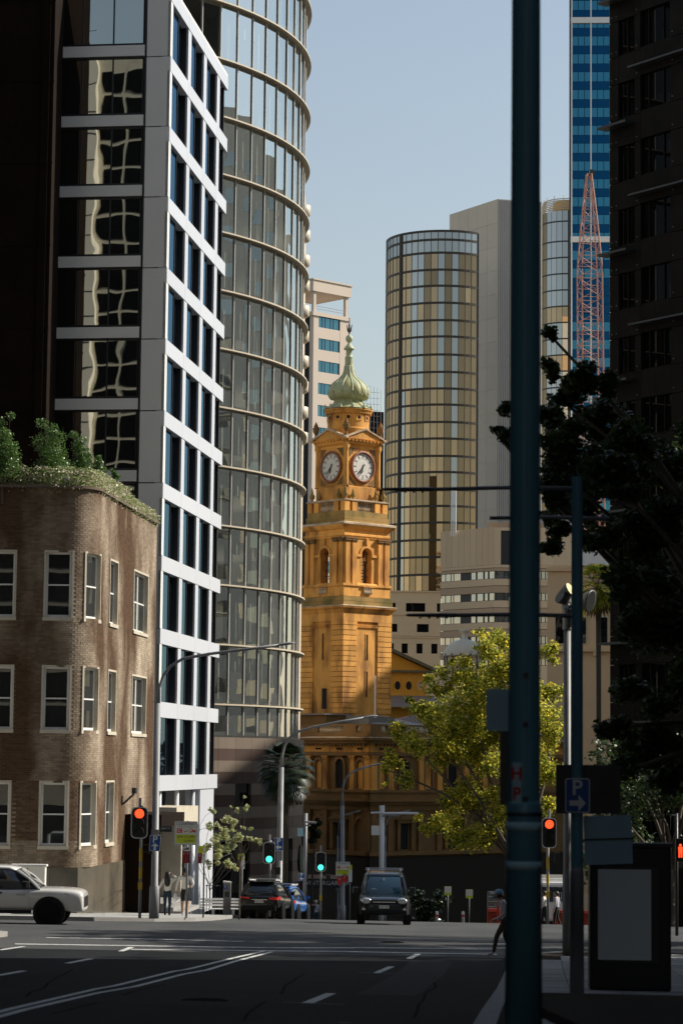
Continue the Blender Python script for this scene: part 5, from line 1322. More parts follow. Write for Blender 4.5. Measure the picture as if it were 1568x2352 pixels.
# sunlit plane tree behind the dark four-wheel drive
cl = px_clumps([(1115, 1490, 34), (1160, 1470, 38), (1150, 1560, 58), (1080, 1545, 46), (1025, 1570, 42), (968, 1640, 36), (1010, 1650, 48), (1080, 1640, 66), (1160, 1660, 66), (922, 1690, 30), (960, 1715, 40), (908, 1752, 27), (1020, 1725, 52),
                (935, 1790, 24), (1100, 1735, 54), (1170, 1760, 56), (1042, 1845, 40), (1090, 1830, 46), (1140, 1850, 56), (1012, 1880, 34), (1062, 1908, 40), (1120, 1920, 38), (975, 1905, 18), (1255, 1500, 34), (1262, 1580, 38), (1262, 1680, 40),
                (1265, 1780, 36), (1262, 1850, 30), (1215, 1600, 50), (1215, 1750, 50), (1205, 1870, 36), (1195, 1500, 40)], 128, 2.6)
b = at(1196, 1750, 128); tree('plane_tree', 'sunlit yellow-green plane tree spreading behind the dark four-wheel drive', (b.x, 128, gz(b.x, 128)), (b.x - .3, 128, -4.6), cl + px_clumps([(1100, 1600, 60), (1150, 1620, 70), (1060, 1690, 60), (1130, 1700, 70), (1170, 1560, 60), (1200, 1660, 70), (895, 1728, 13), (886, 1768, 12), (884, 1800, 9), (905, 1660, 12), (942, 1610, 14), (985, 1560, 16), (1040, 1518, 16), (1102, 1455, 14), (960, 1880, 12), (940, 1700, 20)], 129, 1.0), 60000, .135, LF['plane'], .32, LOB, shell=.0, fr=7, every=3)
# shaded plane tree overhanging from the right
cl = px_clumps([(1262, 770, 20), (1268, 850, 30), (1330, 860, 38), (1300, 930, 48), (1258, 960, 36), (1390, 880, 38), (1370, 960, 60), (1160, 940, 20), (1152, 1000, 24), (1130, 985, 10), (1290, 1040, 54), (1360, 1060, 60), (1440, 1000, 62), (1270, 1130, 42), (1330, 1150, 50),
                (1420, 1120, 70), (1500, 1060, 70), (1290, 1210, 28), (1360, 1230, 40), (1270, 1255, 26), (1262, 1010, 30), (1275, 1080, 40), (1262, 1190, 24), (1310, 1000, 40), (1335, 1100, 44), (1450, 1230, 70), (1540, 1180, 80), (1500, 1330, 80), (1430, 1340, 50), (1560, 1440, 90), (1470, 1450, 60), (1540, 1580, 80), (1450, 1570, 50), (1410, 1670, 40), (1500, 1700, 70), (1570, 1780, 60), (1440, 1770, 40), (1640, 1200, 100), (1660, 1500, 110), (1620, 950, 90)], 56, 1.6)
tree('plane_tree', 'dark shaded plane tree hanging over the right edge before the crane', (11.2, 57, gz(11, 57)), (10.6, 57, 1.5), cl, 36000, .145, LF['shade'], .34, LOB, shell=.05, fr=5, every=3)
# street trees right of the picture that dapple the junction
for j, (X, Y, zl, zh, rad, nl, lab) in enumerate(((16.8, 73, 8, 21, 6.4, 4800, 'tall plane tree just outside the right edge by the junction'), (25.5, 76, 12, 26, 7.0, 5200, 'tallest plane tree further right outside the picture'),
        (20.5, 67.5, 9, 22, 5.0, 4200, 'second plane tree outside the right edge along the pavement'), (30.5, 69.5, 14, 28, 6.0, 4600, 'tall plane tree behind the second one outside the right edge'))):
    g = gz(X, Y); cl = []
    for k in range(40):
        a = k * 2.4; rr = .6 + rad * math.sqrt(k / 40); cl.append((X + rr * math.cos(a), Y + rr * math.sin(a), g + zl + (zh - zl) * ((k * .618) % 1), .8))
    tree('street_tree', lab, (X, Y, g), (X, Y, g + zl - 2), cl, nl, .30, LF['shade'], .3, shell=.3)
# shade trees in the square, seen darkly between the poles
g = gz(16, 112); cl = [(15.2 + 3 * math.cos(k * 2.4), 112 + 2.4 * math.sin(k * 2.4), g + 5.2 + 2.6 * math.sin(k * 1.3), 1.5) for k in range(16)]
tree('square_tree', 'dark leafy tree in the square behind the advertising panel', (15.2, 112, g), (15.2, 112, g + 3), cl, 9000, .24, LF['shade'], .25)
# small tree by the awning and dark shrubs behind the four-wheel drive
cl = px_clumps([(716, 1900, 12), (724, 1915, 13), (730, 1890, 9), (718, 1930, 10)], 165, .5); b = at(722, 1950, 165)
tree('small_tree', 'little dark tree against the sandstone wall behind the lamp posts', (b.x, 165, gz(b.x, 165)), (b.x, 165, b.z), cl, 1400, .2, LF['shade'], .08)
for x, lab in ((965, 'dark spiky shrub just right of the four-wheel drive'), (1000, 'dark shrub in the planting beneath the plane tree')):
    b = at(x, 2060, 132); cl = [(b.x + random.uniform(-.6, .6), 132 + random.uniform(-.4, .4), b.z - .5 * k, .55) for k in range(4)]
    tree('shrub', lab, (b.x, 132, gz(b.x, 132)), (b.x, 132, gz(b.x, 132) + .5), cl, 900, .22, LF['palm'], .05, cat='shrub')
# young street trees by the white office
cl = px_clumps([(487, 1862, 9), (480, 1900, 13), (500, 1895, 10), (520, 1880, 13), (540, 1895, 15), (498, 1925, 16), (520, 1915, 16), (545, 1925, 16), (475, 1945, 11), (505, 1950, 17), (530, 1950, 16), (465, 1960, 9), (500, 1975, 13), (525, 1985, 13), (540, 1990, 9), (480, 1985, 10)], 95, .4)
b = gpt(477, 2089, .13); tree('young_street_tree', 'young street tree with pale glossy leaves beside the clearway sign', b, (b.x + .1, b.y, b.z + 1.7), cl, 2600, .105, LF['pale'], .045, shell=.1, every=2, fr=4)
cl = px_clumps([(548, 1862, 7), (565, 1855, 7), (560, 1830, 5), (532, 1852, 4), (590, 1930, 11), (575, 1925, 8), (600, 1938, 7), (575, 1905, 6), (560, 1900, 5)], 99, .3)
b = at(550, 2085, 99); b.z = gz(b.x, b.y) + .13; tree('bare_street_tree', 'thin half-bare street tree behind the black hatchback', b, (b.x, b.y, b.z + 2.2), cl, 330, .12, LF['pale'], .04, fr=3)
# shrubs and ivy on the brick building's roof
for (x, yt, yb, w, Y, lab) in ((8, 950, 1085, 62, 97, 'leftmost clipped shrub on the brick roof, cut by the picture edge'), (112, 968, 1100, 84, 98, 'tallest bushy shrub on the brick roof'), (180, 995, 1115, 60, 99.5, 'shrub on the brick roof before the mirror windows'),
                               (224, 1050, 1140, 44, 102, 'small rounded shrub on the brick roof parapet'), (262, 1080, 1150, 30, 105, 'smallest dark shrub on the brick roof, rightmost')):
    k = Y / FPX; b = at(x, yb, Y); h = (yb - yt) * k; cl = []
    for j in range(9): t = j / 8; cl.append((b.x + random.uniform(-.24, .24) * w * k, Y + random.uniform(-.15, .15), b.z + .15 + h * .92 * t, w * k * (.56 - .36 * t)))
    tree('roof_shrub', lab, (b.x, Y, btop - .45), (b.x, Y, b.z + .2), cl, int(2200 + w * 36), .085, LF['shrub'], .05, cat='shrub', group='shrubs on the brick roof', shell=.3)
P = []
for i in range(15000):
    s = random.uniform(5.5, bL - .3); p, n = bf(s); q = random.random(); hgt = .80 if s < bsC + 7 else .5
    off = random.gauss(-.12, .14); zz = btop + .05 + hgt * q * (1 - abs(off) * .5) - (0.35 * random.random() if off > .05 else 0)
    P.append((p.x + n.x * off, p.y + n.y * off, zz))
o = leaves('ivy_hedge', np.array(P), .085, LF['ivy'], None); tag(o, 'ivy hedge in sunlight trailing along the brick parapet', 'ivy', kind='stuff')
# palms
def palm(name, lab, base, top, rad, nfr, skirt=True, lm='palm', leaf=1.0):
    r = empty(name, base, 0, lab, 'palm'); b = Vector(base); h = top - b.z
    t = MB(); t.tube([(0, 0, -.3), (.05, 0, h * .5), (0, 0, h)], [.26, .2, .2], 10); t.build('trunk', MT['palm_bark'], r, smooth=True)
    st = MB()
    V, Q = [], []
    def fan(c, d, L, dead=False, n=15):
        d = d.normalized(); s = d.cross(Vector((0, 0, 1)));
        if s.length < .1: s = Vector((1, 0, 0))
        s.normalize(); u = s.cross(d)
        for i in range(n):
            a = (i / (n - 1) - .5) * 2.5; e = d * math.cos(a) + s * math.sin(a); w = s * math.cos(a) - d * math.sin(a)
            tip = c + e * L + u * .05 * L - Vector((0, 0, L * .32)); mid = c + e * L * .55 + u * .03
            k = len(V); ww = L * .055
            V.extend([c, mid + w * ww, tip, mid - w * ww]); Q.append((k, k + 1, k + 2, k + 3))
    for i in range(nfr):
        t_ = (i + .5) / nfr; el = R(80) - t_ * R(135); az = i * 2.399
        d = Vector((math.cos(el) * math.cos(az), math.cos(el) * math.sin(az), math.sin(el))); L = rad * (.5 + .12 * random.random())
        c = Vector((0, 0, h)) + d * L - Vector((0, 0, .12 * t_ * rad)); st.tube([(0, 0, h - .1), Vector((0, 0, h)) + d * L * .6, c], .022, 4)
        fan(c, d - Vector((0, 0, .35)), rad * .52 * leaf)
    st.build('fronds_stalks', MT['palm_bark'], r)
    ob('crown', np_mesh('crown', np.array([tuple(v) for v in V]), np.array(Q)), LF[lm], r)
    if skirt:
        V.clear(); Q.clear()
        for i in range(46):
            az = i * 2.399; d = Vector((math.cos(az) * .5, math.sin(az) * .5, -1)); fan(Vector((.25 * math.cos(az), .25 * math.sin(az), h - .35 - .02 * i)), d, rad * random.uniform(.4, .62), n=9)
        ob('dead_frond_skirt', np_mesh('skirt', np.array([tuple(v) for v in V]), np.array(Q)), LF['skirt'], r)
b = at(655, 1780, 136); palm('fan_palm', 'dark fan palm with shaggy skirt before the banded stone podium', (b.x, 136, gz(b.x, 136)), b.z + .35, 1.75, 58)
b = at(1373, 1352, 195); palm('fan_palm', 'bright fan palm right of the floodlights against the dark building', (b.x, 195, gz(b.x, 195)), b.z + .2, 2.3, 44, lm='plane')

# ================================================================== street furniture
def rrect(w, h, r, n=4):
    pts = []
    for cx_, cz_, a0 in ((w / 2 - r, h / 2 - r, 0), (-w / 2 + r, h / 2 - r, 90), (-w / 2 + r, -h / 2 + r, 180), (w / 2 - r, -h / 2 + r, 270)):
        for i in range(n + 1): a = R(a0 + 90 * i / n); pts.append((cx_ + r * math.cos(a), cz_ + r * math.sin(a)))
    return pts
def plate(name, w, h, m, parent, loc, r=.03, th=.012, tilt=0, yaw=0):
    mb = MB(); mb.vprism(rrect(w, h, r)[::-1], -th, 0); return mb.build(name, m, parent, loc=loc, rot=(0, tilt, yaw))
def txt(s, size, m, parent, loc, bold=0.0, name='lettering', ax='CENTER'): return ob(name, text_mesh(s, size, ax, bold), m, parent, loc=loc, rot=(R(90), 0, 0))
def flat(name, pts, m, parent, y): mb = MB(); mb.add([(p[0], y, p[1]) for p in pts], [tuple(range(len(pts)))]); return mb.build(name, m, parent)
def p_sign(parent, loc, w, h, arrow, tilt=0, yaw=0, m_bg='sign_blue'):
    s = plate('parking_sign', w, h, MT['sign_white'], parent, loc, .035, .012, tilt, yaw); mb = MB(); mb.vprism(rrect(w * .92, h * .94, .03)[::-1], -.016, -.0125); mb.build('blue_face', MT[m_bg], s)
    txt('P', h * .62, MT['sign_white'], s, (-.02 * w, -.019, h * .21), h * .012)
    a = R({'up': 90, 'left': 180, 'right': 0}[arrow]); L = w * .33; c = Vector((0, -h * .22))
    pts = [(-L, -.035 * h / .45), (L * .1, -.035 * h / .45), (L * .1, -.11 * h / .45), (L, 0), (L * .1, .11 * h / .45), (L * .1, .035 * h / .45), (-L, .035 * h / .45)]
    flat('arrow', [(p[0] * math.cos(a) - p[1] * math.sin(a) + c.x, p[0] * math.sin(a) + p[1] * math.cos(a) + c.y) for p in pts], MT['sign_white'], s, -.019)
    return s
def clearway(parent, loc, w, h, l2, l3, ev='SPECIAL EVENT'):
    s = plate('clearway_sign', w, h, MT['sign_cream'], parent, loc, .04)
    for nm, dw, y in (('border', .96, -.0125),):
        p = rrect(w * dw, h * dw, .03); q = rrect(w * (dw - .035), h * (dw - .035), .025); mb = MB(); n = len(p)
        mb.add([(a, y, b) for a, b in p] + [(a, y, b) for a, b in q], [(i, (i + 1) % n, (i + 1) % n + n, i + n) for i in range(n)]); mb.build(nm, MT['ink_grey'], s)
    txt('CLEARWAY', h * .155, MT['ink'], s, (0, -.014, h * .385), .001); txt(ev, h * .095, MT['ink_grey'], s, (0, -.014, h * .27))
    flat('red_block', rrect(w * .23, h * .2, .02)[::-1] and [(x - w * .28, z + h * .1) for x, z in rrect(w * .23, h * .2, .02)], MT['sign_red'], s, -.014); txt('C', h * .2, MT['sign_white'], s, (-w * .28, -.017, h * .1), .003)
    t = MB(); w2 = w
    t.add([(x * w2, -.014, z * h) for x, z in ((-.1, .035), (.12, .09), (.12, .115), (-.02, .095), (-.1, .06))], [(0, 1, 2, 3, 4)])
    t.add([(x * w2, -.014, z * h) for x, z in ((.16, .05), (.43, .05), (.43, .11), (.36, .12), (.33, .15), (.28, .15), (.28, .08), (.16, .075))], [tuple(range(8))])
    t.add([(x * w2, -.014, z * h) for x, z in ((.16, .18), (.30, .11), (.31, .13), (.17, .2))], [(0, 1, 2, 3)])
    for x in (.2, .38): t.add([(x * w2 + .03 * w2 * math.cos(a * .785), -.0145, .045 * h + .03 * w2 * math.sin(a * .785)) for a in range(8)], [tuple(range(8))])
    t.build('tow_truck_symbol', MT['sign_red'], s)
    flat('lime_panel', [(-w * .42, -h * .42), (w * .42, -h * .42), (w * .42, -h * .06), (-w * .42, -h * .06)], MT['sign_lime'], s, -.014)
    txt(l2, h * .135, MT['ink'], s, (0, -.017, -h * .16)); txt(l3, h * .115, MT['ink'], s, (w * .12, -.017, -h * .33))
    return s
def lime_red(parent, loc, k):
    s = plate('restriction_sign', .42 * k, .36 * k, MT['sign_lime'], parent, loc, .02); txt('O 20', .11 * k, MT['sign_red'], s, (-.05 * k, -.015, 0)); plate('white_label', .12 * k, .2 * k, MT['sign_white'], s, (.12 * k, -.013, 0), .01, .004)
    a = plate('no_stopping_sign', .2 * k, .52 * k, MT['sign_darkred'], parent, (loc[0] - .105 * k, loc[1], loc[2] - .46 * k), .02); txt('S', .16 * k, MT['sign_white'], a, (0, -.015, .14 * k))
    b = plate('loading_sign', .2 * k, .52 * k, MT['sign_white'], parent, (loc[0] + .105 * k, loc[1], loc[2] - .46 * k), .02); txt('P', .14 * k, MT['sign_red'], b, (0, -.015, .14 * k))
def lamp_post(name, label, x0, Y, path, r0, arm_r=.05, head=.6, base_h=.13, zbase=None, dark=False):
    """path: picture points from the first bend to the lamp end"""
    pts = [at(x, y, Y) for x, y in path]; bx_ = at(x0, path[0][1], Y).x; zb = gz(bx_, Y) + base_h
    xb = at(x0, 2090, Y).x
    r = empty(name, (xb, Y, zb), 0, label, 'street lamp'); L = lambda p: Vector((p.x - xb, p.y - Y, p.z - zb))
    m = MB(); m.tube([(0, 0, 0), (0, 0, 1.1), Vector((0, 0, 1.15))] + [L(p) for p in pts[:1]], [r0 * 1.35, r0 * 1.35, r0, r0 * .8], 12); m.build('pole', MT['pole_grey'], r, smooth=True)
    m = MB(); q = [L(p) for p in pts]; m.tube(q, [r0 * .8] + [arm_r] * (len(q) - 1), 10); m.build('arm', MT['pole_grey'], r, smooth=True)
    e = q[-1]; d = (q[-1] - q[-2]).normalized(); n = Vector((0, 0, 1)); secs = []
    for t, w, h in ((-.1, .05, .04), (.1 * head, .11, .06), (.45 * head, .15, .08), (.85 * head, .13, .05), (head, .05, .02)):
        c = e + d * t; secs.append([c + Vector((0, w, 0)), c + n * h, c - Vector((0, w, 0)), c - n * h * .5])
    m = MB(); m.loft(secs); m.build('lamp_head', MT['pole_grey'], r, smooth=True)
    m = MB(); m.box(-.14, .14, -.16, -.08, 2.6, 3.1); m.build('control_box', MT['pole_grey'], r)
    return r
def post(name, label, x, Y, ytop, rad, cat, m='pole_grey', h=.13):
    xb = at(x, 2090, Y).x; zb = gz(xb, Y) + h; r = empty(name, (xb, Y, zb), 0, label, cat); zt = at(x, ytop, Y).z - zb
    mb = MB(); mb.lathe([(rad, 0), (rad, zt)], 12); mb.build('post', MT[m], r, smooth=True)
    return r, (lambda x_, y_: (at(x_, y_, Y).x - xb, -rad - .02, at(x_, y_, Y).z - zb))
def signal(label, x, ytop, ybot, wpx, Y, lit, xpost=None, bands=True, tilt=0):
    r, L = post('traffic_light', label, xpost or x, Y, ytop - 4, .055, 'traffic light', 'pole_grey')
    k = Y / FPX; h, w = (ybot - ytop) * k, wpx * k; c = L(x, (ytop + ybot) / 2); c = (c[0], c[1] - .12, c[2])
    bd = MB(); bd.vprism(rrect(w, h, w * .28)[::-1], 0, .02); bd = bd.build('target_board', MT['sign_white'], r, loc=c)
    mb = MB(); mb.vprism(rrect(w * .90, h * .945, w * .25)[::-1], -.006, .0); mb.build('black_face', MT['black_metal'], bd)
    lr = min(w * .30, h * .15)
    for i, nm in enumerate(('red', 'yellow', 'green')):
        z = h * (.29 - .29 * i); T = Matrix.Translation((0, -.01, z)) @ Matrix.Rotation(R(90), 4, 'X')
        mb = MB(0, T); mb.lathe([(lr, 0), (lr, .03)], 20); lens = mb.build('lens', MT['red_lamp'] if (nm == lit == 'red') else MT['green_lamp'] if (nm == lit == 'green') else MT['dead_lamp'], bd)
        v = MB(0, T)
        for q in range(12):
            a0, a1 = R(-10 + 200 * q / 12), R(-10 + 200 * (q + 1) / 12); rr = lr * 1.06
            v.add([(rr * math.cos(a0), rr * math.sin(a0), 0), (rr * math.cos(a1), rr * math.sin(a1), 0), (rr * math.cos(a1), rr * math.sin(a1), .2), (rr * math.cos(a0), rr * math.sin(a0), .2)], [(0, 1, 2, 3)])
        v.build('visor', MT['black_metal'], bd)
    MB().box(-.1, .1, .02, .18, -h * .4, h * .4).build('housing', MT['black_metal'], bd)
    mb = MB(); mb.tube([(0, .1, h * .5), (0, .1, h * .5 + .32)], .05, 8); mb.build('cap_tube', MT['pole_grey'], bd)
    mb = MB(); mb.box(.05, .32, 0, .03, c[2] - h * .72, c[2] - h * .69).box(.05, .32, 0, .03, c[2] - h * .95, c[2] - h * .92).box(.26, .46, -.08, .1, c[2] - h * 1.0, c[2] - h * .66); mb.build('side_lantern', MT['black_metal'], r)
    if bands:
        zt = c[2] - h * .55
        for a, b, mm in ((zt - 1.35, zt - .95, 'yellow_band'), (zt - .75, zt - .3, 'yellow_band')):
            mb = MB(); mb.lathe([(.058, a), (.058, b)], 12); mb.build('yellow_band', MT[mm], r)
    mb = MB(); mb.box(-.07, .07, -.14, -.05, 1.0, 1.25); mb.build('push_button', MT['yellow_band'], r)
    return r

ra = lamp_post('street_lamp', 'nearest left street lamp with long curved arm in front of the brick building', 354, 86, [(362, 1615), (366, 1580), (375, 1552), (392, 1530), (420, 1513), (480, 1502), (560, 1492), (640, 1482)], .13, .055, .6)
Lx = lambda r, x, y: (at(x, y, r.location.y).x - r.location.x, -.2, at(x, y, r.location.y).z - r.location.z)
p_sign(ra, Lx(ra, 357.5, 1936), .38, .56, 'up', R(2)); s = plate('street_name_sign', .42, .2, MT['dark_metal'], ra, Lx(ra, 382, 1904), .01); txt('BENT ST', .08, MT['sign_white'], s, (0, -.015, .02))
signal('traffic light showing red at the corner of the brick building', 321.5, 1854, 1925, 38, 86, 'red')
r, L = post('sign_post', 'post with white and lime clearway board in front of the white office', 428, 89, 1885, .035, 'road sign')
clearway(r, L(427.5, 1913.5), .84, .86, '5AM TO 4PM', '25 APRIL'); c = L(428, 1949); s = plate('tow_away_sign', .28, .15, MT['sign_cream'], r, c, .01)
flat('tow_symbol', [(-.1, -.04), (.1, -.04), (.1, .03), (.02, .03), (-.02, 0), (-.1, 0)], MT['ink'], s, -.014)
for sx in (-1, 1): s = plate('no_stopping_sign', .14, .43, MT['sign_darkred'], r, (c[0] + sx * .072, c[1], c[2] - .31), .01); txt('S', .1, MT['sign_white'], s, (0, -.014, .13))
r, L = post('sign_post', 'post with lime and dark red parking plates beside the young tree', 467, 91, 1940, .03, 'road sign', 'dark_metal'); lime_red(r, L(464.5, 1951), .72)
rb = lamp_post('street_lamp', 'street lamp with curved arm rising behind the queued cars', 640, 112, [(646, 1762), (648, 1735), (654, 1712), (666, 1693), (686, 1680), (720, 1670), (780, 1658), (835, 1649)], .15, .06, .65)
p_sign(rb, Lx(rb, 640.5, 1939), .40, .60, 'left'); txt('H', .22, MT['sign_red'], rb, (0, -.21, 2.0)); txt('P', .22, MT['sign_red'], rb, (0, -.21, 1.7))
signal('green traffic light left of the lamp post behind the queued cars', 618.5, 1934, 1983, 28, 108, 'green', 619, False)
r, L = post('sign_post', 'small lime and red parking plates far behind the black hatchback', 555, 118, 1960, .03, 'road sign'); lime_red(r, L(554.5, 1968), .8)
r, L = post('mast', 'slim grey mast with short cross arm and small blue parking sign', 699, 135, 1868, .11, 'mast')
MB().tube([L(699, 1887), L(727, 1890)], .06, 8).build('cross_arm', MT['pole_grey'], r); MB().tube([L(699, 1896), L(714, 1896)], .04, 8).build('cross_arm', MT['pole_grey'], r)
q = L(690, 1911); MB().box(q[0] - .16, q[0] + .16, -.3, -.1, q[2] - .22, q[2] + .22).build('cabinet', MT['sign_back'], r); p_sign(r, L(693, 2014), .34, .44, 'left')
signal('green traffic light standing alone in front of the sandstone building', 736.5, 1957, 2001, 24, 122, 'green', 736, False)
rd = lamp_post('street_lamp', 'street lamp with curved arm and clearway board before the sandstone building', 786, 142, [(786, 1850), (786, 1825), (788, 1805), (794, 1788), (806, 1775), (826, 1766), (850, 1760)], .14, .065, .7)
clearway(rd, Lx(rd, 787, 1995), .82, .80, '5AM TO 8AM', '25 APRIL', 'SPECIAL EVENTS')
for dx, dz in ((-.18, -.7), (.12, -.55)): s = plate('no_parking_sign', .26, .44, MT['sign_red'], rd, (Lx(rd, 787, 1995)[0] + dx, -.2, Lx(rd, 787, 1995)[2] + dz), .01); txt('P', .16, MT['sign_white'], s, (0, -.014, .08))
r, L = post('sign_post', 'slender post with white plates right of the curved street lamp', 803, 144, 1984, .03, 'road sign'); s = plate('white_plate', .22, .7, MT['sign_white'], r, L(804, 2012), .01); plate('lime_plate', .22, .3, MT['sign_lime'], s, (0, -.013, .5), .01, .005)
r, L = post('mast', 'tall white mast with long cross arm and box behind the four-wheel drive', 875, 150, 1850, .16, 'mast', 'white_frame')
MB().tube([L(876, 1868), L(960, 1868)], .08, 8).build('cross_arm', MT['white_frame'], r); MB().tube([L(872, 1866), L(851, 1867)], .06, 8).build('cross_arm', MT['white_frame'], r); MB().tube([L(878, 1874), L(918, 1874)], .05, 8).build('cross_arm', MT['pole_grey'], r)
q = L(861.5, 1907); MB().box(q[0] - .25, q[0] + .25, -.5, -.2, q[2] - .28, q[2] + .28).build('cabinet', MT['grey_panel'], r)
lamp_post('street_lamp', 'thin grey lamp post with bent top just right of the white mast', 883, 158, [(884, 1920), (886, 1895), (892, 1880), (905, 1871), (925, 1866)], .09, .05, .5)
lamp_post('street_lamp', 'thin dark lamp post half hidden before the sandstone pediment window', 775, 175, [(775, 1920), (777, 1895), (782, 1880), (792, 1872), (812, 1867)], .08, .05, .5)
# pay station, tree guard
b = gpt(521, 2101, .13); Y = b.y; k = Y / FPX
r = empty('parking_pay_station', b, 0, 'grey slab parking pay station left of the black hatchback', 'parking meter')
MB().box(-8.5 * k, 8.5 * k, -.12, .12, 0, 72 * k).build('body', MT['pole_grey'], r, bevel=.02); m = MB(); m.vprism([(-9 * k, 72 * k), (-9 * k, 76 * k), (9 * k, 74 * k), (9 * k, 71 * k)], -.14, .14); m.build('cap', MT['white_frame'], r)
s = plate('parking_plate', .15, .15, MT['sign_blue'], r, (-.08, -.125, 62 * k), .01); txt('P', .13, MT['sign_white'], s, (0, -.014, 0)); MB().box(-.1, .1, -.128, -.12, 40 * k, 52 * k).build('screen', MT['dark_metal'], r)
b = gpt(488, 2093, .13); r = empty('tree_guard', b, 0, 'thin black wire guard around the young street tree', 'tree guard'); m = MB()
for a in range(5): x, y = .38 * math.cos(a * 1.257), .38 * math.sin(a * 1.257); m.tube([(x, y, 0), (x, y, 1.75)], .014, 5)
m.build('uprights', MT['black_metal'], r)
for z in (1.7, .95): m = MB(); m.tube([(.38 * math.cos(a * .524), .38 * math.sin(a * .524), z) for a in range(13)], .012, 5); m.build('hoop', MT['black_metal'], r)
for i, (x, y0, y1) in enumerate(((500, 2052, 2090), (525, 2060, 2088))):
    q = at(x, y1, 118); g = gz(q.x, 118) + .13; r = empty('bench', (q.x, 118, g), R(10), ('slatted bench in the sun behind the young street tree', 'low slatted bench right of the pay station')[i], 'bench')
    for k in range(4): MB().box(-.9, .9, -.2 + k * .11, -.11 + k * .11, .42, .46).build('seat_slat', MT['white_frame'], r)
    for k in range(3): MB().box(-.9, .9, .28, .31, .55 + k * .14, .64 + k * .14).build('back_slat', MT['white_frame'], r)
    for sx in (-.75, .75): MB().box(sx - .04, sx + .04, -.2, .3, 0, .42).build('leg', MT['steel'], r)
q = at(62, 2030, 90); r = empty('utility_cabinet', (q.x, 89.5, gz(q.x, 89.5) + .13), 0, 'pale grey utility cabinet behind the white pickup', 'cabinet')
MB().box(-.45, .75, -.2, .2, 0, 1.75).build('body', MT['grey_panel'], r, bevel=.02); MB().box(-.5, .8, -.25, .25, 1.75, 1.82).build('lid', MT['white_frame'], r); MB().box(.1, .12, -.21, -.2, .1, 1.7).build('door_gap', MT['dark_metal'], r)

# ---- foreground pole with grooved faces
def fluted(r, rad0, rad1, z0, z1, m='pole_blue'):
    n = 64; secs = []
    for z, q in ((z0, rad0), (z1, rad1)):
        s = []
        for i in range(n):
            a = 2 * math.pi * i / n; t = (a % (math.pi / 2)) - math.pi / 4
            g = 1.0 - (.055 if abs(((a + math.pi / 4) % (math.pi / 2)) - math.pi / 4) < .11 else 0) + (.012 if .12 < abs(((a + math.pi / 4) % (math.pi / 2)) - math.pi / 4) < .3 else 0)
            s.append((q * g * math.cos(a), q * g * math.sin(a), z))
        secs.append(s)
    mb = MB(); mb.loft(secs); return mb.build('shaft', MT[m], r, rz=R(8))
Y = 18.0; b = at(1203, 2352, Y); zb = gz(b.x, Y) + .13; k = Y / FPX; zz = lambda y: at(1203, y, Y).z - zb
r = empty('foreground_pole', (at(1203, 1750, Y).x, Y, zb), 0, 'thick dark blue grooved pole standing closest to the viewer', 'pole')
fluted(r, 36 * k, 32 * k, zz(1865), zz(-700)); m = MB(); m.lathe([(43 * k, 0), (40 * k, zz(1880)), (41 * k, zz(1870)), (41 * k, zz(1848)), (36 * k, zz(1840))], 40); m.build('lower_sleeve', MT['pole_blue'], r, smooth=True)
m = MB(); m.lathe([(41.5 * k, zz(1874)), (42 * k, zz(1872)), (42 * k, zz(1868)), (41.5 * k, zz(1866))], 40); m.build('collar', MT['dark_metal'], r)
for y0, y1 in ((1910, 1888), (1998, 1978)): m = MB(); m.lathe([(41.3 * k, zz(y0)), (41.2 * k, zz(y1))], 40); m.build('reflective_band', MT['pole_band'], r, smooth=True)
for y in (1553, 1665, 1835): MB().box(-6 * k, 6 * k, -37.5 * k, -32 * k, zz(y + 6), zz(y - 6)).build('bolt_cover', MT['dark_metal'], r)
th_ = R(-30); rp = 37.6 * k
st = plate('number_strip', 22 * k, 96 * k, MT['pole_band'], r, (rp * math.sin(th_), -rp * math.cos(th_), zz(1800)), .01, .004, 0, th_)
for ch, y in (('H', 1778), ('P', 1824)): txt(ch, .13, MT['sign_red'], st, (0, -.006, zz(y) - zz(1800)), .004)
m = MB(); m.vprism(rrect(52 * k * 1.15, 97 * k, .02)[::-1], .0, .006); m.build('sign_back', MT['sign_back'], r, loc=(-(1203 - 1146) * k, .02, zz(1631)))
MB().box(-(1203 - 1148) * k, -34 * k, .03, .08, zz(1850), zz(1660)).build('bracket', MT['dark_metal'], r)
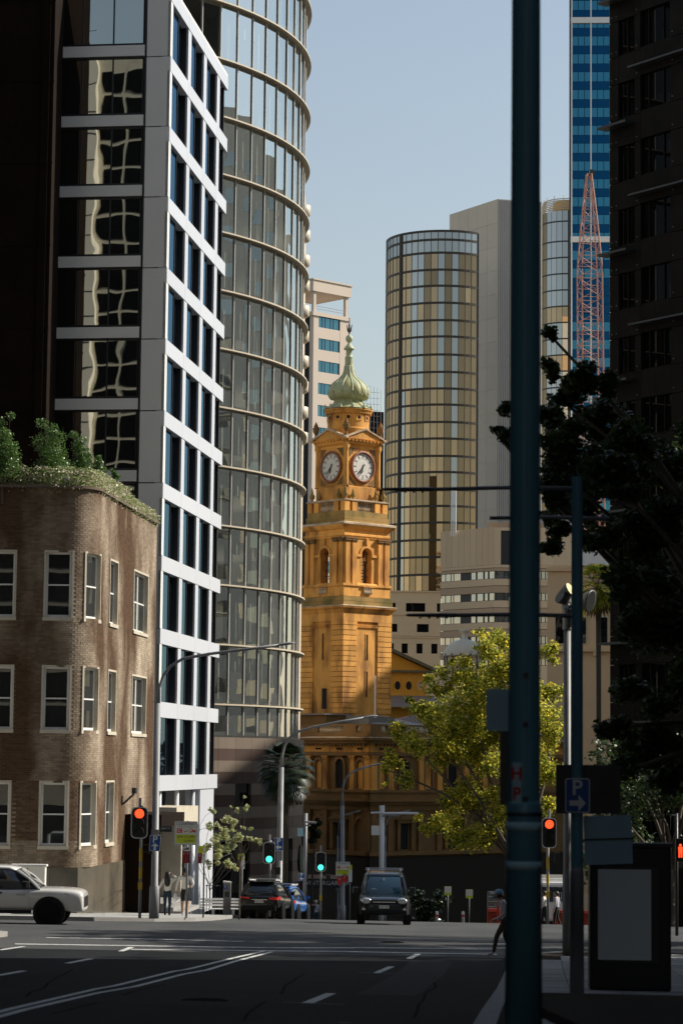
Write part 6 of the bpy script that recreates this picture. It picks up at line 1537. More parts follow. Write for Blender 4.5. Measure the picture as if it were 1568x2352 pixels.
# ---- second pole with lamp arms and blank sign
Y = 35.0; b = at(1324, 2262, Y); zb = gz(b.x, Y) + .13; k = Y / FPX; xb = b.x; P2 = lambda x, y: (at(x, y, Y).x - xb, 0, at(x, y, Y).z - zb)
r = empty('signal_pole', (xb, Y, zb), 0, 'grey pole carrying three long lamp arms and a dark parking sign', 'pole')
fl = fluted(r, 13.5 * k, 12.5 * k, P2(1325, 1995)[2], P2(1325, 1095)[2]); m = MB(); m.lathe([(16.5 * k, 0), (15.5 * k, P2(1324, 2005)[2]), (13.5 * k, P2(1324, 1992)[2])], 24); m.build('lower_sleeve', MT['pole_grey'], r, smooth=True)
for (ya, xa, yb_, xb_, hl, lab) in ((1122, 1330, 1124, 995, 1, ''), (1192, 1400, 1190, 1124, 0, ''), (1415, 1330, 1413, 1050, 1, '')):
    m = MB(); m.tube([P2(xa, ya), P2((xa + xb_) / 2, (ya + yb_) / 2 - 3), P2(xb_, yb_)], [.033, .03, .028], 10); ar = m.build('lamp_arm', MT['pole_grey'], r, smooth=True)
    if hl:
        secs = []
        for t, w, h0 in ((0, .03, .03), (8, .07, .045), (60, .09, .04), (112, .08, .03), (118, .04, .015)):
            c = Vector(P2(xb_ - t, yb_)); secs.append([c + Vector((0, w, .01)), c + Vector((0, 0, h0 * .8)), c + Vector((0, -w, .01)), c + Vector((0, 0, -h0 * .7))])
        m = MB(); m.loft(secs); hd = m.build('lamp_head', MT['pole_grey'], ar, smooth=True)
        for t in (25, 45, 65, 85): c = P2(xb_ - t, yb_ + 6); m = MB(); m.lathe([(.018, c[2] - .012), (.02, c[2] + .01)], 8, (c[0], c[1])); m.build('led', MT['warm_lamp'], hd)
c = P2(1323.5, 1827); p_sign(r, (c[0], -.11, c[2]), 56 * k, 78 * k, 'right')
c = P2(1352, 1813); m = MB(); m.vprism(rrect(148 * k, 111 * k, .02)[::-1], .12, .14); s = m.build('direction_board', MT['dark_metal'], r, loc=c)
MB().box(-74 * k, 74 * k, .10, .12, 40 * k, 46 * k).box(-74 * k, 74 * k, .10, .12, -6 * k, -2 * k).build('rail', MT['dark_metal'], s)
c = P2(1396, 1929.5); m = MB(); m.vprism(rrect(109 * k, 110 * k, .02)[::-1], .03, .036); s = m.build('blank_sign', MT['sign_back'], r, loc=c, rot=(0, R(-2.2), 0)); MB().box(-55 * k, 55 * k, .02, .03, 0, 4 * k).build('rail', MT['dark_metal'], s); m = MB(); m.tube([(-54 * k, 0.05, 0), (-72 * k, 0, 0)], .02, 6); m.build('bracket', MT['steel'], s)
# ---- third pole with floodlights
Y = 60.0; b = at(1301, 2190, Y); zb = gz(b.x, Y) + .13; k = Y / FPX; xb = b.x; P3 = lambda x, y: (at(x, y, Y).x - xb, 0, at(x, y, Y).z - zb)
r = empty('floodlight_pole', (xb, Y, zb), 0, 'pale grey pole topped by floodlights between the two dark poles', 'pole')
m = MB(); m.lathe([(10.5 * k, 0), (10 * k, P3(1300, 2010)[2]), (8.5 * k, P3(1300, 2000)[2]), (8 * k, P3(1303, 1420)[2])], 20); m.build('shaft', MT['pole_grey'], r, smooth=True)
m = MB(); m.lathe([(11 * k, P3(1303, 1446)[2]), (11 * k, P3(1303, 1400)[2]), (7 * k, P3(1303, 1395)[2])], 16); m.build('collar', MT['steel'], r)
for x, y, dx, dz, sz, mm in ((1306, 1356, .8, .5, 17, 'warm_lamp'), (1288, 1372, -.9, .5, 16, 'pole_grey'), (1352, 1380, .9, -.25, 26, 'dead_lamp'), (1300, 1395, -.5, .2, 10, 'steel')):
    c = Vector(P3(x, y)); d = Vector((dx, -.5, dz)).normalized(); T = Matrix.Translation(c) @ d.to_track_quat('Z', 'Y').to_matrix().to_4x4()
    m = MB(0, T); m.lathe([(.06, -.28), (.12, -.2), (sz * k, .02), (sz * k * 1.02, .05)], 18); f_ = m.build('floodlight', MT['pole_grey'], r, smooth=True); m = MB(0, T); m.lathe([(sz * k * .96, .0), (sz * k * .96, .052)], 18); m.build('lens', MT[mm], f_)
    m = MB(); m.tube([P3(1304, 1412), tuple(c - d * .2)], .03, 6); m.build('bracket', MT['dark_metal'], r)
for ch, y in (('H', 1976), ('P', 1989)): txt(ch, .13, MT['sign_red'], r, (-.02, -.105, P3(1300, y)[2]))
signal('traffic light showing red just right of the thick foreground pole', 1259.5, 1879, 1947, 33, 93, 'red', 1257)
# ---- advertising panel
Y = 41.0; b = at(1447, 2245, Y); zb = gz(b.x, Y) + .13; k = Y / FPX; xb = b.x; P4 = lambda x, y: (at(x, y, Y).x - xb, 0, at(x, y, Y).z - zb)
r = empty('advertising_panel', (xb, Y, zb), R(-2), 'dark street advertising panel with blank grey poster at lower right', 'panel'); t_ = P4(1447, 1945)[2]
MB().box(-92 * k, 92 * k, .0, .45, .0, t_).build('body', MT['black_metal'], r, bevel=.03); MB().box(-62 * k, 62 * k, -.02, .0, P4(1440, 2210)[2], P4(1440, 1992)[2]).build('frame', MT['dark_metal'], r)
MB().box(-60 * k - .1, 60 * k - .1, -.03, -.02, P4(1440, 2205)[2], P4(1440, 1997)[2]).build('poster', MT['poster'], r); MB().box(-96 * k, 96 * k, -.04, .5, t_, t_ + .06).build('roof', MT['dark_metal'], r)
# ---- pedestrian signal at the far right
Y = 76; r, L = post('pedestrian_signal', 'small red standing-man signal at the right edge', 1553, Y, 1868, .05, 'traffic light', 'dark_metal', .1)
q = L(1561, 1952); bd = MB().box(q[0] - .17, q[0] + .17, -.25, -.05, q[2] - .35, q[2] + .35).build('housing', MT['black_metal'], r)
m = MB(); x, z = q[0] - .03, q[2] + .02
m.add([(x - .06, -.26, z - .12), (x + .06, -.26, z - .12), (x + .07, -.26, z + .08), (x - .07, -.26, z + .08)], [(0, 1, 2, 3)]).add([(x + .045 * math.cos(a * .785), -.26, z + .13 + .045 * math.sin(a * .785)) for a in range(8)], [tuple(range(8))]).add([(x - .06, -.26, z - .25), (x - .01, -.26, z - .25), (x - .01, -.26, z - .12), (x - .06, -.26, z - .12)], [(0, 1, 2, 3)]).add([(x + .01, -.26, z - .25), (x + .06, -.26, z - .25), (x + .06, -.26, z - .12), (x + .01, -.26, z - .12)], [(0, 1, 2, 3)])
m.build('red_man', MT['red_lamp'], bd); m = MB(); m.tube([L(1538, 1905), L(1538, 1876), L(1542, 1872), L(1550, 1872)], .012, 5); m.build('hoop', MT['pole_grey'], r)
# ---- far right kerbside things
for x, lab in ((1133, 'orange water-filled barrier left of the thick pole'), (1284, 'orange water-filled barrier behind the pale floodlight pole'), (1349, 'orange water-filled barrier seen left of the advertising panel')):
    q = at(x, 2086, 122); g = gz(q.x, 122); r = empty('orange_barrier', (q.x, 122, g), 0, lab, 'barrier', 'orange barriers across the street')
    s = [[(xx, -.28, 0), (xx, .28, 0), (xx, .22, .3), (xx, .12, .9), (xx, -.12, .9), (xx, -.22, .3)] for xx in (-.32, -.28, .28, .32)]; m = MB(); m.loft(s); m.build('body', MT['orange'], r, bevel=.02)
    for z in (.45, .6, .75): MB().box(-.25, .25, -.26, -.14, z, z + .05).build('rib', MT['orange'], r)
    f_ = MB()
    for xx in np.arange(-.3, .31, .1): f_.tube([(xx, 0, .9), (xx, 0, 1.75)], .008, 4)
    for z in (1.0, 1.25, 1.5, 1.75): f_.tube([(-.3, 0, z), (.3, 0, z)], .01, 4)
    f_.build('mesh_fence', MT['steel'], r)
for x, lab in ((1003, 'white bollard nearer the four-wheel drive'), (1063, 'white bollard nearer the thick pole')):
    q = at(x, 2093, 112); g = gz(q.x, 112); r = empty('bollard', (q.x, 112, g), 0, lab, 'bollard', 'white bollards'); h = q.z - g; m = MB(); m.lathe([(.07, 0), (.07, h - .05), (.05, h)], 12); m.build('body', MT['white_frame'], r, smooth=True); m = MB(); m.lathe([(.075, h - .25), (.075, h - .15)], 12); m.build('band', MT['sign_red'], r)
for x, y, lab in ((1028, 2036, 'small post with clearway and lime plates under the plane tree'), (1077, 2043, 'small lime and red sign nearest the thick pole')):
    r, L = post('sign_post', lab, x, 118, y, .025, 'road sign'); c = L(x, y + 10); plate('lime_plate', .34, .42, MT['sign_lime'], r, c, .01); plate('white_plate', .34, .3, MT['sign_cream'], r, (c[0], c[1] - .013, c[2] + .05), .01, .005)
# white tipper lorry far behind the red signal
q = at(1272, 2020, 128); g = gz(q.x, 128); r = empty('white_lorry', (q.x, 128, g), R(-90), 'white lorry glimpsed behind the red signal right of the thick pole', 'lorry')
MB().box(-3.2, 1.2, -1.05, 1.05, .9, 2.7).build('tipper_body', MT['car_white'], r, bevel=.05); MB().box(1.35, 3.1, -1.0, 1.0, .6, 2.6).build('cab', MT['car_white'], r, bevel=.15); MB().box(2.2, 3.12, -.9, .9, 1.6, 2.35).build('windscreen', MT['car_glass'], r); MB().box(-3.1, 3.0, -.5, .5, .5, .85).build('chassis', MT['plastic'], r)
for x in (-2.2, 2.2):
    for s in (-1, 1): m = MB(0, Matrix.Translation((x, s * .9, .5)) @ Matrix.Rotation(R(90), 4, 'X')); m.lathe([(.3, -.15), (.5, -.13), (.5, .13), (.3, .15)], 20); m.build('wheel', MT['tyre'], r)
# ================================================================== vehicles (forward = local +x)
def car(name, label, loc, rz, body, cabin, paint, glassm, wheels, wr, ww=.22, rim='rim', roof=None, cat='car', sub=2, pillars=True):
    r = empty(name, loc, rz, label, cat)
    m = MB(); secs = []
    for x, hw, z0, z1 in body:
        md = (z0 + z1) / 2
        secs.append([(x, -hw * .84, z0), (x, hw * .84, z0), (x, hw * .97, z0 + .10), (x, hw, md), (x, hw * .96, z1 - .10), (x, hw * .82, z1), (x, -hw * .82, z1), (x, -hw * .96, z1 - .10), (x, -hw, md), (x, -hw * .97, z0 + .10)])
    m.loft(secs); b = m.build('body', MT[paint], r, smooth=True, sub=sub)
    m = MB(); secs = []
    for x, hb, ht, z0, z1 in cabin: secs.append([(x, -hb, z0), (x, hb, z0), (x, (hb + ht) / 2, (z0 + z1) / 2), (x, ht, z1 - .05), (x, ht * .8, z1), (x, -ht * .8, z1), (x, -ht, z1 - .05), (x, -(hb + ht) / 2, (z0 + z1) / 2)])
    m.loft(secs); m.build('windows', MT[glassm], r, smooth=True)
    # roof skin and pillars over the glass
    top = [c for c in cabin if c[4] > max(q[4] for q in cabin) - .22]; secs = []
    for x, hb, ht, z0, z1 in top: secs.append([(x, -ht * 1.03, z1 - .07), (x, ht * 1.03, z1 - .07), (x, ht * .98, z1 - .01), (x, ht * .8, z1 + .025), (x, -ht * .8, z1 + .025), (x, -ht * .98, z1 - .01)])
    m = MB(); m.loft(secs); rf = m.build('roof', MT[paint], r, smooth=True)
    if pillars:
        f0, f1, b0, b1 = cabin[-1], top[-1], cabin[0], top[0]
        for s in (-1, 1):
            m = MB(); m.tube([(f0[0], s * f0[1], f0[3] + .02), ((f0[0] + f1[0]) / 2, s * (f0[1] + f1[2]) / 2 * 1.01, (f0[4] + f1[4]) / 2 + .01), (f1[0], s * f1[2], f1[4] - .03)], .045, 6); m.build('windscreen_pillar', MT[paint], r)
            m = MB(); m.tube([(b0[0], s * b0[1], b0[3]), (b1[0], s * b1[2], b1[4] - .03)], .07, 6); m.build('rear_pillar', MT[paint], r)
            xm = (f1[0] + b1[0]) / 2; m = MB(); m.tube([(xm + .05, s * b1[1] * 1.0, b1[3] + .02), (xm - .02, s * b1[2] * 1.0, b1[4] - .05)], .04, 6); m.build('door_pillar', MT[paint], r)
    hw = max(q[1] for q in body)
    for x in wheels:
        for s in (-1, 1):
            T = Matrix.Translation((x, s * (hw - .10), wr)) @ Matrix.Rotation(R(90), 4, 'X')
            m = MB(0, T); m.lathe([(wr + .11, -.125), (wr + .11, .125)], 28); m.build('wheel_arch', MT['plastic'], r)
            T = Matrix.Translation((x, s * (hw - .07), wr)) @ Matrix.Rotation(R(90), 4, 'X')
            m = MB(0, T); m.lathe([(wr * .62, -ww / 2), (wr * .93, -ww / 2), (wr, -ww * .3), (wr, ww * .3), (wr * .93, ww / 2), (wr * .62, ww / 2)], 28); w = m.build('wheel', MT['tyre'], r, smooth=False)
            m = MB(0, T); m.lathe([(wr * .63, -ww * .42), (wr * .60, ww * .2), (wr * .60, ww * .42)], 20)
            for q in range(5):
                a = q * 1.257; m.add([(wr * .12 * math.cos(a + 1.2), wr * .12 * math.sin(a + 1.2), s * -ww * .46), (wr * .6 * math.cos(a + .14), wr * .6 * math.sin(a + .14), s * -ww * .46), (wr * .6 * math.cos(a - .14), wr * .6 * math.sin(a - .14), s * -ww * .46), (wr * .12 * math.cos(a - 1.2), wr * .12 * math.sin(a - 1.2), s * -ww * .46)], [(0, 1, 2, 3)])
            m.build('rim', MT[rim], w)
    return r, hw
# ---- white pickup entering from the left
q = at(192, 2100, 78); X0 = q.x - 2.66
r, hw = car('white_pickup', 'white dual-cab pickup entering the junction from the left edge', (X0, 78.4, gz(X0, 78.4)), 0,
            [(-2.66, .86, .55, 1.12), (-2.6, .9, .5, 1.2), (-1.4, .92, .46, 1.2), (-.2, .92, .44, 1.16), (1.0, .92, .44, 1.16), (1.3, .92, .44, 1.17), (1.9, .93, .42, 1.17), (2.35, .93, .40, 1.14), (2.56, .92, .38, 1.10), (2.66, .88, .40, 1.04), (2.70, .84, .44, .98)],
            [(-1.32, .80, .68, 1.08, 1.70), (-1.15, .81, .68, 1.08, 1.79), (-.3, .82, .68, 1.08, 1.83), (.3, .82, .67, 1.08, 1.81), (.55, .81, .66, 1.08, 1.74), (1.32, .78, .72, 1.08, 1.17)], 'car_white', 'car_glass', (-1.5, 1.62), .40, .27, 'rim_dark', cat='pickup')
for s in (-1, 1):
    for x in (-.28, .98): MB().box(x, x + .012, s * .921, s * .926, .5, 1.14).build('door_seam', MT['ink_grey'], r)
    MB().box(-.18, .12, s * .92, s * .955, .98, 1.03).build('door_handle', MT['plastic'], r)
    m = MB(); m.loft([[(x, s * y0, 1.18), (x, s * y1, 1.18), (x, s * y1, 1.36), (x, s * y0, 1.38)] for x, y0, y1 in ((.78, .90, 1.10), (.9, .90, 1.12), (1.0, .92, 1.06))]); m.build('mirror', MT['plastic'], r)
    m = MB(); m.add([(2.05, s * .905, 1.02), (2.5, s * .86, .95), (2.63, s * .74, .90), (2.62, s * .76, .80), (2.35, s * .89, .82)], [(0, 1, 2, 3, 4)]); m.build('headlight', MT['headlamp'], r)
    m = MB(); m.add([(2.46, s * .885, .74), (2.62, s * .78, .74), (2.62, s * .78, .50), (2.5, s * .87, .48)], [(0, 1, 2, 3)]); m.build('bumper_vent', MT['plastic'], r)
    MB().box(-1.0, 1.05, s * .80, s * .90, .36, .46).build('side_step', MT['plastic'], r)
MB().box(2.66, 2.70, -.6, .6, .55, .88).build('grille', MT['plastic'], r); MB().box(-2.4, -1.4, -.85, .85, 1.18, 1.22).build('tray_lid', MT['plastic'], r)
ob('lettering', text_mesh('HILUX', .1), MT['ink'], r, loc=(.72, -.93, .95), rot=(R(90), 0, 0))
# ---- dark four-wheel drive facing the viewer
Y = 91.0; c = at(884, 2118, Y); xf = c.x
r, hw = car('dark_four_wheel_drive', 'dark navy four-wheel drive with roof rails driving toward the viewer', (xf, Y + 2.4, gz(xf, Y + 1)), R(-91),
            [(-2.4, .85, .55, 1.1), (-2.3, .92, .48, 1.15), (-.5, .945, .42, 1.15), (.9, .945, .42, 1.15), (1.3, .94, .42, 1.12), (2.0, .93, .42, 1.08), (2.3, .91, .40, 1.02), (2.44, .84, .40, .9), (2.48, .76, .48, .78)],
            [(-2.3, .84, .70, 1.1, 1.74), (-2.1, .85, .70, 1.1, 1.84), (-.3, .85, .70, 1.1, 1.86), (.3, .85, .69, 1.1, 1.82), (.5, .84, .68, 1.1, 1.74), (1.15, .80, .76, 1.08, 1.14)], 'car_navy', 'screen_glass', (-1.4, 1.45), .40, .27, cat='car')
for s in (-1, 1):
    m = MB(); m.loft([[(x, s * y0, 1.12), (x, s * y1, 1.12), (x, s * y1, 1.36), (x, s * y0, 1.36)] for x, y0, y1 in ((.75, .96, 1.2), (.9, .95, 1.18))]); m.build('mirror', MT['car_navy'], r, bevel=.03)
    T = Matrix.Translation((2.36, s * .66, .93)) @ Matrix.Rotation(R(90), 4, 'Y'); m = MB(0, T @ Matrix.Diagonal((.8, 1.4, 1, 1))); m.lathe([(.14, -.1), (.14, .1), (.08, .13)], 18); hl = m.build('headlight', MT['headlamp'], r, smooth=True)
    T = Matrix.Translation((2.46, s * .76, .62)) @ Matrix.Rotation(R(90), 4, 'Y'); m = MB(0, T); m.lathe([(.065, -.1), (.065, .03)], 14); m.build('fog_lamp', MT['chrome'], r)
    MB().tube([(-2.0, s * .62, 1.93), (.2, s * .62, 1.92)], .025, 6).build('roof_rail', MT['steel'], r)
    m = MB(); m.add([(2.2, s * .92, .98), (2.44, s * .84, .9), (2.44, s * .84, .42), (2.1, s * .94, .44)], [(0, 1, 2, 3)]); m.build('fender_shade', MT['plastic'], r)
MB().box(2.40, 2.49, -.5, .5, .82, .96).build('grille', MT['plastic'], r); MB().box(2.49, 2.5, -.42, .42, .87, .91).build('grille_bar', MT['chrome'], r); MB().box(2.3, 2.52, -.86, .86, .44, .60).build('bumper', MT['plastic'], r, bevel=.04)
for x in (-1.6, -.2): MB().tube([(x, -.72, 1.96), (x, .72, 1.96)], .022, 6).build('roof_bar', MT['steel'], r)
s = MB().box(2.505, 2.515, -.19, .19, .66, .77).build('number_plate', MT['sign_cream'], r); ob('lettering', text_mesh('DNL 22K', .09), MT['ink'], s, loc=(2.517, 0, .715), rot=(R(90), 0, R(90)))
MB().box(.9, 1.0, -.5, -.3, 1.2, 1.3).build('windscreen_label', MT['pole_band'], r); MB().box(.62, .66, -.06, .02, 1.45, 1.68).build('mirror_hanger', MT['sign_cream'], r)
# ---- black hatchback seen from behind
def hatch(name, label, x, Y, rz, paint, plate_s, white_bars):
    c = at(x, 2110, Y); h = R(90) - rz; X = c.x + 2.2 * math.cos(h); YY = Y + 2.2 * math.sin(h)
    r, hw = car(name, label, (X, YY, gz(X, YY)), h,
                [(-2.2, .74, .50, .85), (-2.16, .84, .42, .98), (-1.9, .89, .36, 1.05), (-.6, .90, .34, 1.0), (.8, .90, .34, .98), (1.2, .89, .34, .96), (1.8, .86, .36, .86), (2.1, .78, .38, .74), (2.2, .6, .45, .62)],
                [(-2.02, .76, .62, .96, 1.12), (-1.78, .78, .62, .96, 1.46), (-1.5, .79, .62, .96, 1.53), (-.4, .80, .63, .96, 1.58), (.3, .80, .62, .96, 1.52), (.55, .79, .62, .96, 1.42), (1.35, .74, .68, .92, .98)], paint, 'car_glass', (-1.3, 1.35), .34, .22)
    # slope of the land under the car
    r.rotation_euler = (0, math.atan(.052), h)
    for s in (-1, 1):
        m = MB(); m.add([(-2.21, s * .42, .90), (-2.19, s * .76, .92), (-2.0, s * .885, .96), (-2.0, s * .885, .82), (-2.2, s * .74, .80), (-2.21, s * .42, .83)][::s], [(0, 1, 2, 3, 4, 5)]); m.build('tail_light', MT['tail_lit'], r)
        MB().box(-2.23, -2.2, s * .62 - .08, s * .62 + .08, .46, .52).build('rear_reflector', MT['tail_red'], r)
        MB().tube([(-1.5, s * .56, 1.63), (.2, s * .56, 1.64)], .022, 6).build('roof_rail', MT['white_frame' if white_bars else 'steel'], r)
        m = MB(); m.loft([[(xx, s * y0, 1.0), (xx, s * y1, 1.0), (xx, s * y1, 1.15), (xx, s * y0, 1.15)] for xx, y0, y1 in ((.75, .9, 1.06), (.86, .9, 1.05))]); m.build('mirror', MT[paint], r)
        MB().box(-.35, -.15, s * .90, s * .925, .86, .89).build('door_handle', MT['chrome'], r)
    if white_bars:
        for xx in (-1.25, -.1): MB().box(xx - .05, xx + .05, -.62, .62, 1.66, 1.71).build('roof_bar', MT['white_frame'], r)
    s = MB().box(-2.215, -2.205, -.19, .19, .68, .79).build('number_plate', MT['sign_cream'], r); ob('lettering', text_mesh(plate_s, .09), MT['ink'], s, loc=(-2.218, 0, .735), rot=(R(90), 0, R(-90)))
    MB().box(-2.24, -2.16, -.72, .72, .36, .56).build('rear_bumper', MT['plastic'], r, bevel=.03); MB().box(-2.225, -2.215, -.35, .35, .80, .83).build('boot_trim', MT['chrome'], r)
    MB().box(-1.86, -1.5, -.55, .55, 1.545, 1.575).build('spoiler', MT[paint], r)
    return r
hatch('black_hatchback', 'black hatchback with white roof bars waiting at the lights', 594, 103, R(7.5), 'car_black', 'DYC 53V', True)
hatch('blue_car', 'blue car half hidden ahead of the black hatchback', 632, 110.5, R(9), 'car_blue', 'CK 21 LD', True)

# ================================================================== people: one skinned body each
def person(label, loc, face, J, mats, extra=None, sc=1.0, group=None):
    """J: joints dict name -> (x, y, z); face = heading (0 looks along +y); body from a skin modifier, coloured by region"""
    edges = [('pelvis', 'waist'), ('waist', 'chest'), ('chest', 'neck'), ('neck', 'head0'), ('head0', 'head1'), ('head1', 'head2')]
    rad = {'pelvis': .145, 'waist': .125, 'chest': .155, 'neck': .055, 'head0': .07, 'head1': .098, 'head2': .085}
    for s in 'lr':
        edges += [('chest', 'sho' + s), ('sho' + s, 'elb' + s), ('elb' + s, 'wri' + s), ('wri' + s, 'pal' + s), ('pelvis', 'hip' + s), ('hip' + s, 'kne' + s), ('kne' + s, 'ank' + s), ('ank' + s, 'toe' + s)]
        rad.update({'sho' + s: .068, 'elb' + s: .048, 'wri' + s: .032, 'pal' + s: .036, 'hip' + s: .098, 'kne' + s: .066, 'ank' + s: .045, 'toe' + s: .04})
        w, p = Vector(J['wri' + s]), Vector(J['pal' + s]); d = (p - w).normalized(); sd = d.cross(Vector((0, 1, 0)));
        if sd.length < .2: sd = Vector((1, 0, 0))
        sd.normalize(); cu = d.cross(sd)
        for i, (o, l) in enumerate(((-.03, .07), (-.01, .08), (.01, .078), (.03, .06))):
            a, b = 'f%d%s' % (i, s), 'g%d%s' % (i, s); J[a] = p + d * (.035 + l * .45) + sd * o; J[b] = p + d * (.03 + l) + sd * o + cu * .03
            edges += [('pal' + s, a), (a, b)]; rad[a] = .0105; rad[b] = .009
        J['th' + s] = p - d * .005 + sd * .06 + cu * .02; J['ti' + s] = p + d * .045 + sd * .07 + cu * .03; edges += [('pal' + s, 'th' + s), ('th' + s, 'ti' + s)]; rad['th' + s] = .013; rad['ti' + s] = .010
    nm = list(rad); ix = {n: i for i, n in enumerate(nm)}
    me = bpy.data.meshes.new('body'); me.from_pydata([tuple(J[n]) for n in nm], [(ix[a], ix[b]) for a, b in edges], [])
    o = bpy.data.objects.new('t', me); col.objects.link(o)
    sk = o.modifiers.new('skin', 'SKIN'); sk.use_smooth_shade = True
    for i, v in enumerate(me.skin_vertices[0].data):
        q = rad[nm[i]]; fl = .72 if nm[i] in ('pelvis', 'waist', 'chest') else 1.0
        v.radius = (q, q * fl); v.use_root = nm[i] == 'pelvis'
    su = o.modifiers.new('sub', 'SUBSURF'); su.levels = 2; su.render_levels = 2
    dg = bpy.context.evaluated_depsgraph_get(); bm = bpy.data.meshes.new_from_object(o.evaluated_get(dg))
    bpy.data.objects.remove(o); bm.materials.clear()
    ms = [MT['skin'], MT[mats['top']], MT[mats['legs']], MT[mats['shoe']], MT['hair']]
    for q in ms: bm.materials.append(q)
    waist = J['pelvis'][2] + .04; hem = mats.get('hem', .12)
    nk = J['neck'][2]; cu_ = mats.get('cuff', 1.0)
    def near(c, a, b):
        a, b = Vector(a), Vector(b); ab = b - a; t = max(0, min(1, (c - a).dot(ab) / ab.length_squared)); return (c - a - ab * t).length, t
    segs = [(k, J[a], J[b]) for k, a, b in [('torso', 'pelvis', 'chest'), ('neck', 'neck', 'head2')] + [('arm' + s, 'sho' + s, 'elb' + s) for s in 'lr'] + [('fore' + s, 'elb' + s, 'wri' + s) for s in 'lr'] + [('hand' + s, 'wri' + s, 'g1' + s) for s in 'lr'] + [('thigh' + s, 'hip' + s, 'kne' + s) for s in 'lr'] + [('shin' + s, 'kne' + s, 'ank' + s) for s in 'lr'] + [('foot' + s, 'ank' + s, 'toe' + s) for s in 'lr']]
    for p in bm.polygons:
        c = p.center; k, (dd, t) = min(((k, near(c, a, b)) for k, a, b in segs), key=lambda q: q[1][0])
        if k == 'neck': i = 0
        elif k == 'torso': i = 1 if c.z > waist else 2
        elif k.startswith(('arm', 'fore')): i = 1
        elif k.startswith('hand'): i = 0
        elif k.startswith('foot'): i = 3
        else: i = 2 if c.z > hem else (0 if c.z > .12 else 3)
        p.material_index = i; p.use_smooth = True
    r = empty('person', loc, face, label, 'person', group); r.scale = (sc, sc, sc)
    bo = bpy.data.objects.new('body', bm); col.objects.link(bo); bo.parent = r
    # head details: ears, nose, eyes, mouth (face looks along +y)
    h1 = Vector(J['head1']); h2 = Vector(J['head2']); f = MB()
    f.add([h1 + Vector((-.015, .09, -.03)), h1 + Vector((.015, .09, -.03)), h1 + Vector((0, .125, -.02)), h1 + Vector((0, .095, .03))], [(0, 1, 2), (0, 2, 3), (1, 3, 2)])
    for s in (-1, 1): f.add([h1 + Vector((s * .095, -.02, -.03)), h1 + Vector((s * .12, -.03, .03)), h1 + Vector((s * .095, .02, .03)), h1 + Vector((s * .095, .01, -.04))], [(0, 1, 2, 3)])
    f.build('nose_and_ears', MT['skin'], bo); f = MB()
    for s in (-1, 1): f.lathe([(.013, h1.z + .012), (.013, h1.z + .024)], 8, (h1.x + s * .036, h1.y + .09))
    f.box(h1.x - .025, h1.x + .025, h1.y + .088, h1.y + .098, h1.z - .062, h1.z - .053); f.build('eyes_and_mouth', MT['ink'], bo)
    hr = MB(); n = 14; secs = []
    long = mats.get('long', 0)
    for z, q, yb in ((h1.z + .125, .03, -.0), (h1.z + .105, .085, -.01), (h1.z + .06, .112, -.02), (h1.z + .0, .112, -.035), (h1.z - .06, .098 + .03 * (long > 0), -.05)) + (((h1.z - .2, .12, -.09), (h1.z - .34, .125, -.10), (h1.z - .46, .08, -.09)) if long else ()):
        secs.append([(h1.x + q * math.cos(2 * math.pi * i / n), h1.y + yb + q * (.9 if not (long and z < h1.z - .1) else .45) * math.sin(2 * math.pi * i / n), z) for i in range(n)])
    hr.loft(secs); hr.build('hair', MT[mats.get('hair', 'hair')], r, smooth=True)
    if extra: extra(r, J)
    return r
def stand(**k):
    J = dict(pelvis=(0, 0, .93), waist=(0, 0, 1.08), chest=(0, 0, 1.32), neck=(0, .01, 1.47), head0=(0, .02, 1.54), head1=(0, .03, 1.62), head2=(0, .02, 1.70),
             shol=(-.17, 0, 1.40), shor=(.17, 0, 1.40), elbl=(-.23, -.03, 1.12), elbr=(.23, -.03, 1.12), wril=(-.25, .05, .88), wrir=(.25, .05, .88), pall=(-.25, .07, .80), palr=(.25, .07, .80),
             hipl=(-.09, 0, .90), hipr=(.09, 0, .90), knel=(-.10, .06, .50), kner=(.10, .02, .50), ankl=(-.10, .10, .09), ankr=(.10, -.16, .12), toel=(-.11, .24, .035), toer=(.11, -.06, .035))
    J.update(k); return J
b = at(384, 2095, 94); g = gz(b.x, 94) + .13
person('woman in white top and dark jeans with long black hair, hand raised to her head', (b.x, 94, g), R(-4), stand(elbr=(.36, .06, 1.46), wrir=(.20, .06, 1.62), palr=(.13, .03, 1.66), elbl=(-.29, -.06, 1.16), wril=(-.40, -.1, .95), pall=(-.44, -.1, .88)),
       dict(top='cloth_white', legs='cloth_navy', shoe='cloth_black', long=1), sc=.97)
def bag(r, J):
    p = Vector(J['pall']); m = MB(); m.lathe([(.02, p.z - .22), (.085, p.z - .2), (.1, p.z - .1), (.05, p.z - .0), (.02, p.z + .03)], 10, (p.x, p.y)); m.build('held_bag', MT['sign_white'], r, smooth=True)
b = at(424.5, 2096, 94); g = gz(b.x, 94) + .13
person('man in white long-sleeved top and black shorts walking away beside the woman', (b.x, 94, g), R(-4), stand(shol=(-.2, 0, 1.42), shor=(.2, 0, 1.42), elbl=(-.29, -.05, 1.13), elbr=(.30, -.04, 1.15), wrir=(.22, .16, 1.05), palr=(.18, .22, 1.06), wril=(-.33, 0, .9), pall=(-.35, .0, .82)),
       dict(top='cloth_white', legs='cloth_black', shoe='shoe_white', hem=.55), bag, sc=1.06)
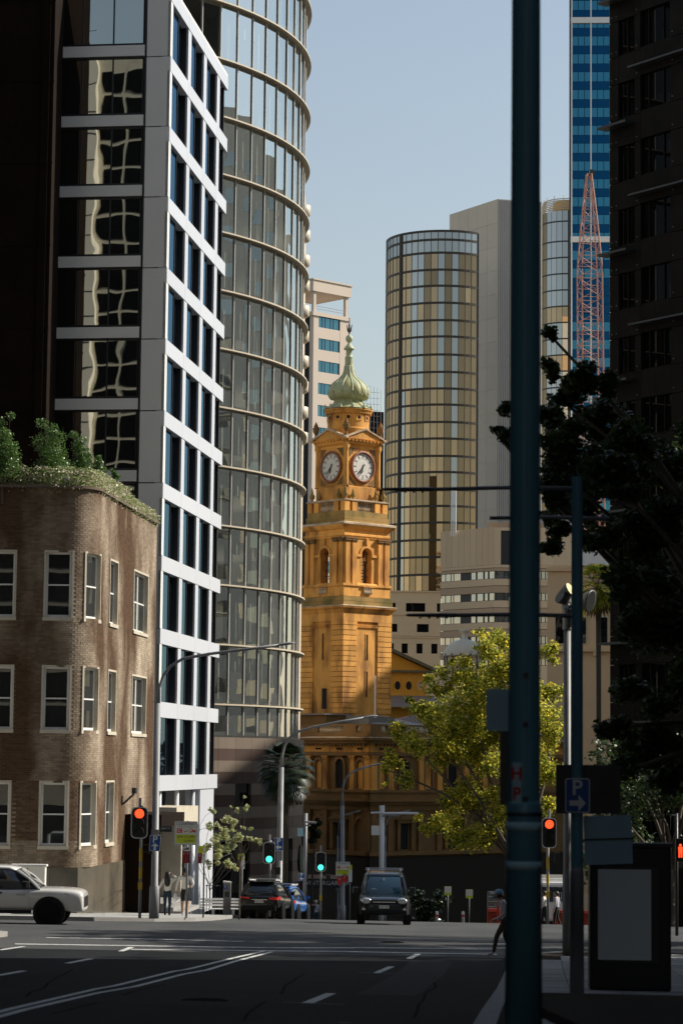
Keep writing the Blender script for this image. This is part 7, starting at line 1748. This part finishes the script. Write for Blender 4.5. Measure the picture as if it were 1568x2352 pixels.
def cap(r, J):
    h = Vector(J['head1']); m = MB(); m.lathe([(.118, h.z + .02), (.12, h.z + .06), (.1, h.z + .12), (.04, h.z + .145)], 16, (h.x, h.y - .01)); c = m.build('cap', MT['cap_blue'], r, smooth=True); MB().box(h.x - .08, h.x + .08, h.y + .08, h.y + .21, h.z + .03, h.z + .045).build('cap_peak', MT['sign_white'], c)
    m = MB(); m.box(h.x - .075, h.x + .075, h.y + .06, h.y + .125, h.z - .1, h.z - .015); m.build('face_mask', MT['cap_blue'], r)
    a, b_ = Vector(J['shor']), Vector(J['hipl']); m = MB(); m.tube([a + Vector((0, .1, .05)), (a + b_) / 2 + Vector((0, .17, 0)), b_ + Vector((0, .13, 0))], .02, 6); m.build('bag_strap', MT['sign_red'], r)
b = at(1160, 2189, 61.5); g = gz(b.x, 61.5)
person('person in cap and striped top crossing the road half hidden by the thick pole', (b.x, 61.5, g), R(82), stand(pelvis=(0, -.02, .92), chest=(0, .07, 1.30), neck=(0, .12, 1.44), head0=(0, .15, 1.50), head1=(0, .18, 1.57), head2=(0, .17, 1.65), shol=(-.16, .07, 1.38), shor=(.16, .07, 1.38),
       elbl=(-.22, .02, 1.10), wril=(-.2, .22, .96), pall=(-.18, .29, .94), elbr=(.22, .0, 1.1), wrir=(.2, .2, .95), palr=(.18, .27, .92), knel=(-.09, .22, .52), ankl=(-.09, .30, .10), toel=(-.09, .45, .06), kner=(.09, .02, .48), ankr=(.09, -.22, .16), toer=(.09, -.12, .05)),
       dict(top='cloth_stripe', legs='cloth_brown', shoe='shoe_white'), cap, sc=.98)
for x, lab, tp, sc in ((718, 'distant figure in dark clothes under the awning', 'cloth_black', .95), (725, 'distant figure with pale hair and grey top under the awning', 'cloth_stripe', .97)):
    b = at(x, 2100, 150); person(lab, (b.x, 150, gz(b.x, 150)), R(-5), stand(), dict(top=tp, legs='cloth_navy', shoe='cloth_black', hair='cream' if tp == 'cloth_stripe' else 'hair'), sc=sc)
for x, lab, tp in ((1250, 'pale-shirted figure right beside the thick pole across the street', 'cloth_white'), (1278, 'figure in light jacket by the orange barrier across the street', 'cloth_stripe')):
    b = at(x, 2100, 118); person(lab, (b.x, 118, gz(b.x, 118)), R(60), stand(), dict(top=tp, legs='cloth_black', shoe='cloth_black'), sc=1.0)
